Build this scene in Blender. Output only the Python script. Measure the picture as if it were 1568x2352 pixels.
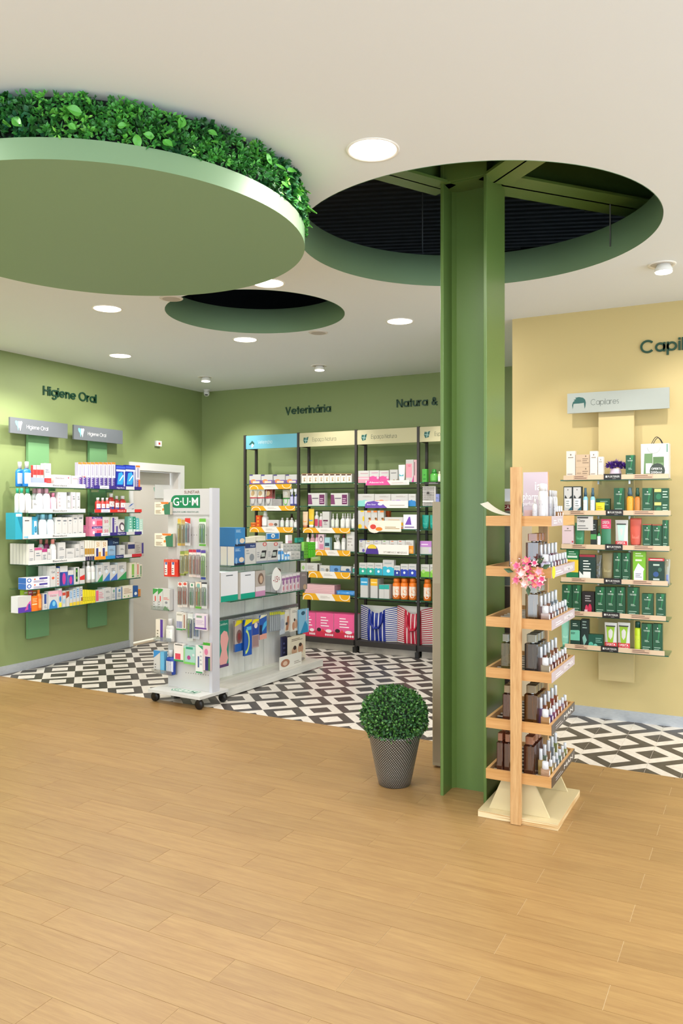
import bpy, math, random
import numpy as np
from math import sin, cos, pi, radians, atan2, hypot
from mathutils import Vector, Matrix
random.seed(7)
for o in list(bpy.data.objects): bpy.data.objects.remove(o)
SC = bpy.context.scene
COL = SC.collection

# ---------------------------------------------------------------- camera
IMW, IMH = 1568, 2352
FPX, YAW, CX, CY = 1830.0, radians(27.6), 784.0, 1168.4
cd = bpy.data.cameras.new('camera'); cam = bpy.data.objects.new('camera', cd); COL.objects.link(cam)
cd.sensor_fit = 'VERTICAL'; cd.sensor_height = 36.0; cd.sensor_width = 24.0
cd.lens = FPX / IMH * 36.0
cd.shift_y = (CY - IMH / 2) / IMH
cd.clip_start = 0.05; cd.clip_end = 100
cam.location = (0, 0, 1.5); cam.rotation_euler = (pi / 2, 0, YAW)
SC.camera = cam

# ---------------------------------------------------------------- world, light, exposure
SC.view_settings.view_transform = 'Standard'; SC.view_settings.look = 'None'
SC.view_settings.gamma = 1.0; SC.view_settings.use_curve_mapping = False
SC.view_settings.exposure = 0.38
W = bpy.data.worlds.new('daylight'); SC.world = W; W.use_nodes = True
bg = W.node_tree.nodes['Background']; bg.inputs[0].default_value = (0.78, 0.92, 1.03, 1); bg.inputs[1].default_value = 2.9
LAMP_POWER = 13.0
SPOT_POWER = 38.0
LAMP_COL = (1.0, 0.955, 0.92)

# room constants (metres)
H = 2.929; XL = -6.05; YB = 7.876; YY = 5.922; XE = -1.643
XR = 3.2; YF = -2.6

def lin(h):
    h = h.lstrip('#')
    if len(h) == 3: h = ''.join(c * 2 for c in h)
    v = [int(h[i:i + 2], 16) / 255 for i in (0, 2, 4)]
    return tuple(((c + .055) / 1.055) ** 2.4 if c > .04045 else c / 12.92 for c in v) + (1,)

# ---------------------------------------------------------------- materials
MC = {}
def mat(h, rough=.5, metal=0., emit=0., spec=.5, grain=0.):
    k = (h, rough, metal, emit, spec, grain)
    if k in MC: return MC[k]
    m = bpy.data.materials.new('paint_' + h.strip('#')); m.use_nodes = True
    nt = m.node_tree; b = nt.nodes['Principled BSDF']; c = lin(h)
    b.inputs['Base Color'].default_value = c; b.inputs['Roughness'].default_value = rough
    b.inputs['Metallic'].default_value = metal; b.inputs['Specular IOR Level'].default_value = spec
    if emit:
        b.inputs['Emission Color'].default_value = c; b.inputs['Emission Strength'].default_value = emit
    if grain:
        n = nt.nodes.new('ShaderNodeTexNoise'); n.inputs['Scale'].default_value = 180; n.inputs['Detail'].default_value = 3
        t = nt.nodes.new('ShaderNodeTexCoord'); nt.links.new(t.outputs['Object'], n.inputs['Vector'])
        bm_ = nt.nodes.new('ShaderNodeBump'); bm_.inputs['Strength'].default_value = grain; bm_.inputs['Distance'].default_value = .002
        nt.links.new(n.outputs['Fac'], bm_.inputs['Height']); nt.links.new(bm_.outputs['Normal'], b.inputs['Normal'])
    m.diffuse_color = c; MC[k] = m; return m

def glass(name, tint, refl=.08, diffuse=0., dcol=None):
    if name in MC: return MC[name]
    m = bpy.data.materials.new(name); m.use_nodes = True; nt = m.node_tree; nt.nodes.clear()
    o = nt.nodes.new('ShaderNodeOutputMaterial'); t = nt.nodes.new('ShaderNodeBsdfTransparent'); g = nt.nodes.new('ShaderNodeBsdfGlossy')
    t.inputs[0].default_value = lin(tint); g.inputs['Roughness'].default_value = .03
    f = nt.nodes.new('ShaderNodeLayerWeight'); f.inputs[0].default_value = .25
    mp = nt.nodes.new('ShaderNodeMapRange'); mp.inputs[3].default_value = refl; mp.inputs[4].default_value = .75
    nt.links.new(f.outputs['Fresnel'], mp.inputs[0])
    mx = nt.nodes.new('ShaderNodeMixShader'); nt.links.new(mp.outputs[0], mx.inputs[0]); nt.links.new(t.outputs[0], mx.inputs[1]); nt.links.new(g.outputs[0], mx.inputs[2])
    last = mx
    if diffuse:
        d = nt.nodes.new('ShaderNodeBsdfDiffuse'); d.inputs[0].default_value = lin(dcol or tint)
        m2 = nt.nodes.new('ShaderNodeMixShader'); m2.inputs[0].default_value = diffuse
        nt.links.new(mx.outputs[0], m2.inputs[1]); nt.links.new(d.outputs[0], m2.inputs[2]); last = m2
    nt.links.new(last.outputs[0], o.inputs[0]); MC[name] = m; return m

def wood_mat(name, c1, c2, scale, axis, rough=.45, island=True, var=.12, knots=False):
    """grain stretched along axis; each separate board shifts its own tone"""
    m = bpy.data.materials.new(name); m.use_nodes = True; nt = m.node_tree; N = nt.nodes.new; L = nt.links.new
    b = nt.nodes['Principled BSDF']; b.inputs['Roughness'].default_value = rough
    tc = N('ShaderNodeTexCoord'); mp = N('ShaderNodeMapping'); oi = N('ShaderNodeObjectInfo')
    s = [scale * 14, scale * 14, scale * 14]; s[axis] = scale
    mp.inputs['Scale'].default_value = s
    ad = N('ShaderNodeVectorMath'); ad.operation = 'ADD'
    ml = N('ShaderNodeVectorMath'); ml.operation = 'SCALE'; ml.inputs['Scale'].default_value = 37.0
    cb = N('ShaderNodeCombineXYZ')
    for i in range(3): L(oi.outputs['Random'], cb.inputs[i])
    L(cb.outputs[0], ml.inputs[0]); L(tc.outputs['Object'], mp.inputs[0]); L(mp.outputs[0], ad.inputs[0]); L(ml.outputs[0], ad.inputs[1])
    n1 = N('ShaderNodeTexNoise'); n1.inputs['Scale'].default_value = 1.0; n1.inputs['Detail'].default_value = 7; n1.inputs['Roughness'].default_value = .62; n1.inputs['Distortion'].default_value = .35
    L(ad.outputs[0], n1.inputs['Vector'])
    r = N('ShaderNodeValToRGB'); r.color_ramp.elements[0].position = .32; r.color_ramp.elements[1].position = .68
    r.color_ramp.elements[0].color = lin(c2); r.color_ramp.elements[1].color = lin(c1)
    n2 = N('ShaderNodeTexNoise'); n2.inputs['Scale'].default_value = 5.5; n2.inputs['Detail'].default_value = 3; L(ad.outputs[0], n2.inputs['Vector'])
    av = N('ShaderNodeMath'); av.operation = 'MULTIPLY_ADD'; av.inputs[1].default_value = .35; L(n2.outputs['Fac'], av.inputs[0])
    sc = N('ShaderNodeMath'); sc.operation = 'MULTIPLY_ADD'; sc.inputs[1].default_value = .8; sc.inputs[2].default_value = -.075; L(n1.outputs['Fac'], sc.inputs[0]); L(sc.outputs[0], av.inputs[2])
    L(av.outputs[0], r.inputs[0])
    hv = N('ShaderNodeHueSaturation'); mr = N('ShaderNodeMapRange'); mr.inputs[3].default_value = 1 - var; mr.inputs[4].default_value = 1 + var * .6
    L(oi.outputs['Random'], mr.inputs[0]); L(mr.outputs[0], hv.inputs['Value']); L(r.outputs[0], hv.inputs['Color'])
    last = hv
    if knots:
        v = N('ShaderNodeTexVoronoi'); v.feature = 'F1'; v.inputs['Scale'].default_value = 1.0
        mk = N('ShaderNodeMapping'); ks = [9., 9., 9.]; ks[axis] = 3.2; mk.inputs['Scale'].default_value = ks
        L(tc.outputs['Object'], mk.inputs[0]); a2 = N('ShaderNodeVectorMath'); a2.operation = 'ADD'; L(mk.outputs[0], a2.inputs[0]); L(ml.outputs[0], a2.inputs[1]); L(a2.outputs[0], v.inputs['Vector'])
        kr = N('ShaderNodeValToRGB'); kr.color_ramp.elements[0].position = .05; kr.color_ramp.elements[1].position = .16
        kr.color_ramp.elements[0].color = (.42, .25, .14, 1); kr.color_ramp.elements[1].color = (1, 1, 1, 1)
        L(v.outputs['Distance'], kr.inputs[0]); mm = N('ShaderNodeMix'); mm.data_type = 'RGBA'; mm.blend_type = 'MULTIPLY'; mm.inputs[0].default_value = .8
        L(hv.outputs[0], mm.inputs[6]); L(kr.outputs[0], mm.inputs[7]); L(mm.outputs[2], b.inputs['Base Color'])
    else: L(last.outputs[0], b.inputs['Base Color'])
    bp = N('ShaderNodeBump'); bp.inputs['Strength'].default_value = .12; bp.inputs['Distance'].default_value = .002
    L(n1.outputs['Fac'], bp.inputs['Height']); L(bp.outputs[0], b.inputs['Normal'])
    m.diffuse_color = lin(c1); return m

def noise_mat(name, c1, c2, scale, rough=.6, det=4, stretch=(1, 1, 1), bump=0., lo=.35, hi=.65, metal=0.):
    m = bpy.data.materials.new(name); m.use_nodes = True; nt = m.node_tree; N = nt.nodes.new; L = nt.links.new
    b = nt.nodes['Principled BSDF']; b.inputs['Roughness'].default_value = rough; b.inputs['Metallic'].default_value = metal
    tc = N('ShaderNodeTexCoord'); mp = N('ShaderNodeMapping'); mp.inputs['Scale'].default_value = stretch
    n = N('ShaderNodeTexNoise'); n.inputs['Scale'].default_value = scale; n.inputs['Detail'].default_value = det
    r = N('ShaderNodeValToRGB'); r.color_ramp.elements[0].position = lo; r.color_ramp.elements[1].position = hi
    r.color_ramp.elements[0].color = lin(c1); r.color_ramp.elements[1].color = lin(c2)
    L(tc.outputs['Object'], mp.inputs[0]); L(mp.outputs[0], n.inputs['Vector']); L(n.outputs['Fac'], r.inputs[0]); L(r.outputs[0], b.inputs['Base Color'])
    if bump:
        bp = N('ShaderNodeBump'); bp.inputs['Strength'].default_value = bump; bp.inputs['Distance'].default_value = .003
        L(n.outputs['Fac'], bp.inputs['Height']); L(bp.outputs[0], b.inputs['Normal'])
    m.diffuse_color = lin(c1); return m

# ---------------------------------------------------------------- mesh builder
class MB:
    def __init__(s): s.v = []; s.f = []; s.mi = []; s.ms = []; s.sm = []
    def midx(s, m):
        if m not in s.ms: s.ms.append(m)
        return s.ms.index(m)
    def add(s, vs, fs, m, smooth=False):
        o = len(s.v); s.v += [tuple(map(float, v)) for v in vs]; k = s.midx(m)
        for f in fs: s.f.append(tuple(i + o for i in f)); s.mi.append(k); s.sm.append(smooth)
        return s
    def box(s, x0, x1, y0, y1, z0, z1, m):
        v = [(x, y, z) for z in (z0, z1) for y in (y0, y1) for x in (x0, x1)]
        return s.add(v, [(0, 2, 3, 1), (4, 5, 7, 6), (0, 1, 5, 4), (2, 6, 7, 3), (0, 4, 6, 2), (1, 3, 7, 5)], m)
    def bbox(s, x0, x1, y0, y1, z0, z1, m, b=.002):
        """box with chamfered vertical edges"""
        b = min(b, (x1 - x0) * .4, (y1 - y0) * .4)
        p = [(x0 + b, y0), (x1 - b, y0), (x1, y0 + b), (x1, y1 - b), (x1 - b, y1), (x0 + b, y1), (x0, y1 - b), (x0, y0 + b)]
        return s.prism(p, z0, z1, m)
    def prism(s, p, z0, z1, m, top=None):
        n = len(p); q = top or p
        v = [(x, y, z0) for x, y in p] + [(x, y, z1) for x, y in q]
        return s.add(v, [tuple(range(n))[::-1], tuple(range(n, 2 * n))] + [(i, (i + 1) % n, n + (i + 1) % n, n + i) for i in range(n)], m)
    def prismy(s, p, y0, y1, m):
        """outline p in (x,z) extruded from front y0 to back y1"""
        n = len(p); v = [(x, y0, z) for x, z in p] + [(x, y1, z) for x, z in p]
        return s.add(v, [tuple(range(n)), tuple(range(n, 2 * n))[::-1]] + [(i, n + i, n + (i + 1) % n, (i + 1) % n) for i in range(n)], m)
    def lathe(s, prof, m, n=20, sy=1., c=(0, 0), smooth=True, cap=True):
        v = []; f = []
        for r, z in prof:
            for i in range(n): a = 2 * pi * i / n; v.append((c[0] + r * cos(a), c[1] + r * sin(a) * sy, z))
        for j in range(len(prof) - 1):
            for i in range(n): f.append((j * n + i, j * n + (i + 1) % n, (j + 1) * n + (i + 1) % n, (j + 1) * n + i))
        s.add(v, f, m, smooth)
        if cap:
            o = len(s.v) - len(v); k = s.midx(m)
            s.f.append(tuple(o + i for i in range(n))[::-1]); s.mi.append(k); s.sm.append(False)
            s.f.append(tuple(o + (len(prof) - 1) * n + i for i in range(n))); s.mi.append(k); s.sm.append(False)
        return s
    def tube(s, pts, r, m, n=8, close=False):
        P = [Vector(p) for p in pts]; v = []; f = []
        for i, p in enumerate(P):
            a = P[max(i - 1, 0)]; b = P[min(i + 1, len(P) - 1)]; d = (b - a).normalized()
            u = d.orthogonal().normalized() if i == 0 else (u - d * u.dot(d)).normalized()
            w = d.cross(u)
            for k in range(n): t = 2 * pi * k / n; v.append(tuple(p + (u * cos(t) + w * sin(t)) * r))
        for i in range(len(P) - 1):
            for k in range(n): f.append((i * n + k, i * n + (k + 1) % n, (i + 1) * n + (k + 1) % n, (i + 1) * n + k))
        f += [tuple(range(n))[::-1], tuple(range((len(P) - 1) * n, len(P) * n))]
        return s.add(v, f, m, True)
    def mesh(s, name):
        me = bpy.data.meshes.new(name); me.from_pydata(s.v, [], s.f)
        for m in s.ms: me.materials.append(m)
        me.polygons.foreach_set('material_index', s.mi); me.polygons.foreach_set('use_smooth', s.sm); me.update(); return me
    def build(s, name, parent=None, loc=(0, 0, 0), rz=0.):
        return put(name, s.mesh(name), parent, loc, rz)

def put(name, me, parent=None, loc=(0, 0, 0), rz=0.):
    o = bpy.data.objects.new(name, me); COL.objects.link(o); o.parent = parent
    if parent is not None: KIDS.setdefault(parent, []).append(o)
    o.location = loc; o.rotation_euler = (0, 0, rz); return o
def empty(name, loc, rz=0.):
    o = bpy.data.objects.new(name, None); COL.objects.link(o); o.location = loc; o.rotation_euler = (0, 0, rz); o.empty_display_size = .05; return o
def tag(o, label=None, cat=None, group=None, kind=None):
    if label:
        n = len(label.split())
        if n > 16 or n < 4: print('LABEL LEN', n, label)
        o['label'] = label
    if cat: o['category'] = cat
    if group: o['group'] = group
    if kind: o['kind'] = kind
    return o
def struct(o): o['kind'] = 'structure'; return o
KIDS = {}
def dup(o, loc):
    c = o.copy(); COL.objects.link(c); c.location = loc
    for ch in KIDS.get(o, []):
        d = ch.copy(); COL.objects.link(d); d.parent = c; KIDS.setdefault(c, []).append(d)
    return c

# ---------------------------------------------------------------- lettering
TC = {}
def text_geo(t, bold=0.):
    """flat lettering, cap height 1, starts at x=0; list of verts (x,z) and faces"""
    if (t, bold) in TC: return TC[(t, bold)]
    cu = bpy.data.curves.new('t', 'FONT'); cu.body = t; cu.size = 1.0; cu.resolution_u = 2; cu.offset = bold
    ob = bpy.data.objects.new('t', cu); COL.objects.link(ob)
    me = bpy.data.meshes.new_from_object(ob.evaluated_get(bpy.context.evaluated_depsgraph_get()))
    v = [(a.co.x, a.co.y) for a in me.vertices]; f = [tuple(p.vertices) for p in me.polygons]
    bpy.data.objects.remove(ob); bpy.data.curves.remove(cu); bpy.data.meshes.remove(me)
    if t == 'H': k = 1 / max(a[1] for a in v)
    else: k = TC[('k', 0)] if ('k', 0) in TC else None
    if k is None: TC[('k', 0)] = 1.0; text_geo('H'); k = TC[('k', 0)] = 1 / TC[('H', 0.)][3]
    x0 = min(a[0] for a in v); raw = max(a[1] for a in v)
    v = [((x - x0) * k, z * k) for x, z in v]
    TC[(t, bold)] = (v, f, max(a[0] for a in v), raw); return TC[(t, bold)]
# round geometric lettering, drawn with even strokes (cap height 1)
XH = .74; RO = XH / 2
def _arc(cx, cz, r, a0, a1, n=18): return [(cx + r * cos(radians(a0 + (a1 - a0) * i / n)), cz + r * sin(radians(a0 + (a1 - a0) * i / n))) for i in range(n + 1)]
def glyph(ch, w):
    """(centre lines, advance width) for stroke width w"""
    h = w / 2; r = RO - h; R = .53 - h; cz = RO
    o = _arc(RO, cz, r, 0, 360, 28); x2 = 2 * RO - h
    G = {'H': ([[(h, 0), (h, 1)], [(.74 - h, 0), (.74 - h, 1)], [(h, .53), (.74 - h, .53)]], .74), 'i': ([[(h, 0), (h, XH)], [(h, 1 - w * 1.05), (h, 1)]], w), 'l': ([[(h, 0), (h, 1)]], w),
         'o': ([o], XH), 'O': ([_arc(.53, .5, R, 0, 360, 32)], 1.06), 'a': ([o, [(x2, 0), (x2, XH)]], XH), 'p': ([o, [(h, -.3), (h, XH)]], XH), 'e': ([_arc(RO, cz, r, 0, 318, 26), [(h, cz), (x2, cz)]], XH),
         'g': ([o, [(x2, XH), (x2, -.02)] + _arc(RO, -.02, r * .92, 0, -150, 12)], XH), 'n': ([[(h, 0), (h, XH)], _arc(.3, XH - .3, .3 - h, 180, 0, 12) + [(.6 - h, 0)]], .6), 'u': ([[(h, XH), (h, .3)] + _arc(.3, .3, .3 - h, 180, 360, 12), [(.6 - h, 0), (.6 - h, XH)]], .6),
         'r': ([[(h, 0), (h, XH)], _arc(.3, XH - .3, .3 - h, 180, 75, 8)], .36), 't': ([[(.16, 0), (.16, .98)], [(0, XH - h), (.32, XH - h)]], .32), 'V': ([[(h, 1), (.4, h * .6), (.8 - h, 1)]], .8), 'N': ([[(h, 0), (h, 1)], [(h, .97), (.76 - h, .03)], [(.76 - h, 0), (.76 - h, 1)]], .76),
         'C': ([_arc(.53, .5, R, 42, 318, 26)], .98), 'E': ([[(h, 0), (h, 1)], [(h, h), (.5, h)], [(h, .52), (.47, .52)], [(h, 1 - h), (.5, 1 - h)]], .5), 'c': ([_arc(RO, cz, r, 42, 318, 22)], .68),
         's': ([_arc(.21, XH - .2, .2 - h, 50, 270, 12) + _arc(.21, .2, .2 - h * 1.2 + .0, 90, -130, 12)], .42), '&': ([[(.72, 0), (.2, .68)] + _arc(.36, .8, .2 - h, 200, -20, 12) + [(.5, .66), (.16, .42)] + _arc(.3, .27, .27 - h, 140, 330, 14) + [(.7, .46)]], .74)}
    if ch == 'á': g = glyph('a', w); return (g[0] + [[(RO, .84), (RO + .14, 1.03)]], g[1])
    if ch == 'ç': g = glyph('c', w); return (g[0] + [[(RO, 0), (RO + .05, -.12), (RO - .08, -.2)]], g[1])
    return G[ch]
def glyph_geo(ch, w):
    """front faces of one letter from its strokes"""
    L_, adv = glyph(ch, w); v = []; f = []
    for pl in L_:
        o = len(v); n = len(pl)
        closed = hypot(pl[0][0] - pl[-1][0], pl[0][1] - pl[-1][1]) < 1e-6
        for i, (x, z) in enumerate(pl):
            a = pl[i - 1] if i else (pl[-2] if closed else pl[0]); b = pl[i + 1] if i < n - 1 else (pl[1] if closed else pl[-1])
            d1 = Vector((x - a[0], z - a[1])); d2 = Vector((b[0] - x, b[1] - z)); d1 = d1.normalized() if d1.length > 1e-9 else d2.normalized(); d2 = d2.normalized() if d2.length > 1e-9 else d1
            m = (d1 + d2); m = m.normalized() if m.length > 1e-6 else d1; k = w / 2 / max(m.dot(d1), .45)
            v += [(x - m.y * k, z + m.x * k), (x + m.y * k, z - m.x * k)]
        for i in range(n - 1): f.append((o + 2 * i, o + 2 * i + 1, o + 2 * i + 3, o + 2 * i + 2))
    return v, f, adv
def word_geo(t, w, track=.1):
    x = 0; V = []; F = []; out = []
    for ch in t:
        if ch == ' ': x += .34; continue
        v, f, adv = glyph_geo(ch, w); o = len(V); out.append((ch, x)); V += [(a + x, b) for a, b in v]; F += [tuple(q + o for q in g) for g in f]; x += adv + track
    return V, F, x - track, out

GEO = ('Higiene Oral', 'Veterinária', 'Espaço Natura', 'Capilares')
# print list entries: (shape, x0, x1, z0, z1, colour, extra) in fractions of the face
def print_mb(prints, w, h, fn, lift=.0005, nseg=1):
    mb = MB()
    for i, p in enumerate(prints):
        sh, x0, x1, z0, z1, c = p[:6]; ex = p[6] if len(p) > 6 else None
        e = lift * (1 + i * .6); m = mat(c, .45)
        P = lambda x, z: fn(x * w, z * h, e)
        if sh == 'r':
            for k in range(nseg):
                a = x0 + (x1 - x0) * k / nseg; b = x0 + (x1 - x0) * (k + 1) / nseg
                mb.add([P(a, z0), P(b, z0), P(b, z1), P(a, z1)], [(0, 1, 2, 3)], m)
        elif sh == 'e':
            cx_, cz_ = (x0 + x1) / 2, (z0 + z1) / 2
            v = [P(cx_ + (x1 - x0) / 2 * cos(t * pi / 8), cz_ + (z1 - z0) / 2 * sin(t * pi / 8)) for t in range(16)]
            mb.add(v, [tuple(range(16))], m)
        elif sh == 'h':   # half disc, flat side down
            v = [P((x0 + x1) / 2 + (x1 - x0) / 2 * cos(t * pi / 10), z0 + (z1 - z0) * sin(t * pi / 10)) for t in range(11)]
            mb.add(v, [tuple(range(11))], m)
        elif sh == 't': mb.add([P(x0, z0), P(x1, z0), P(x0 + (x1 - x0) * (ex if ex is not None else .5), z1)], [(0, 1, 2)], m)
        elif sh == 'g':   # polygon in unit square of the rect
            v = [P(x0 + (x1 - x0) * a, z0 + (z1 - z0) * b) for a, b in ex]; mb.add(v, [tuple(range(len(v)))], m)
        elif sh == 'l':   # lines of small print
            n = ex or 3; hh = (z1 - z0) / (2 * n - 1 + .001)
            for k in range(n):
                zz = z0 + 2 * k * hh; xe = x1 - (x1 - x0) * (.0, .25, .1, .35)[k % 4]
                mb.add([P(x0, zz), P(xe, zz), P(xe, zz + hh * .8), P(x0, zz + hh * .8)], [(0, 1, 2, 3)], m)
        elif sh == 'T':
            v, f, tw = text_geo(ex, .01)[:3] if ex not in GEO else word_geo(ex, .075)[:3]
            sx = (x1 - x0) / tw; sz = (z1 - z0)
            mb.add([P(x0 + x * sx, z0 + z * sz) for x, z in v], f, m)
        elif sh == 'a':   # ring arc
            v = []; n = 14; a0, a1, th = ex
            for k in range(n + 1):
                t = radians(a0 + (a1 - a0) * k / n)
                for q in (1, 1 - th): v.append(P((x0 + x1) / 2 + (x1 - x0) / 2 * q * cos(t), (z0 + z1) / 2 + (z1 - z0) / 2 * q * sin(t)))
            mb.add(v, [(2 * k, 2 * k + 2, 2 * k + 3, 2 * k + 1) for k in range(n)], m)
    return mb

# ---------------------------------------------------------------- planes seen through the camera
_s, _c = sin(YAW), cos(YAW)
def ray(x, y):
    u = (x - CX) / FPX; v = (CY - y) / FPX
    return Vector((-_s + u * _c, _c + u * _s, v))
CAM = Vector((0, 0, 1.5))
def onZ(x, y, z): r = ray(x, y); return CAM + r * ((z - 1.5) / r.z)
class Plane:
    """vertical plane through (px,py); 'right' runs at angle th degrees; outward normal faces the viewer"""
    def __init__(s, px, py, th):
        s.o = Vector((px, py, 0)); s.th = radians(th); s.d = Vector((cos(s.th), sin(s.th), 0)); s.n = Vector((sin(s.th), -cos(s.th), 0))
    def hit(s, x, y, back=0.):
        r = ray(x, y); o = s.o - s.n * back; t = (o - CAM).dot(s.n) / r.dot(s.n); P = CAM + r * t
        return (P - s.o).dot(s.d), P.z
    def pt(s, u, back, z): return s.o + s.d * u - s.n * back + Vector((0, 0, z))

# ================================================================ THE SETTING
M_GREEN = mat('#869560', .55); M_CEIL = mat('#e8ecf0', .8); M_YEL = mat('#cbb67e', .6); M_ALU = noise_mat('brushed_aluminium', '#b4b8bd', '#c6cacf', 40, .35, stretch=(1, 1, 20), metal=.3)
M_DGREEN = mat('#7d9862', .5); M_HOLE = mat('#84a07a', .6); M_DARK = mat('#232628', .8); M_WHITE = mat('#dcdbd8', .45); M_CREAM = mat('#d6cfc6', .5)
M_BLACK = mat('#1d1b1a', .45); M_CHROME = mat('#c9ccce', .2, 1.0)

# floor base under tiles and planks
fl = struct(MB().box(XL - .3, XR, YF, YB + .2, -.08, -.012, mat('#b9a484', .8)).build('floor'))
PL_L, PL_W, G = .752, .1437, .0016
M_PLANK = wood_mat('oak_look_plank', '#aa8856', '#967247', 3.2, 0, rough=.4, var=.06)
def bound(x): return 4.796 - .0196 * x
def clip(poly, keep):
    """cut a polygon with the line Y = bound(x); keep 'below' or 'above'"""
    sg = 1 if keep == 'below' else -1; out = []
    for i in range(len(poly)):
        a, b = poly[i], poly[(i + 1) % len(poly)]
        da = sg * (bound(a[0]) - a[1]); db = sg * (bound(b[0]) - b[1])
        if da >= 0: out.append(a)
        if (da > 0 > db) or (da < 0 < db): t = da / (da - db); out.append((a[0] + (b[0] - a[0]) * t, a[1] + (b[1] - a[1]) * t))
    return out
def seen(x, y, m=60):
    d = -_s * x + _c * y
    if d < .5: return 0
    px = CX + FPX * (_c * x + _s * y) / d; py = CY + FPX * 1.5 / d
    return 1 / d if -m < px < IMW + m and py < IMH + 260 else 0
rest = MB(); shared = None; planks = []
r0 = int((YF - 1.9) / PL_W) - 1
for r in range(r0, 23):
    ya = 1.9 + r * PL_W; yb = ya + PL_W - G
    off = -.412 + (PL_L / 2 if (r % 2) else 0) - PL_L * 8
    if r == 22 or True:
        for k in range(14):
            xa = max(off + k * PL_L, XL); xb = min(off + (k + 1) * PL_L - G, XR)
            if xb - xa < .02: continue
            p = clip([(xa, ya), (xb, ya), (xb, yb), (xa, yb)], 'below')
            if len(p) < 3: continue
            cx_, cy_ = (xa + xb) / 2, (ya + yb) / 2
            vis = max(seen(cx_, cy_), seen(xa, cy_), seen(xb, cy_))
            planks.append((vis, xa, xb, ya, yb, p))
planks.sort(key=lambda t: -t[0])
for i, (vis, xa, xb, ya, yb, p) in enumerate(planks):
    cx_, cy_ = (xa + xb) / 2, (ya + yb) / 2
    if vis > 0 and i < 300:
        if abs(xb - xa - PL_L + G) < 1e-4 and len(p) == 4 and abs(p[2][1] - yb) < 1e-5 and abs(p[3][1] - yb) < 1e-5:
            if shared is None: shared = MB().prism([(-PL_L / 2, -PL_W / 2), (PL_L / 2 - G, -PL_W / 2), (PL_L / 2 - G, PL_W / 2 - G), (-PL_L / 2, PL_W / 2 - G)], -.012, 0, M_PLANK).mesh('plank')
            put('plank', shared, fl, (xa + PL_L / 2, ya + PL_W / 2, 0))
        else:
            MB().prism([(a - cx_, b - cy_) for a, b in p], -.012, 0, M_PLANK).build('plank', fl, (cx_, cy_, 0))
    else: rest.prism(p, -.012, 0, M_PLANK)
if rest.v: tag(rest.build('plank_rest', fl), kind='stuff')
# pale grout showing in the joints
MB().box(XL, XR, YF, bound(XR) - .01, -.012, -.0012, mat('#dcc9a4', .8)).build('grout', fl)

# patterned cement tiles: each square tile is split corner to corner
HT = .2725 / math.sqrt(2)
M_TW = noise_mat('tile_white', '#e6dfd6', '#d6cdc2', 30, .3, det=5, lo=.3, hi=.75); M_TB = noise_mat('tile_charcoal', '#3b3634', '#57504b', 22, .35, det=6, lo=.3, hi=.8)
V0 = (-.961, 5.379)
def tri_clip_add(mb, poly, m, zt):
    p = clip(poly, 'above')
    if len(p) < 3: return
    mb.prism(p, -.012, zt, m)
tilem = {}; tiles = []
i0 = int((XL - V0[0]) / HT) - 1; j0 = int((4.7 - V0[1]) / HT) - 1
for i in range(i0, 22):
    for j in range(j0, 15):
        x = V0[0] + i * HT; y = V0[1] + j * HT
        if x + HT < XL or x > XR or y > YB or y + HT < bound(x) - .01: continue
        if x > XE and y > YY: continue
        if x < XL: pass
        full = min(y, y) > bound(x) + .001 and y > bound(x + HT) + .001 and x > XL
        # corners: vertex corners have even i+j, centre corners odd
        tiles.append((seen(x + HT / 2, y + HT / 2, 20) * (0 if y > 7.6 else 1), i, j, x, y, full))
def tile_mb(i, j, x, y, full, ox, oy):
    mb = MB(); g = .0011
    c = [(i, j), (i + 1, j), (i + 1, j + 1), (i, j + 1)]
    P = [(x + g, y + g), (x + HT - g, y + g), (x + HT - g, y + HT - g), (x + g, y + HT - g)]
    for k in range(4):
        if (c[k][0] + c[k][1]) % 2: # centre corner
            a, q, b = P[(k - 1) % 4], P[k], P[(k + 1) % 4]
            dark = c[k][0] % 2 != 0
            ha = ((a[0] + q[0]) / 2, (a[1] + q[1]) / 2); hb = ((b[0] + q[0]) / 2, (b[1] + q[1]) / 2)
            ring, core = (M_TB, M_TW) if dark else (M_TW, M_TB)
            for poly, m in (([a, ha, hb, b], ring), ([ha, q, hb], core)):
                ar = sum(poly[t][0] * poly[(t + 1) % len(poly)][1] - poly[(t + 1) % len(poly)][0] * poly[t][1] for t in range(len(poly)))
                if ar < 0: poly = poly[::-1]
                if not full: poly = clip([(max(px, XL), py) for px, py in poly], 'above')
                if len(poly) > 2: mb.prism([(px - ox, py - oy) for px, py in poly], -.012, 0, m)
    return mb
tiles.sort(key=lambda t: -t[0]); trest = MB()
for n, (vis, i, j, x, y, full) in enumerate(tiles):
    if vis > 0 and n < 300:
        k = (i % 2, j % 2)
        if full:
            if k not in tilem: tilem[k] = tile_mb(i, j, x, y, True, x, y).mesh('tile')
            put('tile', tilem[k], fl, (x, y, 0))
        else:
            mb = tile_mb(i, j, x, y, False, x, y)
            if mb.v: mb.build('tile', fl, (x, y, 0))
    else:
        mb = tile_mb(i, j, x, y, full, 0, 0)
        for f, mi in zip(mb.f, mb.mi): pass
        if mb.v:
            o = len(trest.v); trest.v += mb.v
            for f, mi in zip(mb.f, mb.mi): trest.f.append(tuple(a + o for a in f)); trest.mi.append(trest.midx(mb.ms[mi])); trest.sm.append(False)
if trest.v: tag(trest.build('tile_rest', fl), kind='stuff')
MB().prism([(XL, bound(XL)), (XR, bound(XR)), (XR, YB), (XL, YB)], -.012, -.001, mat('#cfc6bb', .8)).build('tile_grout', fl)

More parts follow.
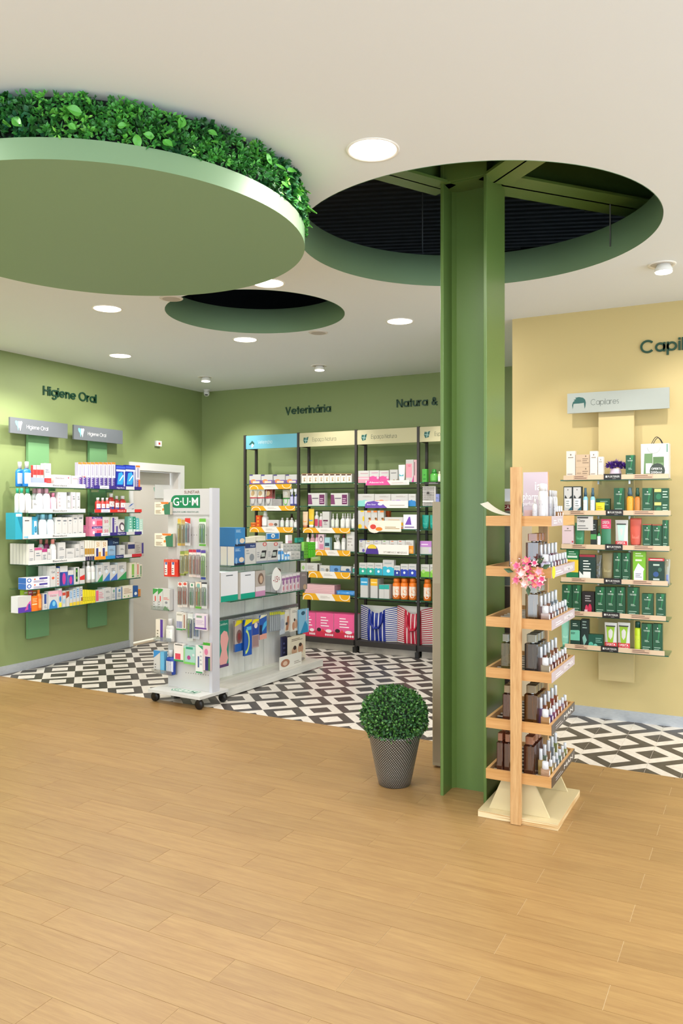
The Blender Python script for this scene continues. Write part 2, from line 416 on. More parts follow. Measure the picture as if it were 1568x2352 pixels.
# walls
wl = MB(); WT = .16; DY0, DY1, DZ = 6.645, 7.447, 1.925
wl.box(XL - WT, XL, YF, DY0 - .05, 0, H, M_GREEN); wl.box(XL - WT, XL, DY1 + .07, YB, 0, H, M_GREEN); wl.box(XL - WT, XL, DY0 - .05, DY1 + .07, DZ + .085, H, M_GREEN)
struct(wl.build('wall_left'))
struct(MB().box(XL - WT, XE + 2, YB, YB + .12, 0, H, M_GREEN).build('wall_back'))
struct(MB().box(XE, XR, YY, YY + .12, 0, H, M_YEL).build('wall_yellow'))
struct(MB().box(XE, XE + .1, YY + .121, YB - .001, 0, H, mat('#8f9a66', .6)).build('wall_return'))
struct(MB().box(XR, XR + .12, YF, YF + .4, 0, H, M_CREAM).box(XR, XR + .12, YY - .5, YY + .12, 0, H, M_CREAM).box(XR, XR + .12, 1.4, 1.6, 0, H, M_CREAM).box(XR, XR + .12, YF, YY, 2.65, H, M_CREAM).box(XR, XR + .12, YF, YY, 0, .12, M_CREAM).build('wall_right'))
struct(MB().box(XL, XL + .012, YF, DY0 - .051, 0, .075, M_ALU).box(XL, XL + .012, DY1 + .071, YB, 0, .075, M_ALU).build('baseboard_left'))
struct(MB().box(XE, XR, YY - .012, YY, 0, .075, M_ALU).build('baseboard_yellow'))
struct(MB().box(XL, XE, YB - .012, YB, 0, .075, M_ALU).build('baseboard_back'))
# shopfront behind the camera: piers and a glass front letting daylight in
sf = MB(); 
for x0, x1 in ((XL - .1, XL + .5), (-2.2, -1.9), (1.0, 1.3), (XR - .5, XR)): sf.box(x0, x1, YF - .15, YF, 0, H, M_CREAM)
sf.box(XL - .1, XR, YF - .15, YF, 2.6, H, M_CREAM); sf.box(XL - .1, XR, YF - .15, YF, 0, .12, M_CREAM)
struct(sf.build('wall_front'))

# door in the left wall
d1 = struct(empty('door_1', (XL, (DY0 + DY1) / 2, 0)))
def at_door(mb, name, parent=d1): return mb.build(name, parent, (-XL, -(DY0 + DY1) / 2, 0)) if parent is d1 else mb.build(name, parent)
at_door(MB().box(XL - .02, XL + .018, DY0 - .05, DY0, 0, DZ + .085, M_WHITE).box(XL - .02, XL + .018, DY1, DY1 + .07, 0, DZ + .085, M_WHITE).box(XL - .02, XL + .018, DY0, DY1, DZ, DZ + .085, M_WHITE), 'door_frame')
at_door(MB().box(XL - .2, XL - .02, DY0 - .02, DY0, 0, DZ, M_CREAM).box(XL - .2, XL - .02, DY1, DY1 + .02, 0, DZ, M_CREAM).box(XL - .2, XL - .02, DY0 - .02, DY1 + .02, DZ, DZ + .02, M_CREAM), 'door_lining')
lf = at_door(MB().box(XL - .16, XL - .12, DY0, DY1 - .03, .012, DZ - .004, M_CREAM), 'door_leaf')
at_door(MB().box(XL - .119, XL - .11, DY0 + .5, DY1 - .03, 1.62, 1.78, M_WHITE), 'door_sign')
tq = MB(); _y1 = Plane(XL - .119, 0, 90).hit(368, 1120)[0]; _y0 = Plane(XL - .119, 0, 90).hit(353, 1120)[0]; _z1 = Plane(XL - .119, 0, 90).hit(368, 1120)[1]; _z0 = Plane(XL - .119, 0, 90).hit(368, 1143)[1]
tq.add([(XL - .1185, _y1, _z1)] + [(XL - .1185, _y1 - (_y1 - _y0) * cos(t * pi / 20), _z1 - (_z1 - _z0) * sin(t * pi / 20)) for t in range(11)], [tuple(range(12))], mat('#3fa27c', .5))
at_door(tq, 'green_film')
at_door(MB().tube([(XL - .12, DY0 + .05, 1.0), (XL - .07, DY0 + .05, 1.0), (XL - .07, DY0 + .16, 1.0)], .008, M_CHROME), 'door_handle')

# ceiling with two round openings
HOLES = [(-1.325, 4.035, .925), (-3.262, 4.885, .652)]
DRUM = (-2.58, 2.695, .872)
def ceiling_sheet(z, name, m, th, rects, holes):
    cu = bpy.data.curves.new('c', 'CURVE'); cu.dimensions = '2D'; cu.fill_mode = 'BOTH'; cu.extrude = th / 2
    for x0, x1, y0, y1 in rects:
        sp = cu.splines.new('POLY'); sp.points.add(3); sp.use_cyclic_u = True
        for q, (a, b) in zip(sp.points, [(x0, y0), (x1, y0), (x1, y1), (x0, y1)]): q.co = (a, b, 0, 1)
    for hx, hy, hr in holes:
        sp = cu.splines.new('POLY'); sp.points.add(127); sp.use_cyclic_u = True
        for q in range(128): sp.points[q].co = (hx + hr * cos(2 * pi * q / 128), hy + hr * sin(2 * pi * q / 128), 0, 1)
    ob = bpy.data.objects.new('c', cu); COL.objects.link(ob)
    me = bpy.data.meshes.new_from_object(ob.evaluated_get(bpy.context.evaluated_depsgraph_get())); bpy.data.objects.remove(ob)
    me.materials.clear(); me.materials.append(m)
    return put(name, me, None, (0, 0, z + th / 2))
ce = struct(ceiling_sheet(H, 'ceiling', M_CEIL, .02, [(XL - .2, XR + .1, YF - .15, YB + .12)], HOLES))
for hx, hy, hr in HOLES:
    rb = MB(); n = 96; v = []; f = []
    for q in range(n):
        a = 2 * pi * q / n
        for rr, zz in ((hr - .002, H - .001), (hr - .002, 3.125), (hr + .02, 3.125), (hr + .02, H + .02)): v.append((hx + rr * cos(a), hy + rr * sin(a), zz))
    for q in range(n):
        b = (q + 1) % n
        for t in range(3): f.append((4 * q + t, 4 * b + t, 4 * b + t + 1, 4 * q + t + 1))
    rb.add(v, f, M_HOLE, True); rb.build('opening_lining', ce, (0, 0, -H - .01))
# plenum above the ceiling; dark box, unseen sides added to keep daylight out
pn = struct(MB().box(XL - .3, XR, YF, YB + .2, 4.35, 4.4, M_DARK).box(XL - .35, XL - .3, YF, YB + .2, H, 4.4, M_DARK).box(XR, XR + .05, YF, YB + .2, H, 4.4, M_DARK).box(XL - .3, XR, YF - .05, YF, H, 4.4, M_DARK).box(XL - .3, XR, YB + .2, YB + .25, H, 4.4, M_DARK).build('roof_void_1'))
pn['label'] = 'dark roof void above the ceiling openings'
M_DECK = mat('#596063', .55, .3)
dk = MB()
for k in range(46):
    y = 3.6 + k * .11; dk.prismy([(-5.2, 0), (XR, 0), (XR, .05), (-5.2, .05)], y, y + .05, M_DECK)
for i in range(len(dk.v)): x, y, z = dk.v[i]; dk.v[i] = (x, y + (x + 1) * .22, z + 4.1 - .05 * (x + 1))
dk.build('roof_deck', pn)
tr = MB()
for k in range(2):
    y = 6.1 + k * .28; z = 3.92 - k * .1
    for zz in (z, z + .13): tr.box(-1.2, 1.6, y, y + .03, zz, zz + .02, M_DECK)
    for q in range(22): x = -1.2 + q * .125; tr.tube([(x, y + .015, z + .01), (x + .06, y + .015, z + .13), (x + .12, y + .015, z + .01)], .007, M_DECK, 5)
tr.build('roof_truss', pn)
for x, y in ((-2.0, 5.0), (-1.83, 5.1), (-.75, 4.75), (-.3, 4.8)):
    MB().tube([(x, y, 3.0), (x, y, 4.15)], .004, M_DECK, 5).build('hanger_rod', pn)

# ---- steel column
cm = MB(); CXA, CXB, CY0, CY1 = -1.474, -1.224, 3.935, 4.262
M_COL = mat('#5f7a3c', .33); _b = M_COL.node_tree.nodes['Principled BSDF']; _b.inputs['Coat Weight'].default_value = .04; _b.inputs['Coat Roughness'].default_value = .1
MBc = MB()
column = empty('steel_column', (-1.349, 4.1, 0)); tag(column, 'green painted steel H-section column rising through the round ceiling opening', 'column')
def cpart(mb, n): return mb.build(n, column, (1.349, -4.1, 0))
cpart(MB().bbox(CXA, CXA + .017, CY0, CY1, 0, 4.1, M_COL, .002), 'flange')
cpart(MB().bbox(CXB - .017, CXB, CY0, CY1, 0, 4.1, M_COL, .002), 'flange')
cpart(MB().box(CXA + .017, CXB - .017, 4.085, 4.1, 0, 4.1, M_COL).prism([(CXA + .017, 4.085), (CXA + .017, 4.065), (CXA + .037, 4.085)], 0, 4.1, M_COL).prism([(CXB - .017, 4.085), (CXB - .037, 4.085), (CXB - .017, 4.065)], 0, 4.1, M_COL), 'web')
cpart(MB().box(CXA + .017, CXB - .017, CY0 + .02, 4.085, 3.2, 3.215, M_COL), 'stiffener_plate')
def beam(p0, p1, z0, hgt, wid, n):
    P = Vector(p0); Q = Vector(p1); d = (Q - P).normalized(); sx = Vector((-d.y, d.x)) * wid / 2
    mb = MB()
    for a, b, za, zb in ((1, 1, z0, z0 + .014), (1, 1, z0 + hgt - .014, z0 + hgt), (.06, .06, z0, z0 + hgt)):
        mb.prism([tuple(P - sx * a), tuple(Q - sx * a), tuple(Q + sx * a), tuple(P + sx * a)], za, zb, M_COL)
    cpart(mb, n)
beam((-1.478, 4.03), (-2.1, 2.96), 3.2, .2, .17, 'beam'); beam((-1.222, 4.05), (-.2, 3.2), 3.2, .2, .19, 'beam'); beam((-1.222, 4.2), (.1, 5.75), 3.24, .3, .24, 'beam')
cpart(MB().box(CXA + .017, CXB - .017, CY0 + .002, CY0 + .012, 3.205, 3.4, M_COL), 'end_plate')

# ---- green drum with the plant wall
dx, dy, dr = DRUM; ZB, ZT = 2.69, 2.765
drum = empty('ceiling_drum', (dx, dy, ZB)); tag(drum, 'large round green suspended ceiling drum wrapped in artificial foliage', 'ceiling feature')
prof = [(dr - .0, 0), (dr, ZT - ZB)]
n = 128
mb = MB(); v = [(dr * cos(2 * pi * i / n), dr * sin(2 * pi * i / n), z) for z in (0, ZT - ZB) for i in range(n)]
mb.add(v, [tuple(range(n))[::-1]], mat('#84a37c', .6)); mb.add(v, [tuple(range(n, 2 * n))], M_DGREEN); mb.add(v, [(i, (i + 1) % n, n + (i + 1) % n, n + i) for i in range(n)], mat('#7c9a74', .5), True)
mb.build('disc', drum)
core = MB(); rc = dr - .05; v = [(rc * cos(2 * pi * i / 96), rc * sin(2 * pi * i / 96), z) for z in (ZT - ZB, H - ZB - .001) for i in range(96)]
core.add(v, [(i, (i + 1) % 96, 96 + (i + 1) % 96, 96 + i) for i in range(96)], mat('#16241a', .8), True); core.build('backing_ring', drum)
LEAFM = [mat(c, .4) for c in ('#2a5e2c', '#388038', '#4a9c3e', '#68bc48', '#2e6c46', '#8ad458')]
def leaf(mb, P, d, nrm, L, Wd, m, fold=.15):
    sd = d.cross(nrm).normalized()
    a = P; b = P + d * L * .45 + sd * Wd / 2 + nrm * fold * Wd; c = P + d * L; e = P + d * L * .45 - sd * Wd / 2 + nrm * fold * Wd; mdl = P + d * L * .5
    mb.add([a, b, c, e, mdl], [(0, 1, 4), (1, 2, 4), (4, 2, 3), (0, 4, 3)], m)
rnd = random.Random(3)
fo = MB()
for k in range(4000):
    a = rnd.uniform(0, 2 * pi); z = rnd.uniform(.085, H - ZB - .012)
    patch = sin(a * 9) + sin(a * 4 + 1.3) + 1.2 * sin(z * 30 + a * 13)
    if rnd.random() < .04: pass
    out = Vector((cos(a), sin(a), 0)); P = out * (rc + rnd.uniform(.005, .055)) + Vector((0, 0, z))
    if patch > .9: ms = (0, 1, 4); nl, L, Wd = 5, rnd.uniform(.02, .03), .018
    elif patch > -.4: ms = (1, 2, 0); nl, L, Wd = 7, rnd.uniform(.018, .032), .009
    else: ms = (2, 3, 1); nl, L, Wd = 7, rnd.uniform(.014, .024), .011
    m = LEAFM[rnd.choice(ms)]
    if rnd.random() < .025: m = LEAFM[5]
    for q in range(nl):
        d = (out * rnd.uniform(.2, 1.1) + Vector((rnd.uniform(-1, 1), rnd.uniform(-1, 1), rnd.uniform(-.8, .9)))).normalized()
        nr = (out + Vector((rnd.uniform(-.5, .5), rnd.uniform(-.5, .5), rnd.uniform(-.3, .8)))).normalized()
        Q = P + d * .004
        if (Q + d * L).z > H - ZB - .004: d.z = -abs(d.z)
        leaf(fo, Q, d, nr, L, Wd, m)
tag(fo.build('foliage', drum), kind='stuff')
lm = MB(); _n = 9; _v = [(.06 * t / _n, 0, -.004 * sin(pi * t / _n)) for t in range(_n + 1)]; _w = [.019 * sin(pi * (t / _n) ** .8) for t in range(_n + 1)]
_v += [(.06 * t / _n, _w[t], .004) for t in range(_n + 1)] + [(.06 * t / _n, -_w[t], .004) for t in range(_n + 1)]
lm.add(_v, [(t, t + 1, _n + 2 + t, _n + 1 + t) for t in range(_n)] + [(t + 1, t, 2 * _n + 2 + t, 2 * _n + 3 + t) for t in range(_n)], mat('#5fb045', .35)); lme = lm.mesh('leaf')
for k in range(46):
    a = rnd.uniform(-2.6, 1.0); z = rnd.uniform(.1, .21); out = Vector((cos(a), sin(a), 0))
    d = (out * .5 + Vector((rnd.uniform(-1, 1), rnd.uniform(-1, 1), rnd.uniform(-1, .3)))).normalized(); nr = (out - d * out.dot(d)).normalized(); sd = nr.cross(d)
    o = put('leaf', lme, drum); o.matrix_basis = Matrix.Translation(out * (rc + .062) + Vector((0, 0, z))) @ Matrix((d, sd, nr)).transposed().to_4x4() @ Matrix.Scale(rnd.uniform(.6, 1.0), 4)

# ---- downlights
DL = [(-1.36, 2.87, .19, 'large downlight nearest the camera, right of the green drum'), (-2.75, 4.26, .19, 'downlight between green drum and the small ceiling opening'),
      (-4.12, 4.27, .19, 'downlight just beyond the drum, left of the small opening'), (-2.42, 5.59, .19, 'downlight left of the column, beyond both ceiling openings'),
      (-3.84, 5.59, .19, 'downlight directly behind the small round ceiling opening'), (-5.28, 5.64, .19, 'downlight nearest the left green wall')]
M_EMIT = mat('#fff4e2', .5, emit=9.0)
dlroot = None
def lamp(loc, power, size, kind='AREA', aim=None, spot=None, blend=.6):
    l = bpy.data.lights.new('light', kind); l.energy = power; l.color = LAMP_COL
    if kind == 'AREA': l.shape = 'DISK'; l.size = size
    else: l.shadow_soft_size = size; l.spot_size = radians(spot); l.spot_blend = blend
    o = bpy.data.objects.new('light', l); COL.objects.link(o); o.location = loc
    if aim: o.rotation_euler = (Vector(aim) - Vector(loc)).to_track_quat('-Z', 'Y').to_euler()
    return o
for x, y, dia, lab in DL:
    r_ = dia / 2
    root = empty('downlight', (x, y, H)); tag(root, lab, 'downlight', 'round recessed downlights')
    rg = MB(); rg.lathe([(r_ - .001, -.001), (r_ + .004, -.004), (r_ + .01, -.004), (r_ + .012, 0.0)], mat('#f2efe9', .4), 32, cap=False); rg.build('trim_ring', root)
    MB().lathe([(r_ - .001, -.0015), (r_ - .001, -.0005)], M_EMIT, 32).build('diffuser', root)
    lamp((x, y, H - .012), LAMP_POWER, dia * .95)
# unseen lamps: grid carried out of view, last two added to brighten right floor
for x, y in ((-1.36, .2), (-2.75, 1.5), (-4.12, 1.5), (-5.5, 2.9), (0.0, 1.5), (1.4, 2.9), (1.4, .2), (-4.12, -1.2), (-1.36, -1.2), (1.4, 5.0), (-5.4, 4.27), (-5.4, .2), (.3, 3.7), (1.4, 4.1)):
    lamp((x, y, H - .012), LAMP_POWER, .18)
# adjustable wall washers
for x, y, ax, ay, lab in ((-3.89, 6.95, -3.89, YB, 'small tilted spotlight before the back wall, right one'), (-5.32, 6.98, -5.32, YB, 'small tilted spotlight before the back wall, near the corner'),
                     (-.5, 5.0, -.4, YY, 'tilted spotlight before the yellow wall at right')):
    root = empty('spotlight', (x, y, H)); tag(root, lab, 'spotlight', 'tilted ceiling spotlights')
    MB().lathe([(.062, -.001), (.068, -.005), (.078, -.005), (.08, 0)], mat('#f2efe9', .4), 28, cap=False).build('trim_ring', root)
    MB().lathe([(.06, -.003), (.06, -.001)], mat('#cfc8bf', .5), 28).build('housing', root)
    hd = MB().lathe([(.035, 0), (.05, -.03), (.05, -.045)], mat('#ecebe8', .4), 24).build('lamp_head', root, (.01, .0, .0))
    MB().lathe([(.045, -.05), (.045, -.046)], M_EMIT, 24).build('diffuser', root, (.01, 0, 0))
for x, y, tx, ty, tz in ((-3.89, 6.9, -3.89, YB - .3, 1.0), (-5.32, 6.9, -5.3, YB, 1.5), (-2.5, 6.9, -2.5, YB - .3, 1.0), (-.35, 4.95, -.35, YY, 1.6), (-1.3, 4.9, -1.1, YY, 1.2), (.9, 4.9, .9, YY, 1.6),
                         (-5.15, 6.1, XL, 6.2, 1.5), (-5.1, 5.0, XL, 5.1, 1.6), (-5.1, 4.1, XL, 4.5, 1.9), (-5.1, 2.6, XL, 2.6, 1.6), (-5.2, 7.1, XL, 7.3, 1.6)):
    lamp((x, y, H - .06), SPOT_POWER * (1.7 if tx == XL and ty < 5.5 else .75 if ty == YY else 1), .03, 'SPOT', (tx, ty, tz), 76, .7)

# loudspeaker grilles, camera, alarm box
for x, y, lab in ((-3.16, 5.64, 'round white ceiling loudspeaker grille behind the small opening'), (-3.53, 4.26, 'round white ceiling grille at the far edge of the drum')):
    root = empty('ceiling_speaker', (x, y, H)); tag(root, lab, 'speaker')
    MB().lathe([(.062, -.006), (.075, -.004), (.08, 0)], mat('#d8d0c6', .5), 28).build('rim', root); MB().lathe([(.06, -.007), (.06, -.0055)], mat('#b9b1a8', .8), 28).build('grille', root)
root = empty('security_camera', (-5.86, 7.72, H)); tag(root, 'small white dome security camera in the corner of the ceiling', 'camera')
MB().lathe([(.04, 0), (.042, -.012), (.03, -.02), (.03, -.03)][::-1], M_WHITE, 20).build('mount', root)
MB().lathe([(.001, -.082), (.02, -.078), (.034, -.06), (.036, -.04), (.03, -.028)], M_WHITE, 20).build('housing', root)
MB().lathe([(.001, -.004), (.014, -.003), (.02, .006)], mat('#14181a', .15), 16).build('lens', root, (.012, -.022, -.07))
root = empty('alarm_box', (XL, 7.055, 2.239)); tag(root, 'small white alarm box with red button above the door', 'alarm')
MB().bbox(0, .03, -.045, .045, -.03, .03, M_WHITE, .003).build('case', root); MB().box(.03, .034, -.012, .012, -.012, .012, mat('#c03028', .4)).build('button', root)

# ================================================================ PRODUCTS
_o = 'zeroth first second third fourth fifth sixth seventh eighth ninth tenth eleventh twelfth thirteenth fourteenth fifteenth sixteenth seventeenth eighteenth nineteenth'.split()
ORD = _o + [t + ('-' + _o[k] if k else '') for t, t0 in (('twenty', 'twentieth'), ('thirty', 'thirtieth'), ('forty', 'fortieth')) for k in range(10)]
ORD[20], ORD[30], ORD[40] = 'twentieth', 'thirtieth', 'fortieth'
G_SHELF = glass('shelf_glass', '#dcefe3', .06, .04, '#9fc4ae'); G_CLEAR = glass('clear_plastic', '#f0f2f2', .12, .10, '#d8dde0')
G_EDGE = mat('#1f5a45', .15)
CROP = dict(K1=(0, 860, .22321), K2=(0, 1160, .22321), K3=(280, 1020, .15944), K4=(300, 1300, .15306), K5=(480, 1180, .17857), K6=(480, 1380, .17857),
            B1=(540, 960, .19133), B2=(780, 960, .15944), B3=(660, 1240, .23597), W1=(1080, 1000, .15944), W2=(1090, 1260, .15944), W3=(1080, 1580, .17219),
            Y1=(1280, 980, .18367), Y2=(1280, 1260, .18367), P=(0, 0, 1.0))
def px(c, x, y): ox, oy, k = CROP[c]; return ox + x * k, oy + y * k
class Shelf:
    def __init__(s, pl, z, phrase, group=None, crop='P'): s.pl = pl; s.z = z; s.ph = phrase; s.n = 0; s.gr = group or ('goods on the ' + phrase); s.crop = crop
PC = {}
def geo(kind, w, h, d, cols, prints):
    """parts of a product: list of (name, mesh); local origin at base, front face at y=0"""
    key = (kind, round(w, 3), round(h, 3), round(d, 3), cols, repr(prints))
    if key in PC: return PC[key]
    w, h, d = key[1:4]; c = cols; out = []
    flat = lambda x, z, e: (x - w / 2, -e, z)
    def curved(r, cy, sy=1.):
        def fn(x, z, e):
            a = (x / w - .5) * 2.3; return ((r + e) * sin(a), cy - (r + e) * cos(a) * sy, z)
        return fn
    if kind in ('carton', 'card'):
        out.append(('*', MB().box(-w / 2, w / 2, 0, d, 0, h, mat(c[0], .45)).mesh('carton')))
        if len(c) > 1:   # coloured sides
            for x, s_ in ((-w / 2, -1), (w / 2, 1)):
                sd = MB(); sd.add([(x + s_ * .0004, .001, .001), (x + s_ * .0004, d - .001, .001), (x + s_ * .0004, d - .001, h - .001), (x + s_ * .0004, .001, h - .001)], [(0, 3, 2, 1) if s_ < 0 else (0, 1, 2, 3)], mat(c[1], .45))
                out.append(('side_panel', sd.mesh('side')))
        if prints: out.append(('printed_front', print_mb(prints, w, h, flat).mesh('print')))
    elif kind in ('bottle', 'pump', 'dropper', 'can', 'spray', 'flask'):
        r = w / 2; sy = min(1., d / w) if kind != 'flask' else .55; cy = r * sy; b = MB(); cp = MB(); mb_, mc_ = mat(c[0], .3), mat(c[1] if len(c) > 1 else '#ffffff', .35)
        if kind == 'can': hb = h * .8; b.lathe([(r * .9, 0), (r, .004), (r, hb * .93), (r * .78, hb)], mb_, 20, sy, (0, cy)); cp.lathe([(r * .8, hb), (r * .8, h * .97), (r * .6, h)], mc_, 18, sy, (0, cy))
        elif kind == 'pump':
            hb = h * .68; b.lathe([(r * .9, 0), (r, .004), (r, hb * .9), (r * .6, hb)], mb_, 18, sy, (0, cy)); cp.lathe([(r * .62, hb), (r * .68, hb + h * .12), (r * .5, h * .86), (r * .5, h)], mc_, 16, 1, (0, cy))
        elif kind == 'dropper':
            hb = h * .68; b.lathe([(r * .95, 0), (r, .003), (r, hb * .82), (r * .4, hb)], mb_, 18, 1, (0, r)); cp.lathe([(r * .38, hb), (r * .42, hb + h * .1), (r * .26, hb + h * .13), (r * .26, h)], mc_, 14, 1, (0, r)); cy = r; sy = 1
        elif kind == 'spray':
            hb = h * .66; b.lathe([(r * .85, 0), (r, h * .05), (r * .95, h * .3), (r * .45, hb * .9), (r * .3, hb)], mb_, 18, .7, (0, cy)); cp.lathe([(r * .3, hb), (r * .3, h * .82)], mc_, 12, 1, (0, cy)); cp.box(-r * .95, r * .5, cy - .01, cy + .01, h * .82, h, mc_); cp.prismy([(-r * .7, h * .82), (-r * .55, h * .82), (-r * .35, h * .62), (-r * .5, h * .62)], cy - .006, cy + .006, mc_)
        elif kind == 'flask':
            hb = h * .72; b.lathe([(r * .9, 0), (r, .006), (r, hb * .8), (r * .85, hb * .93), (r * .35, hb)], mb_, 20, sy, (0, cy)); cp.lathe([(r * .38, hb), (r * .42, h * .97), (r * .38, h)], mc_, 16, 1, (0, cy))
        else: hb = h * .8; b.lathe([(r * .92, 0), (r, .004), (r, hb * .82), (r * .75, hb * .94), (r * .42, hb)], mb_, 18, sy, (0, cy)); cp.lathe([(r * .46, hb), (r * .5, h * .98), (r * .44, h)], mc_, 16, 1, (0, cy))
        out += [('body', b.mesh('body')), ('cap', cp.mesh('cap'))]
        if prints is None or prints == []: prints = [('r', .1, .9, .12, .55, c[2] if len(c) > 2 else '#f4f3f0'), ('l', .25, .75, .3, .46, '#5a6068', 2)]
        out.append(('label', print_mb(prints, w, h, curved(r * 1.0, cy, sy), nseg=5).mesh('label')))
    elif kind == 'tube':   # stands on its cap, crimped flat at the top
        b = MB(); n = 16; L_ = []
        for z, rx, ry in ((h * .16, .42, .4), (h * .22, .46, .42), (h * .6, .49, .3), (h * .93, .5, .06), (h, .5, .04)):
            L_.append([(w * rx * cos(2 * pi * i / n), d / 2 + d * ry * sin(2 * pi * i / n) * .9, z) for i in range(n)])
        v = [p for l in L_ for p in l]; f = [(j * n + i, j * n + (i + 1) % n, (j + 1) * n + (i + 1) % n, (j + 1) * n + i) for j in range(4) for i in range(n)] + [tuple(range(4 * n, 5 * n))]
        b.add(v, f, mat(c[0], .35), True); cp = MB().lathe([(w * .38, 0), (w * .4, h * .16)], mat(c[1] if len(c) > 1 else '#ffffff', .35), 18, min(1, d * .45 / (w * .4)), (0, d / 2))
        out += [('body', b.mesh('body')), ('cap', cp.mesh('cap'))]
        pr = prints or [('r', .2, .8, .35, .7, c[2] if len(c) > 2 else '#f4f3f0'), ('l', .3, .7, .45, .6, '#5a6068', 2)]
        def tf(x, z, e):
            t = min(max((z / h - .22) / .7, 0), 1); q = .42 * (1 - t) + .06 * t; X = (x - w / 2); return (X, d / 2 - d * .9 * q * math.sqrt(max(0, 1 - (X / (w * .5)) ** 2)) - e - .0008, z)
        out.append(('label', print_mb(pr, w, h, tf, nseg=5).mesh('label')))
    elif kind == 'jar':
        r = w / 2; cp = MB().lathe([(r * 1.0, h * .62), (r, h * .96), (r * .95, h)], mat(c[1], .3), 20, 1, (0, r)); out += [('body', MB().lathe([(r * .85, 0), (r * .95, .003), (r * .95, h * .62)], mat(c[0], .25), 20, 1, (0, r)).mesh('body')), ('lid', cp.mesh('lid'))]
    elif kind == 'pouch':  # soft bag, bulging, pinched at top
        b = MB(); nx, nz = 6, 6; v = []
        for s_ in (-1, 1):
            for j in range(nz + 1):
                for i in range(nx + 1):
                    x = i / nx; z = j / nz; bu = (4 * x * (1 - x)) ** .6 * (1 - z ** 3) * (.35 + .65 * min(1, z * 5 + .3)); v.append((w * (x - .5) * (1 - .06 * sin(z * pi)), d / 2 + s_ * (d / 2 * bu + .0006), h * z))
        N_ = (nx + 1) * (nz + 1); f = []
        for s_ in (0, 1):
            for j in range(nz):
                for i in range(nx): q = (s_ * N_ + j * (nx + 1) + i, s_ * N_ + j * (nx + 1) + i + 1, s_ * N_ + (j + 1) * (nx + 1) + i + 1, s_ * N_ + (j + 1) * (nx + 1) + i); f.append(q if s_ == 0 else q[::-1])
        b.add(v, f, mat(c[0], .35) if c[0] != 'clear' else G_CLEAR, True); out.append(('body', b.mesh('body')))
        def pf(x, z, e): X = min(max(x / w, 0), 1); Z = min(max(z / h, 0), 1); return ((x - w / 2) * (1 - .06 * sin(Z * pi)), d / 2 - (d / 2 * (4 * X * (1 - X)) ** .6 * (1 - Z ** 3) * (.35 + .65 * min(1, Z * 5 + .3))) - .0016 - e * 2, z)
        if prints: out.append(('printed_front', print_mb(prints, w, h, pf, lift=.0008, nseg=4).mesh('print')))
    elif kind == 'blister':  # hanging card with clear bubble
        hb = h
        out.append(('backing_card', MB().bbox(-w / 2, w / 2, d * .7, d * .7 + .0015, 0, h, mat(c[0], .5), .001).mesh('card')))
        bz0, bz1 = h * .1, h * .78
        out.append(('clear_bubble', MB().prismy([(-w * .4, bz0), (w * .4, bz0), (w * .4, bz1), (w * .25, bz1 + h * .04), (-w * .25, bz1 + h * .04), (-w * .4, bz1)], 0, d * .69, G_CLEAR).mesh('bubble')))
        it = MB(); k = max(1, int(w / .022)); 
        for i in range(k):
            x = -w * .4 + w * .8 * (i + .5) / k; m = mat(c[1 + i % max(1, len(c) - 1)] if len(c) > 1 else '#888888', .35)
            it.tube([(x, d * .35, bz0 + .004), (x, d * .35 - .001, bz0 + (bz1 - bz0) * .45), (x, d * .35, bz1 - .004)], min(.0045, w * .12), m, 6); it.box(x - .0035, x + .0035, d * .12, d * .36, bz1 - h * .14, bz1 - .004, mat('#f2f2f0', .5))
        out.append(('toothbrush' if h > .13 else 'contents', it.mesh('items')))
        if prints: out.append(('printed_front', print_mb(prints, w, h, lambda x, z, e: (x - w / 2, d * .7 - e, z)).mesh('print')))
    elif kind == 'perfume':  # thick rectangular glass with square cap, tube inside
        hb = h * .76; g = glass('scent_' + c[0].strip('#'), c[0], .16, .16, c[1])
        out.append(('glass_body', MB().bbox(-w / 2, w / 2, 0, d, 0, hb, g, .004).mesh('gl')))
        out.append(('collar', MB().lathe([(w * .16, hb), (w * .18, hb + h * .02), (w * .16, hb + h * .045)], M_CHROME, 14, 1, (0, d / 2)).mesh('co')))
        out.append(('dip_tube', MB().tube([(0, d / 2, hb), (w * .05, d / 2, hb * .4), (w * .12, d / 2, .008)], .0016, mat('#d8c6a0', .4), 5).mesh('dt')))
        out.append(('cap', MB().bbox(-w * .36, w * .36, d * .12, d * .88, hb + h * .045, h, glass('cap_' + c[2].strip('#'), c[2], .16, .45, c[2]) if c[2] != 'chrome' else M_CHROME, .003).mesh('cap')))
    elif kind == 'vial':   # little tester with clear cap
        hb = h * .58; g = glass('vial_' + c[0].strip('#'), c[0], .16, .3, c[0])
        out.append(('glass_body', MB().bbox(-w / 2, w / 2, 0, d, 0, hb, g, .002).mesh('gl')))
        out.append(('label', MB().add([(w / 2 + .0005, .002, .004), (w / 2 + .0005, d - .002, .004), (w / 2 + .0005, d - .002, hb * .9), (w / 2 + .0005, .002, hb * .9)], [(0, 1, 2, 3)], mat('#f1ece8', .5)).mesh('lb')))
        out.append(('cap', MB().lathe([(w * .34, hb), (w * .38, hb + .002), (w * .38, h - .002), (w * .34, h)], glass('cap_clear', '#f2f6fa', .3, .55, '#f2f5fa'), 12, 1, (0, d / 2)).mesh('cp')))
    elif kind == 'tray':
        t = .003; q = mat(c[0]); out.append(('*', MB().box(-w / 2, w / 2, 0, d, 0, t, q).box(-w / 2, w / 2, 0, t, t, h * .5, q).box(-w / 2, w / 2, d - t, d, t, h, q).mesh('tray')))
    PC[key] = out; return out
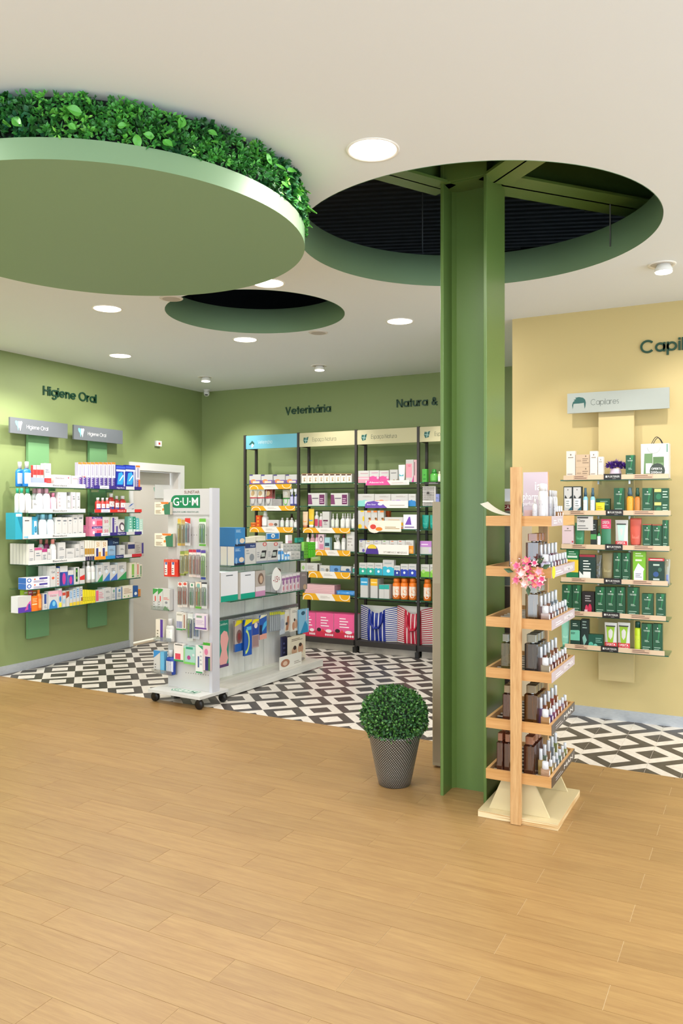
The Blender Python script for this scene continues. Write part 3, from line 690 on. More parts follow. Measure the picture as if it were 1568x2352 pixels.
NAMES = dict(carton=('carton', 'box'), card=('card', 'card'), bottle=('bottle', 'bottle'), pump=('pump_bottle', 'bottle'), dropper=('dropper_bottle', 'bottle'), can=('spray_can', 'spray can'), spray=('spray_bottle', 'bottle'),
             flask=('mouthwash_bottle', 'bottle'), tube=('cream_tube', 'tube'), jar=('jar', 'jar'), pouch=('pouch', 'pouch'), blister=('blister_pack', 'pack'), perfume=('perfume_bottle', 'perfume'), vial=('tester_bottle', 'perfume'), tray=('display_tray', 'tray'))
def make(kind, w, h, d, cols, prints, loc, rz, label, group):
    parts = geo(kind, w, h, d, tuple(cols), prints); nm, cat = NAMES[kind]
    if parts[0][0] == '*': root = put(nm, parts[0][1], None, loc, rz); parts = parts[1:]
    else: root = empty(nm, loc, rz)
    for n, me in parts: put(n, me, root)
    tag(root, label, cat, group); return root
AL = {'w': '#cfcdca', 'c': '#dccfbf', 'g': '#1f5238', 'k': '#22262a'}
def S(sh, kind, x0, x1, yt, desc, cols='w', prints=None, crop=None, off=.015, d=None, n=1, m=1, gap=.003, where=None, lift=0., hmul=1.):
    """stand a product on a shelf: x0..x1 and its top are read on the plane of its front"""
    cr = crop or sh.crop; cols = tuple(AL.get(c, c) for c in cols.split())
    X0, Y = px(cr, x0, yt); X1, _ = px(cr, x1, yt)
    u0, z0 = sh.pl.hit(X0, Y, off); u1, z1 = sh.pl.hit(X1, Y, off)
    w = max(u1 - u0 - .002, .006); h = max((z0 + z1) / 2 - sh.z - lift, .012) / m
    if prints is None and kind in ('carton', 'card', 'pouch'): prints = [('l', .15, .8, .62, .74, '#6a6f76', 2), ('l', .15, .85, .12, .3, '#8a8f94', 3)]
    if kind == 'carton' and h > w * 1.2 and prints is None: pass
    dd = d if d else {'carton': .05, 'card': .003, 'tube': min(w, .045), 'pouch': .028, 'blister': .018, 'bottle': min(w, .05)}.get(kind, w)
    sh.n += 1; first = None
    for a in range(m):
        for b in range(n):
            p = sh.pl.pt((u0 + u1) / 2, off + b * (dd + gap), sh.z + lift + .0006 + a * (h + .0005))
            lab = f"{desc}, {ORD[sh.n]} from left, {sh.ph}" if not where else f"{desc}, {where}"
            if b: lab += f", {ORD[b + 1]} row"
            if a: lab += ', upper' if m == 2 else f', {ORD[a + 1]} level'
            if len(lab.split()) > 16: print('LABEL LEN', lab)
            if first is None:
                first = make(kind, w, h, dd, cols, prints, p, sh.pl.th, lab, sh.gr)
            else:
                c = dup(first, p); c['label'] = lab
    return first
# ---- common prints
def band(c, z=.35, c2='#ffffff'): return [('r', 0, 1, 0, z, c), ('l', .15, .8, z * .3, z * .7, c2, 2), ('l', .15, .8, z + .15, z + .32, '#60656c', 2)]
def two(c1, c2): return [('r', 0, 1, 0, .45, c1), ('e', .25, .75, .2, .55, c2), ('l', .15, .8, .7, .82, '#555a60', 2)]
def stripe(c): return [('r', .08, .3, .05, .95, c), ('l', .4, .85, .65, .8, '#6a6f76', 2), ('l', .4, .85, .15, .3, '#8a8f94', 2)]
GREEN = [('g', .1, .9, .35, 1, '#2c7a4c', [(.45, 0), (.6, .1), (1, 1), (.55, 1), (.62, .6)]), ('e', .44, .56, .83, .88, '#e8efe6'), ('T', .22, .78, .74, .79, '#c8dacb', 'FURTERER'), ('l', .3, .7, .4, .46, '#b8cfbe', 2), ('l', .12, .88, .08, .24, '#9dbba6', 3)]
PINK9 = '#e06a9c'

# ---- wall fixtures
def lip(root, pl, u0, u1, z0, z1, m, texts=(), name='shelf_label_strip', back=-.002):
    l = MB().box(u0, u1, back - .002, back, z0, z1, m).build(name, root)
    if texts: print_mb(texts, u1 - u0, z1 - z0, lambda x, z, e: (u0 + x, back - .002 - e, z0 + z)).build('lettering', l)
    return l
def sign(root, u0, u1, b0, b1, z0, z1, m, prints, name='header_sign'):
    l = MB().box(u0, u1, b0, b1, z0, z1, m).build(name, root)
    print_mb(prints, u1 - u0, z1 - z0, lambda x, z, e: (u0 + x, b0 - e, z0 + z)).build('lettering', l); return l
def glass_shelf(root, u0, u1, b0, b1, z):
    g = MB().box(u0, u1, b0 + .001, b1, z - .008, z, G_SHELF).build('glass_shelf', root)
    MB().box(u0, u1, b0, b0 + .001, z - .008, z, G_EDGE).build('glass_edge', g)
    return g
TOOTH_L = [(.1, 1), (.35, .93), (.5, .97), (.5, .3), (.42, 0), (.3, .45), (.12, .6), (0, .85)]
TOOTH_R = [(.5, .97), (.65, .93), (.9, 1), (1, .85), (.88, .6), (.72, 0), (.6, .35), (.5, .3)]
def wall_unit(pl, label, sgn, plate_m, zs, u1, su, sb, pu, pb):
    root = empty('wall_shelf_unit', pl.o, pl.th); tag(root, label, 'shelving')
    MB().box(pu[0], pu[1], pb[0], pb[1], .29, 2.22, plate_m).build('back_panel', root)
    sign(root, su[0], su[1], sb, sb + .02, 2.18, 2.322, sgn[0], sgn[1])
    MB().box(pu[0] + .03, pu[1] - .03, sb + .02, pb[0], 2.2, 2.3, plate_m).build('sign_bracket', root)
    for z in zs: glass_shelf(root, 0, u1, 0, pb[0] - .001, z); 
    for z in zs:
        for u in (pu[0] + .01, pu[1] - .022): MB().prism([(u, pb[0] - .1), (u + .012, pb[0] - .1), (u + .012, pb[0]), (u, pb[0])], z - .03, z - .0085, M_CHROME).build('shelf_bracket', root)
    return root
U1 = Plane(-5.76, 5.0, 90); U2 = Plane(-5.76, 5.765, 90)
ZL = [1.697, 1.462, 1.229, .997, .777, .577]
M_PLATE = mat('#6b9868', .5)
def sgnL(): return (mat('#666b6f', .5), [('g', .08, .2, .18, .82, '#7ac4c8', TOOTH_L), ('g', .08, .2, .18, .82, '#f2f4f2', TOOTH_R), ('T', .27, .64, .38, .62, '#f6f6f4', 'Higiene Oral')])
u1r = wall_unit(U1, 'oral care wall unit of six glass shelves, farther from the white door', sgnL(), M_PLATE, ZL, .67, (-.055, .615), .17, (.21, .455), (.245, .275))
u2r = wall_unit(U2, 'oral care wall unit of six glass shelves, next to the white door', sgnL(), M_PLATE, ZL, .69, (-.07, .605), .17, (.212, .455), (.245, .275))
BX = [('T', .41, .66, .28, .72, '#4a4d50', 'Bexident')]
for z in ZL[:4]: lip(u1r, U1, -.005, .675, z, z + .037, M_WHITE, BX)
PUR, REDS = '#3c2f80', '#d8342f'
for k, (z, cc) in enumerate(((ZL[0], PUR), (ZL[1], REDS), (ZL[2], PUR), (ZL[3], '#2b2f6a'))):
    tx = [('r', 0, .13, 0, 1, cc), ('r', .13, .31, .1, .9, '#e9e6f2'), ('l', .16, .28, .4, .6, '#8a8aa8', 1), ('r', .31, .66, 0, 1, cc), ('T', .47, .63, .3, .68, '#e9e6f2', ('Elgydium', 'Eludril', 'Elgydium', 'Elgydium')[k]), ('r', .84, 1, 0, 1, ('#3c2f80', '#e23a36', '#3c2f80', '#c8313a')[k])]
    if k == 3: tx = [('r', 0, .22, 0, 1, '#f09a2c'), ('r', .22, .42, 0, 1, '#2a8fd0'), ('r', .42, .6, 0, 1, '#2b2f6a'), ('T', .44, .58, .3, .68, '#c9c8e6', 'Elgydium'), ('r', .78, 1, 0, 1, '#c8313a')]
    lip(u2r, U2, .03 if k else .01, .7, z, z + .032, M_WHITE, tx)

ph1 = ['top', 'second', 'third', 'fourth', 'fifth', 'bottom']
def shelves(pl, zs, unit, crops): return [Shelf(pl, z, f'{p} shelf, {unit}', f'goods on the {unit}', c) for z, p, c in zip(zs, ph1, crops)]
A = shelves(U1, ZL, 'left wall unit', ['K1', 'K1', 'K1', 'K2', 'K2', 'K2'])
s = A[0]
S(s, 'flask', 252, 335, 897, 'blue mouthwash bottle', '#1f78c8 w #e7eef2', n=2)
for x in (340, 378, 414): S(s, 'carton', x, x + 34, 935, 'red and white slim carton', 'w #d8443c', [('r', 0, 1, .55, .8, '#d03a38'), ('r', 0, 1, 0, .2, '#e9b9b0')], off=.05, d=.03)
S(s, 'tray', 340, 478, 1062, 'low lilac display tray', '#9aa6d8', d=.03)
S(s, 'carton', 456, 525, 915, 'tall white carton', 'w', off=.085, d=.05); S(s, 'carton', 484, 527, 1068, 'small red carton', '#d4433e')
S(s, 'carton', 555, 732, 1035, 'flat white toothpaste carton', 'w', [('T', .1, .6, .35, .62, '#7d6f78', 'Bexident'), ('e', .8, .88, .45, .7, '#d24a6a')], m=2, n=3, d=.035)
S(s, 'carton', 736, 842, 1046, 'flat white pink-lettered carton', 'w', [('l', .1, .7, .4, .65, '#c77f90', 2), ('e', .8, .9, .45, .7, '#d24a6a')], m=2, d=.035); S(s, 'carton', 846, 880, 1046, 'red-ended flat carton', '#d94a44', m=2, d=.08)
s = A[1]
S(s, 'bottle', 216, 268, 1172, 'white bottle, green cap', 'w #2fb08a', n=2); S(s, 'bottle', 270, 336, 1172, 'white bottle, green cap', 'w #2fb08a #eef6f0')
S(s, 'carton', 340, 386, 1292, 'short white carton', 'w'); S(s, 'bottle', 342, 388, 1178, 'grey bottle, pink cap', '#cfd4d6 #d9a3b4', off=.13)
S(s, 'bottle', 388, 456, 1172, 'white bottle, dusty pink cap', '#e9e9ee #dca7ba', n=2); S(s, 'bottle', 460, 532, 1172, 'white bottle, dusty pink cap', '#e9e9ee #dca7ba', n=2)
S(s, 'bottle', 536, 592, 1220, 'small pink bottle', '#f3bcd0 #d77f9e', n=2); S(s, 'carton', 596, 686, 1212, 'white carton, magenta base', 'w', [('r', 0, 1, 0, .16, '#d6307f'), ('l', .1, .3, .3, .9, '#b9a9b2', 4), ('r', .48, .52, .02, 1, '#d8d3d3')], n=2)
S(s, 'carton', 690, 726, 1250, 'small white carton', 'w', n=2); S(s, 'carton', 730, 778, 1212, 'white carton, grey lettering', 'w', stripe('#c9b4bf'), n=3); S(s, 'carton', 782, 825, 1214, 'white slim carton', 'w', stripe('#d8c9cf'), n=3)
s = A[2]
S(s, 'carton', 156, 230, 1425, 'teal counter display box', '#2fa0b8', [('r', .1, .9, .86, .96, '#e7f3f6'), ('g', 0, 1, .2, .85, '#1c7e98', [(.3, 1), (1, 1), (1, 0)])], d=.12); S(s, 'carton', 235, 328, 1466, 'white carton, pale blue side', 'w #cfe4ee', [('l', .2, .7, .8, .86, '#555', 1), ('r', .1, .9, .05, .12, '#7ec0dc')], n=3)
S(s, 'pouch', 334, 400, 1465, 'clear blue sachet', '#3e9cc0', [('r', .3, .7, .1, .8, '#e6f0f4'), ('l', .4, .6, .3, .6, '#3b6f88', 3)]); S(s, 'bottle', 415, 496, 1440, 'pale blue bottle', '#dfeef6 #8ed0ea', n=2); S(s, 'bottle', 500, 570, 1440, 'pale blue bottle', '#dfeef6 #8ed0ea', n=2)
for x0, x1, y in ((576, 636, 1470), (639, 696, 1472), (700, 744, 1470), (748, 800, 1445), (803, 858, 1440)): S(s, 'carton', x0, x1, y, 'white carton, grey lettering', 'w #e6e2de', [('l', .2, .8, .8, .88, '#6a6f76', 1), ('e', .42, .58, .66, .71, '#8aa0b0'), ('l', .2, .8, .1, .22, '#8a8f94', 2)], n=4)
s = A[3]
S(s, 'carton', 296, 352, 400, 'white slim carton', 'w #eae6e0', n=6, d=.038); S(s, 'carton', 356, 430, 440, 'white carton, pink top', 'w', [('r', 0, 1, .85, 1, '#c64f86'), ('l', .2, .8, .5, .7, '#7e8893', 2)], n=2)
S(s, 'carton', 432, 485, 450, 'white carton, magenta top', 'w', [('r', 0, 1, .78, 1, '#b03a78'), ('l', .2, .8, .3, .6, '#6d7781', 3)], n=2); S(s, 'carton', 488, 527, 452, 'white slim carton', 'w')
S(s, 'bottle', 410, 466, 350, 'white bottle, coral cap', '#e3e0e2 #e08a80', off=.1); S(s, 'bottle', 470, 526, 350, 'plum bottle, coral cap', '#b9578c #e08a80', off=.1); S(s, 'bottle', 530, 592, 350, 'white bottle, salmon cap', 'w #e58f84')
S(s, 'carton', 600, 674, 385, 'white carton, grey lettering', 'w', n=2); S(s, 'carton', 680, 768, 447, 'squat white carton', 'w', n=3); S(s, 'carton', 775, 820, 402, 'white slim carton', 'w #e3ded8', n=4); S(s, 'carton', 824, 868, 372, 'taller white slim carton', 'w #e3ded8', n=5)
s = A[4]
S(s, 'carton', 268, 512, 742, 'flat white and blue carton', '#eeeaf2 #3a6fc0', [('e', .03, .22, .15, .9, '#2d64b8'), ('e', .07, .18, .3, .75, '#e8edf5'), ('r', .55, .9, .55, .85, '#4a3f96'), ('l', .3, .9, .12, .4, '#8a84a8', 2), ('e', .32, .4, .55, .8, '#e07050')], m=2, d=.1)
S(s, 'carton', 516, 575, 628, 'white gel carton', 'w #e6e2dc', [('T', .2, .8, .66, .76, '#5b5f68', 'Gel'), ('e', .25, .75, .36, .48, '#e0603a')], n=3); S(s, 'carton', 580, 612, 650, 'slim white red-lettered carton', 'w', [('l', .3, .7, .1, .8, '#d0553e', 5)])
S(s, 'carton', 616, 696, 630, 'white and purple carton', 'w #2c4aa0', [('r', 0, 1, 0, .7, '#3453a8'), ('e', .3, .75, .05, .65, '#c33e8e'), ('r', 0, .3, 0, .7, '#2a3d88')]); S(s, 'carton', 700, 758, 672, 'small white and purple carton', 'w', [('r', 0, 1, 0, .68, '#3453a8'), ('e', .2, .75, .05, .6, '#c33e8e')])
S(s, 'carton', 762, 815, 640, 'white carton, green stripe', 'w', [('r', .3, .7, .15, .95, '#244f34'), ('e', .38, .62, .7, .85, '#79c143'), ('e', .38, .62, .3, .45, '#79c143')], n=2); S(s, 'carton', 820, 872, 655, 'white and red carton', 'w', [('g', 0, 1, .25, .6, '#d2302c', [(0, 0), (1, 0), (1, 1), (0, .6)])], n=2)
s = A[5]
for x, cc in ((245, '#a8c53c'), (290, '#e0587a'), (335, '#e2862e')): S(s, 'carton', x, x + 44, 872, 'bright small carton', cc, [('l', .1, .9, .5, .9, '#f6f1e0', 3)], off=.12)
S(s, 'carton', 185, 322, 937, 'white and violet carton', 'w #ecebf0', [('r', 0, 1, 0, .33, '#5b3aa8'), ('g', .5, 1, .1, .7, '#d04fa0', [(0, 0), (1, .2), (.9, 1), (.4, .6)]), ('e', .75, .95, .1, .5, '#3b49a8')], m=1, n=1, d=.09)
S(s, 'carton', 326, 395, 938, 'orange carton', '#ee7a24', [('r', .05, .95, .42, .5, '#ffd9a8'), ('l', .1, .9, .6, .85, '#f8c48a', 3), ('r', .8, 1, 0, 1, '#e26a1a')]); S(s, 'bottle', 392, 440, 868, 'orange bottle', '#f07a1c #f28b34 #f6a050')
S(s, 'carton', 442, 490, 910, 'white and navy carton', 'w', [('r', .25, .75, .35, .95, '#2e4a8c'), ('l', .2, .8, .1, .25, '#8790a0', 2)]); S(s, 'carton', 494, 602, 884, 'white, blue and pink carton', 'w', [('r', 0, 1, .8, 1, '#f2b8c6'), ('T', .2, .8, .68, .78, '#d0508a', 'Dento'), ('h', .1, .9, .0, .5, '#2c7fc4'), ('e', .4, .7, .12, .42, '#7cc6e6')])
S(s, 'carton', 602, 637, 858, 'slim pink and white carton', 'w', [('r', 0, 1, .6, .9, '#e3a0b8'), ('r', .1, .9, .02, .25, '#efe03a'), ('e', .2, .8, .3, .6, '#2e7fb8')]); S(s, 'carton', 641, 676, 885, 'white and red slim carton', 'w', [('r', 0, 1, .72, .9, '#cc4a3a'), ('e', .1, .9, .2, .5, '#9fc0d8')]); S(s, 'carton', 680, 712, 880, 'brown and white slim carton', 'w', [('g', 0, 1, .5, .95, '#a8482c', [(0, 0), (1, .3), (1, 1), (0, 1)])])
for x in (715, 750, 785): S(s, 'carton', x, x + 32, 876 - (x - 715) * .45, 'white and blue slim carton', 'w', [('r', .1, .9, .4, .95, '#b4cbe0'), ('l', .2, .8, .5, .9, '#5c86b4', 4), ('r', 0, 1, 0, .2, '#e8c83c')], n=2)
S(s, 'carton', 820, 850, 838, 'slim blue-lettered carton, brown base', 'w', [('l', .2, .8, .5, .9, '#4a60a0', 4), ('r', 0, 1, 0, .2, '#e8c83c'), ('r', .5, 1, .2, .4, '#8a4a2c')])

B = shelves(U2, ZL, 'door-side wall unit', ['K1', 'K1', 'K1', 'K2', 'K2', 'K2'])
s = B[0]
TBP = [('r', 0, 1, 0, .42, '#4a3a86'), ('r', 0, 1, .93, 1, '#ef7d2e'), ('r', .3, .7, .5, .9, '#a8a4b8'), ('l', .35, .65, .08, .4, '#b8a8d8', 5), ('r', .1, .24, .05, .9, '#e8e6ee')]
for k in range(9): S(s, 'carton', 803 + k * 43, 843 + k * 43, 906, 'orange-topped clear toothbrush pack', '#d9d6dc #b9b2c8', TBP, n=2, d=.02)
for x0, x1 in ((1194, 1290), (1292, 1390)): S(s, 'carton', x0, x1, 935, 'royal blue electric toothbrush pack', '#2334a0', [('r', 0, 1, .86, .95, '#3d59c8'), ('r', 0, 1, .74, .82, '#d8e2f4'), ('g', .1, .85, .2, .72, '#3aa4e0', [(0, 0), (.8, 0), (1, .6), (.7, 1), (.2, .9)]), ('g', .3, .8, .35, .6, '#e8f2f8', [(0, 0), (.2, 0), (1, .9), (.8, 1)]), ('r', .82, .93, .12, .75, '#f0f2f6')], d=.035)
S(s, 'carton', 1396, 1440, 938, 'orange and violet toothbrush pack', '#d9cfd8', TBP + [('r', .6, 1, .0, .42, '#e0703a')], d=.02)
s = B[1]
for k, (x0, x1, y) in enumerate(((1000, 1049, 1268), (1052, 1095, 1270), (1098, 1138, 1270), (1130, 1190, 1225), (1194, 1240, 1250), (1246, 1310, 1250))):
    S(s, 'bottle', x0, x1, y, 'red bottle, blue-white label', '#c33a34 #e9e7e6', [('r', 0, 1, .05, .3, '#3e4f9c'), ('r', .05, .95, .3, .58, '#f0ecea'), ('e', .3, .7, .36, .52, '#c8302c')], off=.015 if k < 3 else .05)
S(s, 'carton', 1312, 1386, 1322, 'white and blue swirl carton', 'w', [('g', .1, .9, .55, .95, '#2c5cae', [(0, 0), (.4, .3), (1, 1), (.5, .8)]), ('g', .1, .9, .05, .45, '#22304c', [(0, 0), (.5, .1), (1, .9), (.5, .7)])])
s = B[2]
for k in range(4): S(s, 'carton', 862 + k * 27, 886 + k * 27, 1552, 'plum slim carton', '#a8587c #9c4a70', [('l', .2, .8, .2, .8, '#d9a0b8', 4)], off=.1)
S(s, 'carton', 945, 1052, 1466, 'pink carton, violet brand band', '#e88aa8', [('r', 0, 1, .78, 1, '#4a3a8c'), ('T', .15, .85, .82, .94, '#f3e8f0', 'Elgydium'), ('r', .45, 1, .1, .6, '#e0506a'), ('e', .06, .28, .2, .55, '#f6e8ee')], m=2, n=2, d=.04)
S(s, 'carton', 1056, 1136, 1466, 'white carton, red figures', 'w', [('T', .2, .7, .35, .65, '#d0486a', '50'), ('r', .82, .94, .1, .9, '#b8c8a0')], m=2, d=.04); S(s, 'carton', 1140, 1216, 1466, 'white carton, violet stripe', 'w', [('r', .2, .45, .1, .95, '#4a3a8c'), ('r', .7, .95, 0, .5, '#5c4a98'), ('l', .5, .68, .6, .9, '#8a84a8', 3)])
S(s, 'pouch', 1220, 1292, 1490, 'white pouch, dark round mark', 'w', [('e', .1, .9, .25, .8, '#5c4a58'), ('e', .25, .8, .3, .65, '#e6e2e4')])
for x0, x1, y, c in ((1320, 1366, 1462, '#7fc4b0'), (1370, 1396, 1464, '#2f9a7c'), (1398, 1430, 1478, '#6cc0c4'), (1433, 1470, 1490, '#bfe0d0')): S(s, 'carton', x0, x1, y, 'mint green slim carton', c, [('r', 0, 1, 0, .3, '#e6f0ec'), ('l', .3, .7, .4, .9, '#e6f4ee', 4)])
s = B[3]
for k in range(4): S(s, 'carton', 872 + k * 25, 895 + k * 25, 365, 'gold and white slim carton', '#e9e0d0 #cbbf9f', [('r', 0, 1, .3, .6, '#b98a34'), ('r', 0, 1, 0, .2, '#3c3560')])
for x0 in (975, 1042): S(s, 'carton', x0, x0 + 65, 366, 'cream carton, gold figures', '#efe6d6', [('T', .25, .75, .68, .9, '#c99238', '50'), ('r', .2, .55, .05, .6, '#3c3a78'), ('r', .6, .95, .05, .4, '#e0a23c')])
S(s, 'carton', 1112, 1226, 338, 'navy carton', '#1f3458', [('T', .45, .9, .72, .82, '#a8c4dc', 'Dent'), ('r', .05, .4, .1, .9, '#2d4a74')], off=.06); S(s, 'carton', 1114, 1188, 420, 'light blue carton', '#8fb0cc', d=.04)
S(s, 'carton', 1230, 1286, 412, 'small white carton', 'w'); S(s, 'carton', 1316, 1386, 382, 'grey carton, navy label', '#c8c0b8 #a8a29c', [('r', 0, 1, .55, .85, '#34386c'), ('r', 0, .7, .05, .15, '#4a5a94')], n=2); S(s, 'carton', 1388, 1480, 385, 'grey carton, violet stripe', '#b8b0a8', [('r', .75, .95, .2, .95, '#4a3f86'), ('l', .1, .6, .3, .8, '#8f8880', 4)], n=2)
s = B[4]
for x0 in (903, 946): S(s, 'bottle', x0, x0 + 44, 580, 'white bottle, white cap', 'w w', [('r', .1, .9, .15, .5, '#e6efe6'), ('g', .1, .9, .08, .2, '#4a9a5c', [(0, 0), (1, 0), (1, 1), (.5, .4)])], n=2)
for x0, x1, y, c in ((1000, 1056, 616, '#3f9a56'), (1060, 1130, 590, '#3a76c0'), (1135, 1206, 616, '#4a6cc0'), (1210, 1300, 590, '#3a9a58')): S(s, 'carton', x0, x1, y, 'white carton, curved colour corner', 'w #dfe6ea', [('t', .0, 1, 0, .45, c, 1.0), ('l', .15, .7, .6, .8, '#6d7781', 3), ('e', .3, .7, .4, .62, '#d9e2ec')], n=2)
for x0, x1, y, c in ((1335, 1400, 592, '#8fbf5c'), (1404, 1432, 594, '#d26a5c'), (1436, 1462, 612, '#2f7a4c')): S(s, 'carton', x0, x1, y, 'cream carton, small coloured print', '#e6dcc8', [('r', .3, .7, .2, .9, c), ('e', .3, .7, .05, .17, '#4f9a4a')])
s = B[5]
for k in range(6): S(s, 'carton', 850 + k * 22, 871 + k * 22, 872 + k * 1, 'yellow slim carton', '#e8d82c #dcca20', [('l', .2, .8, .2, .5, '#8a8a30', 3)])
S(s, 'carton', 986, 1076, 872, 'pink and white carton', 'w', [('r', 0, .3, .1, .95, '#e2647c'), ('l', .35, .9, .3, .8, '#d98a9c', 4)]); S(s, 'carton', 1080, 1142, 848, 'white carton', 'w #dfe3e6', n=2)
for x0, x1, y, c in ((1146, 1196, 850, '#6c9c8c'), (1200, 1256, 846, '#5a8cb0')): S(s, 'carton', x0, x1, y, 'white carton, round badge', 'w', [('e', .3, .7, .6, .85, c), ('r', .85, 1, 0, 1, '#3f6fb0'), ('l', .15, .7, .2, .5, '#8a9aa0', 3)])
S(s, 'carton', 1262, 1366, 830, 'cream carton, green dots', '#ebe2cf', [('e', .1, .22, .1, .2, '#5ab04a'), ('e', .5, .62, .1, .2, '#5ab04a'), ('l', .1, .9, .4, .8, '#c8a890', 4)]); S(s, 'carton', 1370, 1420, 832, 'blue carton', '#2f5c9c', [('e', .2, .8, .15, .45, '#e6ecf2')]); S(s, 'carton', 1422, 1446, 866, 'small orange carton', '#e0862c')

# ================================================================ YELLOW WALL UNIT
YU = Plane(-1.22, 5.62, 0)
ZY = [1.70, 1.458, 1.225, .995, .765, .535]
HAIR = [(.0, .35), (.06, .6), (.2, .72), (.1, .78), (.3, .85), (.22, .95), (.5, 1), (.8, .92), (.95, .75), (1, .5), (.97, .2), (.92, 0), (.88, .3), (.86, .5), (.75, .48), (.5, .46), (.2, .46), (.1, .44), (.07, .2), (.04, 0)]
M_YPL = mat('#c9b480', .5)
yu = wall_unit(YU, 'hair care wall unit of six glass shelves on the yellow wall', (mat('#a3a8a0', .4), [('g', .05, .19, .2, .8, '#14514a', HAIR), ('T', .24, .52, .36, .64, '#5a635c', 'Capilares')]), M_YPL, ZY, .70, (.01, .688), .18, (.218, .456), (.222, .262))
M_LIP = mat('#d8bfa0', .5)
LP = [(75, 1390, 580, 797, 'Y1'), (20, 1415, 607, 822, 'Y1'), (50, 1400, 598, 815, 'Y1'), (45, 1380, 583, 800, 'Y2'), (30, 1355, 562, 778, 'Y2'), (92, 1338, 545, 760, 'Y2')]
for z, (a, b, c1, c2, cr) in zip(ZY, LP):
    ua = YU.hit(*px(cr, a, 0))[0]; ub = YU.hit(*px(cr, b, 0))[0]; uc = YU.hit(*px(cr, c1, 0))[0]; ud = YU.hit(*px(cr, c2, 0))[0]; w = ub - ua
    lip(yu, YU, ua, ub, z - .002, z + .03, M_LIP, [('r', .1, .24, 0, 1, '#cdae92'), ('l', .11, .23, .3, .8, '#6a4a40', 2), ('r', .68, .86, 0, 1, '#cdae92'), ('l', .69, .85, .3, .8, '#6a4a40', 2)])
    lip(yu, YU, uc, ud, z - .004, z + .036, mat('#211f20', .35), [('r', .1, .2, .35, .7, '#d8d6d0'), ('T', .24, .92, .36, .68, '#d8d6d0', 'FURTERER'), ('l', .5, .7, .14, .2, '#b0aeaa', 1)], name='brand_plate', back=-.006)
Cs = shelves(YU, ZY, 'yellow wall unit', ['Y1', 'Y1', 'Y1', 'Y2', 'Y2', 'Y2'])
CRM = [('e', .42, .58, .84, .9, '#7a6f66'), ('l', .2, .8, .76, .8, '#9a8f84', 1), ('l', .12, .88, .1, .22, '#b09f90', 2)]
s = Cs[0]
S(s, 'carton', 108, 222, 306, 'tall cream carton', '#e9ddd0', CRM)
S(s, 'carton', 224, 399, 350, 'beige kraft carton', '#cdb294', [('l', .5, .95, .3, .7, '#8f7862', 3), ('l', .1, .4, .45, .6, '#b79c80', 1), ('e', .7, .78, .8, .92, '#6d5a48')], m=2)
S(s, 'carton', 402, 501, 306, 'tall cream carton', '#e9ddd0', CRM); S(s, 'carton', 504, 573, 376, 'shorter cream carton', '#eadfd2', CRM)
s.n += 1
S(s, 'carton', 850, 966, 356, 'dark green carton', 'g', GREEN, off=.03)
s = Cs[1]
PX_ = [('e', .44, .56, .86, .9, '#444'), ('r', 0, .06, 0, 1, '#22302e'), ('r', .94, 1, 0, 1, '#22302e'), ('r', 0, 1, .97, 1, '#22302e'), ('t', .12, .42, .58, .7, '#22282a', .2), ('t', .62, .95, .58, .68, '#22282a', .9), ('r', .2, .85, .25, .55, '#e9ecea'), ('t', 0, 1, 0, .3, '#2f5f6c', 1.0), ('l', .3, .7, .3, .5, '#8a9496', 3)]
for x in (74, 188): S(s, 'carton', x, x + 112, 748, 'white carton, black frame', 'w #22302e', PX_)
for x in (311, 403): S(s, 'pump', x, x + 64, 766, 'light blue bottle, dark pump', '#8cc4dc #3b5c6e #e9f2f4')
S(s, 'carton', 478, 656, 900, 'wide dark green carton', 'g', [('l', .3, .9, .6, .85, '#9dc0a8', 3), ('e', .2, .45, .1, .5, '#c9d23a')], off=.05); S(s, 'pouch', 474, 590, 948, 'small yellow leaflet', '#ecd21e', [('l', .2, .8, .5, .7, '#b89a10', 2)], d=.012)
S(s, 'carton', 702, 834, 768, 'dark green carton', 'g', GREEN); S(s, 'pump', 853, 948, 762, 'orange oil bottle, grey cap', '#e89a1c #46626c #f0a838'); S(s, 'pump', 956, 1035, 766, 'amber bottle, green cap', '#c8742c #1c4a3a #d08a44')
S(s, 'carton', 1056, 1193, 768, 'dark green carton', 'g', GREEN)
S(s, 'carton', 1200, 1391, 772, 'green carton, yellow label', 'g', [('r', .05, .5, .72, .95, '#e2cf7a'), ('e', .15, .5, .15, .6, '#2f7a54'), ('l', .6, .95, .3, .8, '#b8d0bc', 3)], m=2)
s = Cs[2]
S(s, 'carton', 56, 200, 1238, 'lilac pink carton', '#dcc6cc', CRM + [('e', .85, 1, .25, .33, '#c2404c')]); S(s, 'tube', 208, 330, 1205, 'green tube', '#3c8a5c #1e5c40 #57a578')
S(s, 'card', 240, 446, 1106, 'white offer card', 'w', [('T', .03, .5, .55, .72, '#333', '1 Champo'), ('r', .03, .7, .78, .88, '#444'), ('l', .05, .7, .1, .35, '#888', 2)], off=.004, lift=.125)
S(s, 'carton', 410, 490, 1165, 'black and green carton', '#28302e', [('r', .02, .98, .32, .5, '#4d9a58'), ('l', .15, .85, .65, .85, '#9aa6a0', 3)]); S(s, 'dropper', 486, 542, 1240, 'green dropper bottle', '#2f7a48 #1e4a34')
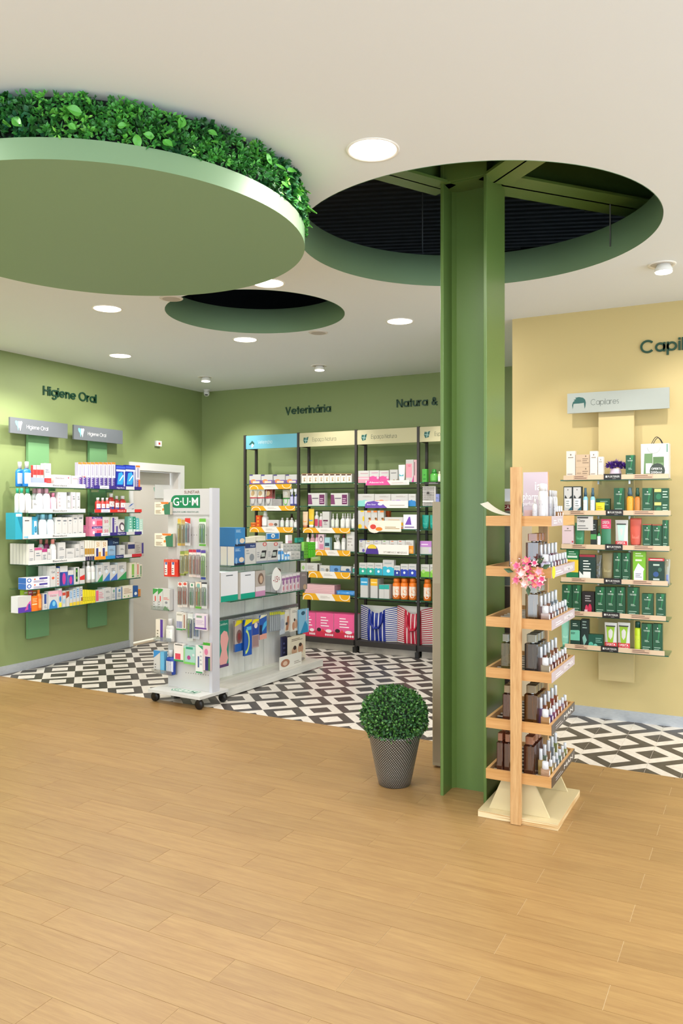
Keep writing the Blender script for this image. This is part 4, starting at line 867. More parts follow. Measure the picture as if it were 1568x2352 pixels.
S(s, 'pouch', 540, 668, 1158, 'green tube sachet, pink header', '#3e8060', [('r', 0, 1, .68, 1, '#d83a66'), ('T', .12, .85, .84, .94, '#f4e8ea', 'OFERTA'), ('l', .15, .8, .72, .8, '#f0c0cc', 2), ('r', 0, 1, 0, .1, '#c83c5c')]); S(s, 'pouch', 716, 882, 1168, 'white pouch, mint tube print', 'w', [('g', .15, .8, .3, .85, '#b8e0cf', [(0, 1), (1, 1), (.8, 0), (.2, 0)]), ('r', .1, .85, .84, .88, '#333'), ('r', 0, .95, .02, .28, '#d6333a'), ('T', .12, .8, .18, .26, '#fbeeee', 'OFERTA'), ('T', .12, .8, .07, .15, '#fbeeee', 'CHAMPO')])
S(s, 'tube', 898, 1046, 1146, 'coral red tube', '#cf5a48 #6e2c28 #d8705e'); S(s, 'carton', 1061, 1178, 1222, 'dark green carton, red top', 'g', GREEN + [('r', 0, 1, .97, 1, '#b8463c')]); S(s, 'carton', 1182, 1305, 1226, 'dark green carton, red top', 'g', GREEN + [('r', 0, 1, .97, 1, '#b8463c')]); S(s, 'carton', 1309, 1386, 1170, 'taller dark green carton', 'g', GREEN)
s = Cs[3]
S(s, 'carton', 108, 262, 0, 'green and yellow carton', '#1f7a4a', [('r', .1, .9, .72, .78, '#cfe0d0'), ('r', 0, 1, .28, .66, '#e8c83a'), ('l', .2, .8, .82, .92, '#bfe0c8', 2), ('r', 0, 1, .05, .12, '#8fc08a')])
S(s, 'carton', 270, 470, 78, 'black green carton, red top', '#1f3a36', [('r', 0, 1, .92, 1, '#a03040'), ('l', .25, .75, .45, .8, '#dfe6e0', 4), ('t', 0, .5, .1, .4, '#e6ece8', 0.), ('r', .25, .72, .12, .38, '#eef0ea'), ('e', .3, .8, .02, .12, '#7aa04a')]); S(s, 'pouch', 470, 556, 84, 'clear sachet', 'clear', [('l', .2, .8, .2, .7, '#8a8a88', 3)], off=.05)
S(s, 'tube', 548, 692, 52, 'glittery beige tube', '#8f8460 #4c4c34 #a0966e'); S(s, 'carton', 697, 799, 55, 'dark green carton', 'g', GREEN); S(s, 'carton', 803, 910, 57, 'dark green carton', 'g', GREEN)
S(s, 'carton', 940, 1102, 22, 'lime green carton', '#7ab52c', [('l', .2, .8, .82, .92, '#d8ecc0', 2), ('r', .2, .7, .68, .73, '#dceccb'), ('g', .1, .9, .38, .62, '#e9e6ee', [(0, 0), (.4, 1), (1, .3), (.9, 0)]), ('r', .08, .82, .08, .38, '#f2f2f4'), ('r', .08, .82, .02, .12, '#7d7cc0'), ('l', .2, .7, .2, .32, '#77788a', 3)])
S(s, 'carton', 1134, 1336, 124, 'dark carton, red offer top', '#1c3d33', [('r', 0, 1, .9, 1, '#cf3a40'), ('l', .1, .9, .93, .97, '#f2d8d8', 1), ('l', .3, .7, .72, .8, '#b8cabc', 1), ('e', .3, .65, .3, .5, '#34568c'), ('e', .6, .85, .5, .66, '#3f6a58'), ('l', .3, .7, .18, .26, '#c2cfc6', 1), ('r', 0, 1, 0, .1, '#5a5ea8')]); S(s, 'pouch', 1335, 1408, 135, 'clear sachet with blue vial', 'clear', [('r', .3, .7, .05, .4, '#8a9ad0')], off=.05)
s = Cs[4]
S(s, 'carton', 54, 180, 455, 'dark green carton', 'g', GREEN); S(s, 'carton', 183, 294, 458, 'dark green carton', 'g', GREEN)
S(s, 'carton', 304, 460, 540, 'black carton, pink bottles', '#201c1e', [('l', .25, .75, .6, .85, '#a8a4a4', 3), ('e', .25, .5, .05, .45, '#c83a5c'), ('e', .5, .8, .05, .5, '#c02a4c'), ('r', .2, .45, .03, .25, '#e8c6cf')])
for x0, x1, y in ((470, 598, 482), (600, 730, 484), (733, 846, 484), (872, 1018, 486), (1052, 1198, 566), (1228, 1350, 568)): S(s, 'carton', x0, x1, y, 'dark green carton', 'g', GREEN)
s = Cs[5]
S(s, 'tube', 40, 145, 905, 'mint tube', '#8ccbb4 #6cb8a0 #9ed6c2'); S(s, 'carton', 156, 286, 900, 'dark carton, mint patch', '#1c3d33', [('l', .25, .75, .8, .9, '#b8cabc', 2), ('g', .02, .95, .28, .66, '#6fc0a4', [(0, 0), (1, 0), (1, .9), (.9, 1), (0, .95)]), ('T', .1, .5, .5, .58, '#1c3d33', 'BODY'), ('l', .25, .7, .05, .15, '#9ab0a4', 1)]); S(s, 'carton', 290, 388, 888, 'black green carton', '#1b2e2c', [('l', .2, .8, .7, .95, '#8aa098', 3), ('g', .2, .8, .1, .5, '#7fb0a4', [(.3, 0), (.6, .2), (1, .5), (.5, 1), (0, .7)])])
S(s, 'carton', 385, 566, 1078, 'low teal green carton', '#145040', [('e', .0, .35, .1, .5, '#58b49c'), ('e', .35, .65, .05, .4, '#7cc8b4'), ('l', .5, .95, .5, .8, '#7fb0a0', 3)])
for x in (582, 746): S(s, 'pouch', x, x + 160, 930, 'white pouch, lime tube print', 'w', [('g', .14, .84, .28, .88, '#8fb82c', [(0, 1), (1, 1), (.8, 0), (.2, 0)]), ('r', .1, .88, .86, .9, '#3a3a34'), ('r', 0, 1, .03, .3, '#d6333a'), ('T', .1, .9, .19, .27, '#fbeeee', 'OFERTA'), ('T', .1, .9, .08, .16, '#fbeeee', 'CHAMPO')])
S(s, 'can', 955, 1042, 916, 'lime aerosol can, green cap', '#b8d020 #14463a #c6da3c'); S(s, 'carton', 1046, 1186, 942, 'dark green carton', 'g', GREEN); S(s, 'carton', 1190, 1312, 945, 'dark green carton', 'g', GREEN)
# paper gift bag on the top shelf
u0, zz = YU.hit(*px('Y1', 1040, 218), .03); u1, _ = YU.hit(*px('Y1', 1394, 218), .03); wb = u1 - u0; hb = zz - ZY[0]
gb = empty('paper_bag', YU.pt((u0 + u1) / 2, .03, ZY[0]), YU.th); tag(gb, 'white paper gift bag with black cord handles and round green offer badge', 'bag')
b_ = MB().box(-wb / 2, wb / 2, 0, .09, 0, .002, M_WHITE); b_.box(-wb / 2, wb / 2, 0, .0012, 0, hb, M_WHITE).box(-wb / 2, wb / 2, .089, .09, 0, hb, M_WHITE).box(-wb / 2, -wb / 2 + .001, 0, .09, 0, hb, M_WHITE).box(wb / 2 - .001, wb / 2, 0, .09, 0, hb, M_WHITE); b_.build('bag_body', gb)
print_mb([('g', .1, .42, .1, .72, '#6b8c5c', [(0, 0), (1, 0), (1, 1), (.1, 1)]), ('r', .18, .4, .15, .44, '#e3e8e2'), ('r', .44, .82, .12, .62, '#5c7c4c'), ('r', .5, .8, .28, .45, '#7c9a6c'), ('e', .32, .86, .0, .44, '#3c463c'), ('T', .38, .76, .25, .31, '#f4f4f0', 'OFERTA'), ('T', .36, .74, .15, .21, '#f4f4f0', '200ml'), ('a', .23, .7, .72, 1.08, '#9aa39a', (180, 360, .05)), ('r', .92, .95, .75, .98, '#3f8a6c')], wb, hb, lambda x, z, e: (x - wb / 2, -e, z)).build('printed_front', gb)
for q in (0, 1):
    MB().tube([(-wb * .2 + .01 + (wb * .42) * t / 8, .004 + q * .08, hb - .01 + .055 * sin(pi * t / 8)) for t in range(9)], .0025, M_BLACK, 6).build('handle', gb)
# vase with purple flowers
u0, _ = YU.hit(*px('Y1', 637, 520), .05); u1, _ = YU.hit(*px('Y1', 790, 520), .05); r_ = (u1 - u0) / 2
vs = empty('flower_vase', YU.pt((u0 + u1) / 2, .09, ZY[0]), YU.th); tag(vs, 'small pale pink ribbed vase holding purple artificial flowers', 'vase')
vm = MB(); n = 32; prf = [(.6, 0), (.92, .2), (1, .45), (.86, .8), (.78, 1)]; v = []
for r, z in prf:
    for i in range(n): a = 2 * pi * i / n; rr = r_ * r * (1 + .05 * cos(a * 8)); v.append((rr * cos(a), rr * sin(a), z * .075))
vm.add(v, [(j * n + i, j * n + (i + 1) % n, (j + 1) * n + (i + 1) % n, (j + 1) * n + i) for j in range(4) for i in range(n)] + [tuple(range(n))[::-1]], mat('#dcc6d6', .35), True); vm.build('vase', vs)
pm = [mat(c, .6) for c in ('#5a2f96', '#6f45b0', '#3d2070')]
for k, (fx, fz, fr) in enumerate(((-.035, .105, .034), (.0, .115, .036), (.036, .108, .033), (-.01, .095, .03), (.05, .092, .028))):
    fm = MB()
    for q in range(90):
        t = rnd.uniform(0, 2 * pi); ph = math.acos(rnd.uniform(-.5, 1)); d = Vector((sin(ph) * cos(t), sin(ph) * sin(t), cos(ph)))
        leaf(fm, d * .006, d, d.orthogonal().normalized(), fr * rnd.uniform(.7, 1.05), .008, rnd.choice(pm))
    fm.build('flower', vs, (fx, (k % 3 - 1) * .015, fz - .01))

# ================================================================ BACK WALL RACKS
GY, GB = 7.44, 7.66
GX = [-5.117 + .6985 * k for k in range(5)]
M_POST = mat('#2e2926', .5); M_PLINTH = noise_mat('plinth_silver', '#b9b0a4', '#a79e92', 12, .35, metal=.1)
LEAFI = [(.2, 0), (.75, .1), (1, 1), (.55, .85), (.1, .9), (0, .45)]
ZG = [[1.775, 1.53, 1.292, 1.05, .818, .585], [1.775, 1.53, 1.292, 1.05, .82, .586], [1.768, 1.525, 1.292, 1.045, .815, .576], [1.765, 1.525, 1.292, 1.045, .815, .576]]
racks = []
M_YS = mat('#e9a91c', .5)
RL = ['black rack bay with blue header, nearest the room corner', 'black rack bay with cream header, second from the corner', 'black rack bay with two striped bags on its base', 'black rack bay partly hidden behind the green column']
for k in range(4):
    x0, x1 = GX[k], GX[k + 1]
    rt = empty('display_rack', (x0, GY, 0)); tag(rt, RL[k], 'shelving'); racks.append(rt); wd = x1 - x0
    def rp(mb, n): return mb.build(n, rt)
    hm = mat('#6cb6ca', .45) if k == 0 else mat('#bfb891', .5)
    pr = [('g', .06, .17, .25, .62, '#1f5a50', [(0, .3), (.3, .6), (.6, 1), (1, .5), (.9, 0), (.6, .5), (.2, .1)]), ('g', .1, .16, .1, .4, '#eef4f2', [(.2, 0), (.6, .1), (1, .6), (.6, 1), (.2, .6)]), ('T', .24, .52, .36, .62, '#eef6f6', 'Veterinária')] if k == 0 else \
        [('g', .07, .17, .25, .72, '#1f5a50', LEAFI), ('g', .11, .13, .3, .7, '#a8c8c0', [(0, 0), (.5, 0), (1, 1), (.6, 1)]), ('g', .08, .16, .42, .5, '#a8c8c0', [(0, 1), (0, .6), (1, 0), (1, .4)]), ('T', .24, .67, .36, .64, '#55604c', 'Espaço Natura')]
    sign(rt, .014, wd - .014, .002, .02, 2.168, 2.318, hm, pr)
    rp(MB().box(-.013, .013, -.005, .02, .0, 2.325, M_POST), 'upright'); rp(MB().box(-.013, .013, GB - GY, GB - GY + .025, 0, 2.2, M_POST), 'upright')
    if k == 3: rp(MB().box(wd - .013, wd + .013, -.005, .02, 0, 2.325, M_POST), 'upright'); rp(MB().box(wd - .013, wd + .013, GB - GY, GB - GY + .025, 0, 2.2, M_POST), 'upright')
    rp(MB().box(-.006, .006, .021, GB - GY - .001, 2.17, 2.19, M_POST), 'top_arm')
    for z in ZG[k]:
        glass_shelf(rt, .016, wd - .016, .0, GB - GY + .02, z)
        rp(MB().box(.014, wd - .014, GB - GY + .0205, GB - GY + .0245, z - .06, z - .05, M_POST), 'rear_rail')
        for ux in (.016, wd - .028): rp(MB().box(ux, ux + .012, .003, .015, z - .016, z - .0085, M_CHROME), 'shelf_clip')
    rp(MB().box(.014, wd - .014, -.03, GB - GY + .16, .075, .128, M_POST), 'base_shelf')
    rp(MB().box(.03, wd - .03, .022, .034, .0, .074, M_PLINTH), 'plinth')
    rp(MB().box(-.025, .013, -.028, -.006, 0, .06, M_BLACK), 'foot')
WAVE = [('r', 0, .22, 0, 1, '#e9a91c'), ('r', .78, 1, 0, 1, '#e9a91c'), ('g', .18, .36, 0, 1, '#e9a91c', [(0, 0), (1, 0), (.5, 1), (0, 1)]), ('g', .62, .82, 0, 1, '#e9a91c', [(.4, 0), (1, 0), (1, 1), (0, 1)]), ('a', .0, .22, -.9, .85, '#f6ead0', (0, 180, .16)), ('a', .78, 1.0, .1, 1.7, '#f6ead0', (180, 360, .14)), ('l', .38, .58, .4, .7, '#cfc8c0', 2)]
def promo(k, cr, x0, x1, yt, yb, prints=None, name='promo_strip', m=None):
    pl = Plane(GX[k], GY, 0); a = pl.hit(*px(cr, x0, yt), -.006)[0]; b, zt = pl.hit(*px(cr, x1, yt), -.006); zb = pl.hit(*px(cr, x1, yb), -.006)[1]
    l = MB().box(a, b, -.008, -.006, zb, zt, m or mat('#efe9e2', .5)).build(name, racks[k]); print_mb(WAVE if prints is None else prints, b - a, zt - zb, lambda x, z, e: (a + x, -.008 - e, zb + z)).build('lettering', l)
for a in ((0, 'B1', 172, 676, 792, 852), (0, 'B1', 195, 720, 1055, 1113), (0, 'B1', 175, 695, 1312, 1378), (1, 'B1', 815, 1380, 1322, 1386), (1, 'B3', 272, 612, 105, 160), (1, 'B3', 205, 612, 318, 383), (1, 'B3', 150, 610, 540, 605)): promo(*a)
promo(2, 'B2', 375, 1000, 893, 962, [('g', 0, .58, 0, 1, '#e2529a', [(0, 0), (1, 0), (.85, 1), (.05, 1)]), ('T', .08, .42, .45, .8, '#f8e3ee', 'Absorvit'), ('l', .6, .95, .3, .6, '#c9b8b8', 2)])
promo(2, 'B2', 365, 985, 1192, 1296, [('g', 0, .52, 0, 1, '#6b4bb0', [(0, 0), (1, 0), (.75, .7), (.4, 1), (.1, .85), (0, .5)]), ('e', .3, .42, .35, .75, '#e9e6f4'), ('T', .05, .26, .4, .6, '#e6def4', 'Bem Estar'), ('l', .58, .92, .3, .45, '#b8b0a8', 1)])
promo(2, 'B2', 425, 885, 1480, 1640, [('e', -.05, .38, -.15, .85, '#f0e2d4'), ('e', .03, .22, .2, .65, '#d9423a'), ('e', .2, .42, .05, .4, '#e8862c'), ('l', .5, .95, .25, .45, '#b09060', 2)], m=mat('#f4ead8', .5))
promo(2, 'B3', 760, 1180, 50, 148, [('h', 0, .31, .0, 1.0, '#4a2f8c'), ('h', .05, .26, .55, .98, '#e6c83a'), ('r', .31, 1, 0, .45, '#f1ece4'), ('T', .42, .96, .12, .32, '#9a928a', 'VITAMINAS E MINERAIS')])
promo(3, 'B2', 1215, 1440, 918, 955, [('l', .3, .9, .3, .7, '#c8c4c0', 2)], m=M_BLACK)
RG = []
for k, nm in enumerate(('rack under blue header', 'second rack bay', 'third rack bay', 'fourth rack bay')):
    RG.append([Shelf(Plane(GX[k], GY, 0), z, f'{p} shelf, {nm}', f'goods on the {nm}', 'B1' if k < 2 else 'B2') for z, p in zip(ZG[k] + [.128], ph1[:5] + ['sixth', 'base'])])
s = RG[0][0]
for k, x in enumerate((170, 312, 460, 605)): S(s, 'carton', x, x + 137, 680, 'white pet carton, violet base', 'w', [('r', 0, 1, 0, .4, '#7a5aa8'), ('e', .1, .6, .05, .5, '#e8935c'), ('r', .3, .9, .08, .3, '#f3dccb'), ('r', 0, .3, .88, 1, '#4b3a86')], n=2)
s = RG[0][1]
for x, c in ((160, '#e5d9c2'), (250, '#e9e2d2'), (346, '#8a3c2c')): S(s, 'pouch', x, x + 90, 855, 'pet food bag, grey shield', 'w', [('r', 0, 1, .5, 1, c), ('e', .25, .75, .6, .9, '#c8a878'), ('r', 0, 1, .45, .52, '#b83848'), ('h', .1, .9, .42, -.0 + .05, '#8e8a88')], d=.05, n=2)
S(s, 'carton', 487, 553, 915, 'dark green carton', '#34562c', off=.1); S(s, 'carton', 450, 552, 975, 'grey tin-like carton', '#a8a4a2', m=2); S(s, 'pouch', 556, 648, 860, 'pet food bag, green base', 'w', [('r', 0, 1, .5, 1, '#b8b0a0'), ('h', .15, .85, .42, .05, '#6cc038'), ('r', 0, 1, .42, .5, '#3a7a3a')], d=.05)
for x in (650, 698): S(s, 'spray', x, x + 44, 850, 'blue and white spray bottle', '#5a5aa4 #eef0f4 #c8c8e6')
s = RG[0][2]
S(s, 'jar', 166, 243, 1256, 'orange round tub', '#e2702a #e88838'); S(s, 'carton', 247, 301, 1170, 'red-orange carton', '#d8521c', [('e', .3, .7, .7, .85, '#f0a030'), ('e', .3, .7, .4, .6, '#f0a030'), ('e', .3, .7, .1, .3, '#f0a030')]); S(s, 'pump', 304, 376, 1118, 'white pump bottle', 'w w'); S(s, 'carton', 386, 520, 1225, 'white carton, salmon mark', 'w', [('e', .1, .55, .2, .6, '#e0937c'), ('e', .6, .9, .2, .6, '#6a5c54')])
for x in (530, 590, 645): S(s, 'bottle', x, x + 46, 1200, 'white supplement bottle', 'w w #dfe6dc')
S(s, 'bottle', 694, 740, 1224, 'short white bottle', 'w w'); S(s, 'bottle', 640, 688, 1150, 'dark brown bottle', '#4a342a #3a2820', off=.1)
s = RG[1][0]
for k in range(9): S(s, 'carton', 795 + k * 67.3, 860 + k * 67.3, 670, 'cream carton, brown top', '#efe6dc', [('r', .1, .9, .8, .95, '#5a4034'), ('r', 0, 1, .96, 1, '#c88c5c'), ('t', .4, .75, .2, .5, '#a08058', .3), ('e', .35, .8, .45, .6, '#c8b090')], n=2)
s = RG[1][1]
for x in (874, 1146): S(s, 'carton', x, x + 206, 903, 'white carton, purple panels', 'w', [('g', .0, .25, .12, .88, '#7a3a68', [(0, 0), (1, 0), (.75, 1), (0, 1)]), ('r', .66, .96, .12, .88, '#6c2c5c'), ('l', .24, .6, .55, .65, '#77707a', 1), ('l', .7, .92, .25, .6, '#d8b8d0', 3)])
s = RG[1][2]
S(s, 'tube', 797, 862, 1125, 'beige and orange tube', '#e6c8a8 #c8805c #e8a04c'); S(s, 'tube', 868, 936, 1090, 'yellow, blue and red tube', '#e8c030 #e9e6e0 #5a94c0'); S(s, 'bottle', 942, 991, 1125, 'white bottle, crimson label', 'w #e9e6e2 #c23c5c'); S(s, 'bottle', 998, 1041, 1145, 'small white bottle, crimson mark', 'w #e9e6e2 #d46080')
S(s, 'carton', 1045, 1130, 1124, 'white carton, plum stripe', 'w', [('r', .1, .8, .4, .5, '#6a3450'), ('l', .2, .7, .2, .35, '#9a8a94', 2)])
for x in (1142, 1190): S(s, 'dropper', x, x + 44, 1148, 'white bottle, white dropper', 'w w #e4ecdf')
for x in (1252, 1312, 1384): S(s, 'dropper', x, x + 54, 1146, 'clear white dropper bottle', '#e3e2de w #efeee9', n=2)
s = RG[1][3]
for x0, x1, y, c in ((845, 882, 1392, '#e8e4e0 #c0a8a8'), (886, 946, 1394, '#c898a0 #d8b8c0'), (950, 992, 1392, '#e2b8c8 #c87898')): S(s, 'bottle', x0, x1, y, 'rosy skincare bottle', c)
S(s, 'carton', 994, 1066, 1395, 'pink patterned carton', '#e8c8d4', [('e', .2, .8, .5, .9, '#6a5a68'), ('e', .3, .7, .55, .8, '#e8d0d8'), ('r', .2, .9, .1, .4, '#d88aa8')]); S(s, 'carton', 1070, 1136, 1435, 'pale blue and salmon carton', '#a8d0d8', [('r', .1, .9, .35, .6, '#2f4a60'), ('r', 0, 1, 0, .25, '#e0b09c')]); S(s, 'spray', 1165, 1256, 1404, 'white trigger spray bottle', 'w w'); S(s, 'bottle', 1264, 1317, 1400, 'white bottle, brown cap', 'w #6a3038'); S(s, 'pouch', 1326, 1432, 1368, 'white foil pouch', '#dcd8d4', [('l', .2, .8, .3, .7, '#b0a8a4', 3)])
s = RG[1][4]; s.crop = 'B3'
S(s, 'carton', 130, 178, 226, 'white and green carton', 'w', [('e', .2, .8, .2, .7, '#9ac07a')]); S(s, 'carton', 180, 312, 228, 'wide white carton', 'w', [('l', .1, .6, .3, .7, '#9a9288', 3), ('r', .85, .98, .1, .9, '#3a3430')])
S(s, 'carton', 315, 410, 250, 'white carton, grey tree', 'w', [('e', .6, .9, .1, .6, '#7a7468'), ('l', .1, .5, .3, .6, '#8aa0b8', 2)]); S(s, 'carton', 413, 515, 253, 'blue photo carton', '#6a9cd0', [('e', .4, .8, .2, .7, '#365c88')]); S(s, 'carton', 518, 616, 260, 'white and blue carton', 'w', [('r', 0, 1, 0, .35, '#4a7cb8'), ('e', .5, .9, .3, .7, '#3c5c88')]); S(s, 'dropper', 628, 656, 236, 'small white and teal bottle', 'w w #4aa898')
s = RG[1][5]; s.crop = 'B3'
S(s, 'carton', 166, 458, 440, 'flat pink carton in pile', '#e8bcc0 #dc9aa2', [('r', 0, 1, 0, .12, '#c88890')], m=6, d=.14); S(s, 'pouch', 462, 655, 500, 'flat blue sachet', '#3f8cd0', [('l', .1, .9, .3, .7, '#a8d0f0', 2)], d=.05, n=2)
s = RG[1][6]; s.crop = 'B3'
PK = [('r', 0, 1, 0, .26, '#cf2c4c'), ('T', .3, .75, .72, .82, '#fbe6ee', 'NINA'), ('T', .2, .8, .57, .67, '#fbe6ee', 'SUMMER'), ('T', .25, .75, .4, .5, '#fbe6ee', 'CRUSH'), ('e', .05, .3, .22, .38, '#2c1c20'), ('e', .55, .9, .2, .34, '#f0e6e6'), ('t', .3, .5, .24, .36, '#e04a3c'), ('e', .52, .62, .06, .16, '#f4d8de'), ('e', .64, .74, .06, .16, '#f4d8de'), ('e', .76, .86, .06, .16, '#f4d8de'), ('e', .88, .98, .06, .16, '#f4d8de')]
PK = [p for p in PK if p[0] != 'T'] + [('l', .28, .75, .45, .85, '#fbe6ee', 4)]
for x0, x1, y in ((148, 273, 708), (276, 449, 714), (452, 650, 726)): S(s, 'carton', x0, x1, y, 'hot pink cardboard box', '#ec5c94 #d8ccd0', PK, d=.16)
s = RG[2][0]
S(s, 'carton', 264, 425, 760, 'white and soft pink carton', 'w', [('r', 0, 1, 0, .5, '#ee9fb0'), ('r', 0, 1, .3, .42, '#f6c8d0'), ('l', .2, .9, .75, .82, '#c89aa4', 1)])
for x in (428, 569): S(s, 'carton', x, x + 138, 757, 'white carton, magenta base', 'w', [('r', 0, 1, 0, .5, '#e2529a'), ('e', .1, .6, .35, .55, '#e2529a'), ('e', .75, 1, .3, .5, '#f2c0d8'), ('l', .2, .9, .78, .84, '#d08ab0', 1)])
S(s, 'carton', 720, 832, 745, 'white carton, brown leaf edge', 'w', [('g', 0, 1, 0, .3, '#9a7a50', [(0, .6), (.3, .3), (.5, .8), (.8, .5), (1, 1), (1, 0), (0, 0)]), ('l', .15, .85, .72, .78, '#555', 1)]); S(s, 'tube', 832, 932, 673, 'white and turquoise tube', '#eef0f0 #e8eeee #38b0c4')
S(s, 'carton', 950, 1064, 600, 'tall white and pink carton', 'w', [('r', 0, .8, .2, .82, '#f2a0b0'), ('T', .3, .6, .68, .78, '#d84a74', '10'), ('g', .5, 1, .0, .3, '#d8409a', [(.5, 0), (1, 0), (1, 1)])]); S(s, 'carton', 1068, 1110, 602, 'tall slim pink photo carton', '#e8b8c0', [('r', .1, .4, .3, .9, '#8a6a6c')])
s = RG[2][1]
for x0, x1, c in ((260, 498, '#8fd6cf'), (502, 732, '#ee7a38'), (736, 985, '#b490d0'), (988, 1096, '#2f86cc')): S(s, 'carton', x0, x1, 1095, 'white carton, ' + {'#8fd6cf': 'mint', '#ee7a38': 'orange', '#b490d0': 'lilac', '#2f86cc': 'blue'}[c] + ' cloud base', 'w', [('r', 0, 1, 0, .38, c), ('e', .0, .3, .28, .48, c), ('e', .25, .6, .3, .52, c), ('e', .55, .95, .25, .46, c), ('l', .3, .85, .75, .84, '#b8aca8', 2)])
s = RG[2][2]
S(s, 'carton', 262, 356, 1335, 'white and yellow carton', 'w', [('e', .7, 1.0, .4, .7, '#f0cc2c'), ('e', 0, .6, .0, .25, '#f0cc2c'), ('r', .4, .9, .92, 1, '#f0cc2c')])
for x in (358, 449, 545): S(s, 'carton', x, x + 90, 1335, 'white carton, orange corners', 'w', [('g', .6, 1, .3, .62, '#ee8a2c', [(0, .3), (1, 0), (1, 1)]), ('r', .4, 1, .9, 1, '#f08a3c'), ('e', .6, .95, .5, .62, '#7a5a30'), ('g', 0, .5, 0, .2, '#ee8a2c', [(0, 0), (1, 0), (0, 1)])])
S(s, 'carton', 640, 712, 1340, 'deep orange carton', '#e0602c', off=.12); S(s, 'carton', 645, 912, 1430, 'wide white and yellow carton', 'w', [('r', 0, 1, .28, .55, '#f0b820'), ('e', .4, .8, .3, .6, '#f6d860'), ('l', .2, .8, .75, .82, '#e0b890', 1), ('e', .75, 1, 0, .2, '#ee8a3c')])
S(s, 'card', 915, 1112, 1393, 'triangular white and violet stand card', '#efeaf2', [('t', .02, .95, .15, .98, '#f4f0f6', .5), ('g', .12, .6, .3, .85, '#7648b4', [(0, 0), (1, 0), (.8, 1), (.6, 1)]), ('l', .1, .8, .1, .2, '#8a7aa4', 1)])
s = RG[2][3]; s.crop = 'B3'
for x0, x1, c in ((695, 758, '#6a5cb0'), (760, 838, '#d8b03c'), (840, 915, '#9a8ac0'), (917, 990, '#6aa84c'), (992, 1070, '#e8824c'), (1072, 1144, '#d06a5c'), (1146, 1226, '#f0982c')): S(s, 'carton', x0, x1, 6, 'white carton, coloured corner fruit', 'w', [('e', .5, .9, .02, .3, c), ('r', .2, .5, .9, .96, c), ('l', .12, .6, .45, .75, '#a8988c', 3)] if x1 < 1200 else [('r', 0, 1, 0, .6, '#f09a2c'), ('e', .4, .9, .05, .35, '#f6c070'), ('l', .1, .8, .7, .85, '#a8988c', 2)])
S(s, 'carton', 700, 745, -6, 'dark blue lidded box', '#3a3a94', off=.1)
s = RG[2][4]; s.crop = 'B3'
for x0, x1, y, c in ((697, 770, 224, '#2fae98'), (772, 846, 224, '#2fae98'), (848, 924, 225, '#2fa8c0'), (927, 1036, 196, '#38b8d4'), (1038, 1095, 252, '#2a3f9a'), (1100, 1174, 236, '#2a44b4'), (1176, 1253, 236, '#2a44b4')): S(s, 'carton', x0, x1, y, 'white carton, ' + ('teal' if c < '#2fb' and c != '#2a3f9a' and c != '#2a44b4' and c != '#2fa8c0' else 'blue') + ' wavy base', 'w', [('r', 0, 1, 0, .5, c), ('e', 0, .4, .42, .58, c), ('e', .4, .9, .4, .56, c), ('e', .35, .65, .18, .4, '#e6f2f2'), ('l', .15, .8, .75, .85, '#a8b0b0', 1)])
s = RG[2][5]; s.crop = 'B3'
S(s, 'carton', 709, 782, 370, 'tall white carton, blue top', 'w', [('r', 0, 1, .62, 1, '#3aa0d0'), ('l', .1, .9, .75, .82, '#d8eef6', 1)], n=2); S(s, 'carton', 806, 876, 380, 'tall white carton, yellow top', 'w', [('r', 0, 1, .64, 1, '#f0b82c'), ('l', .1, .9, .78, .84, '#f8e6b0', 1)], n=3)
for x in (890, 940): S(s, 'carton', x, x + 50, 438, 'white carton, teal top', 'w', [('r', 0, 1, .68, 1, '#2fb0a4')], n=2)
SUN = [('r', 0, 1, .06, .2, '#f08a3c'), ('r', 0, 1, .2, .62, '#f4e6d6'), ('e', .5, .95, .3, .5, '#ee8a2c'), ('e', .3, .8, .1, .32, '#fbf4ea'), ('l', .2, .8, .5, .6, '#c8a080', 2)]
for x in (1011, 1088, 1171): S(s, 'can', x, x + 72, 378, 'orange and white sunscreen bottle', '#ee7c24 #ee7c24', SUN, n=2)
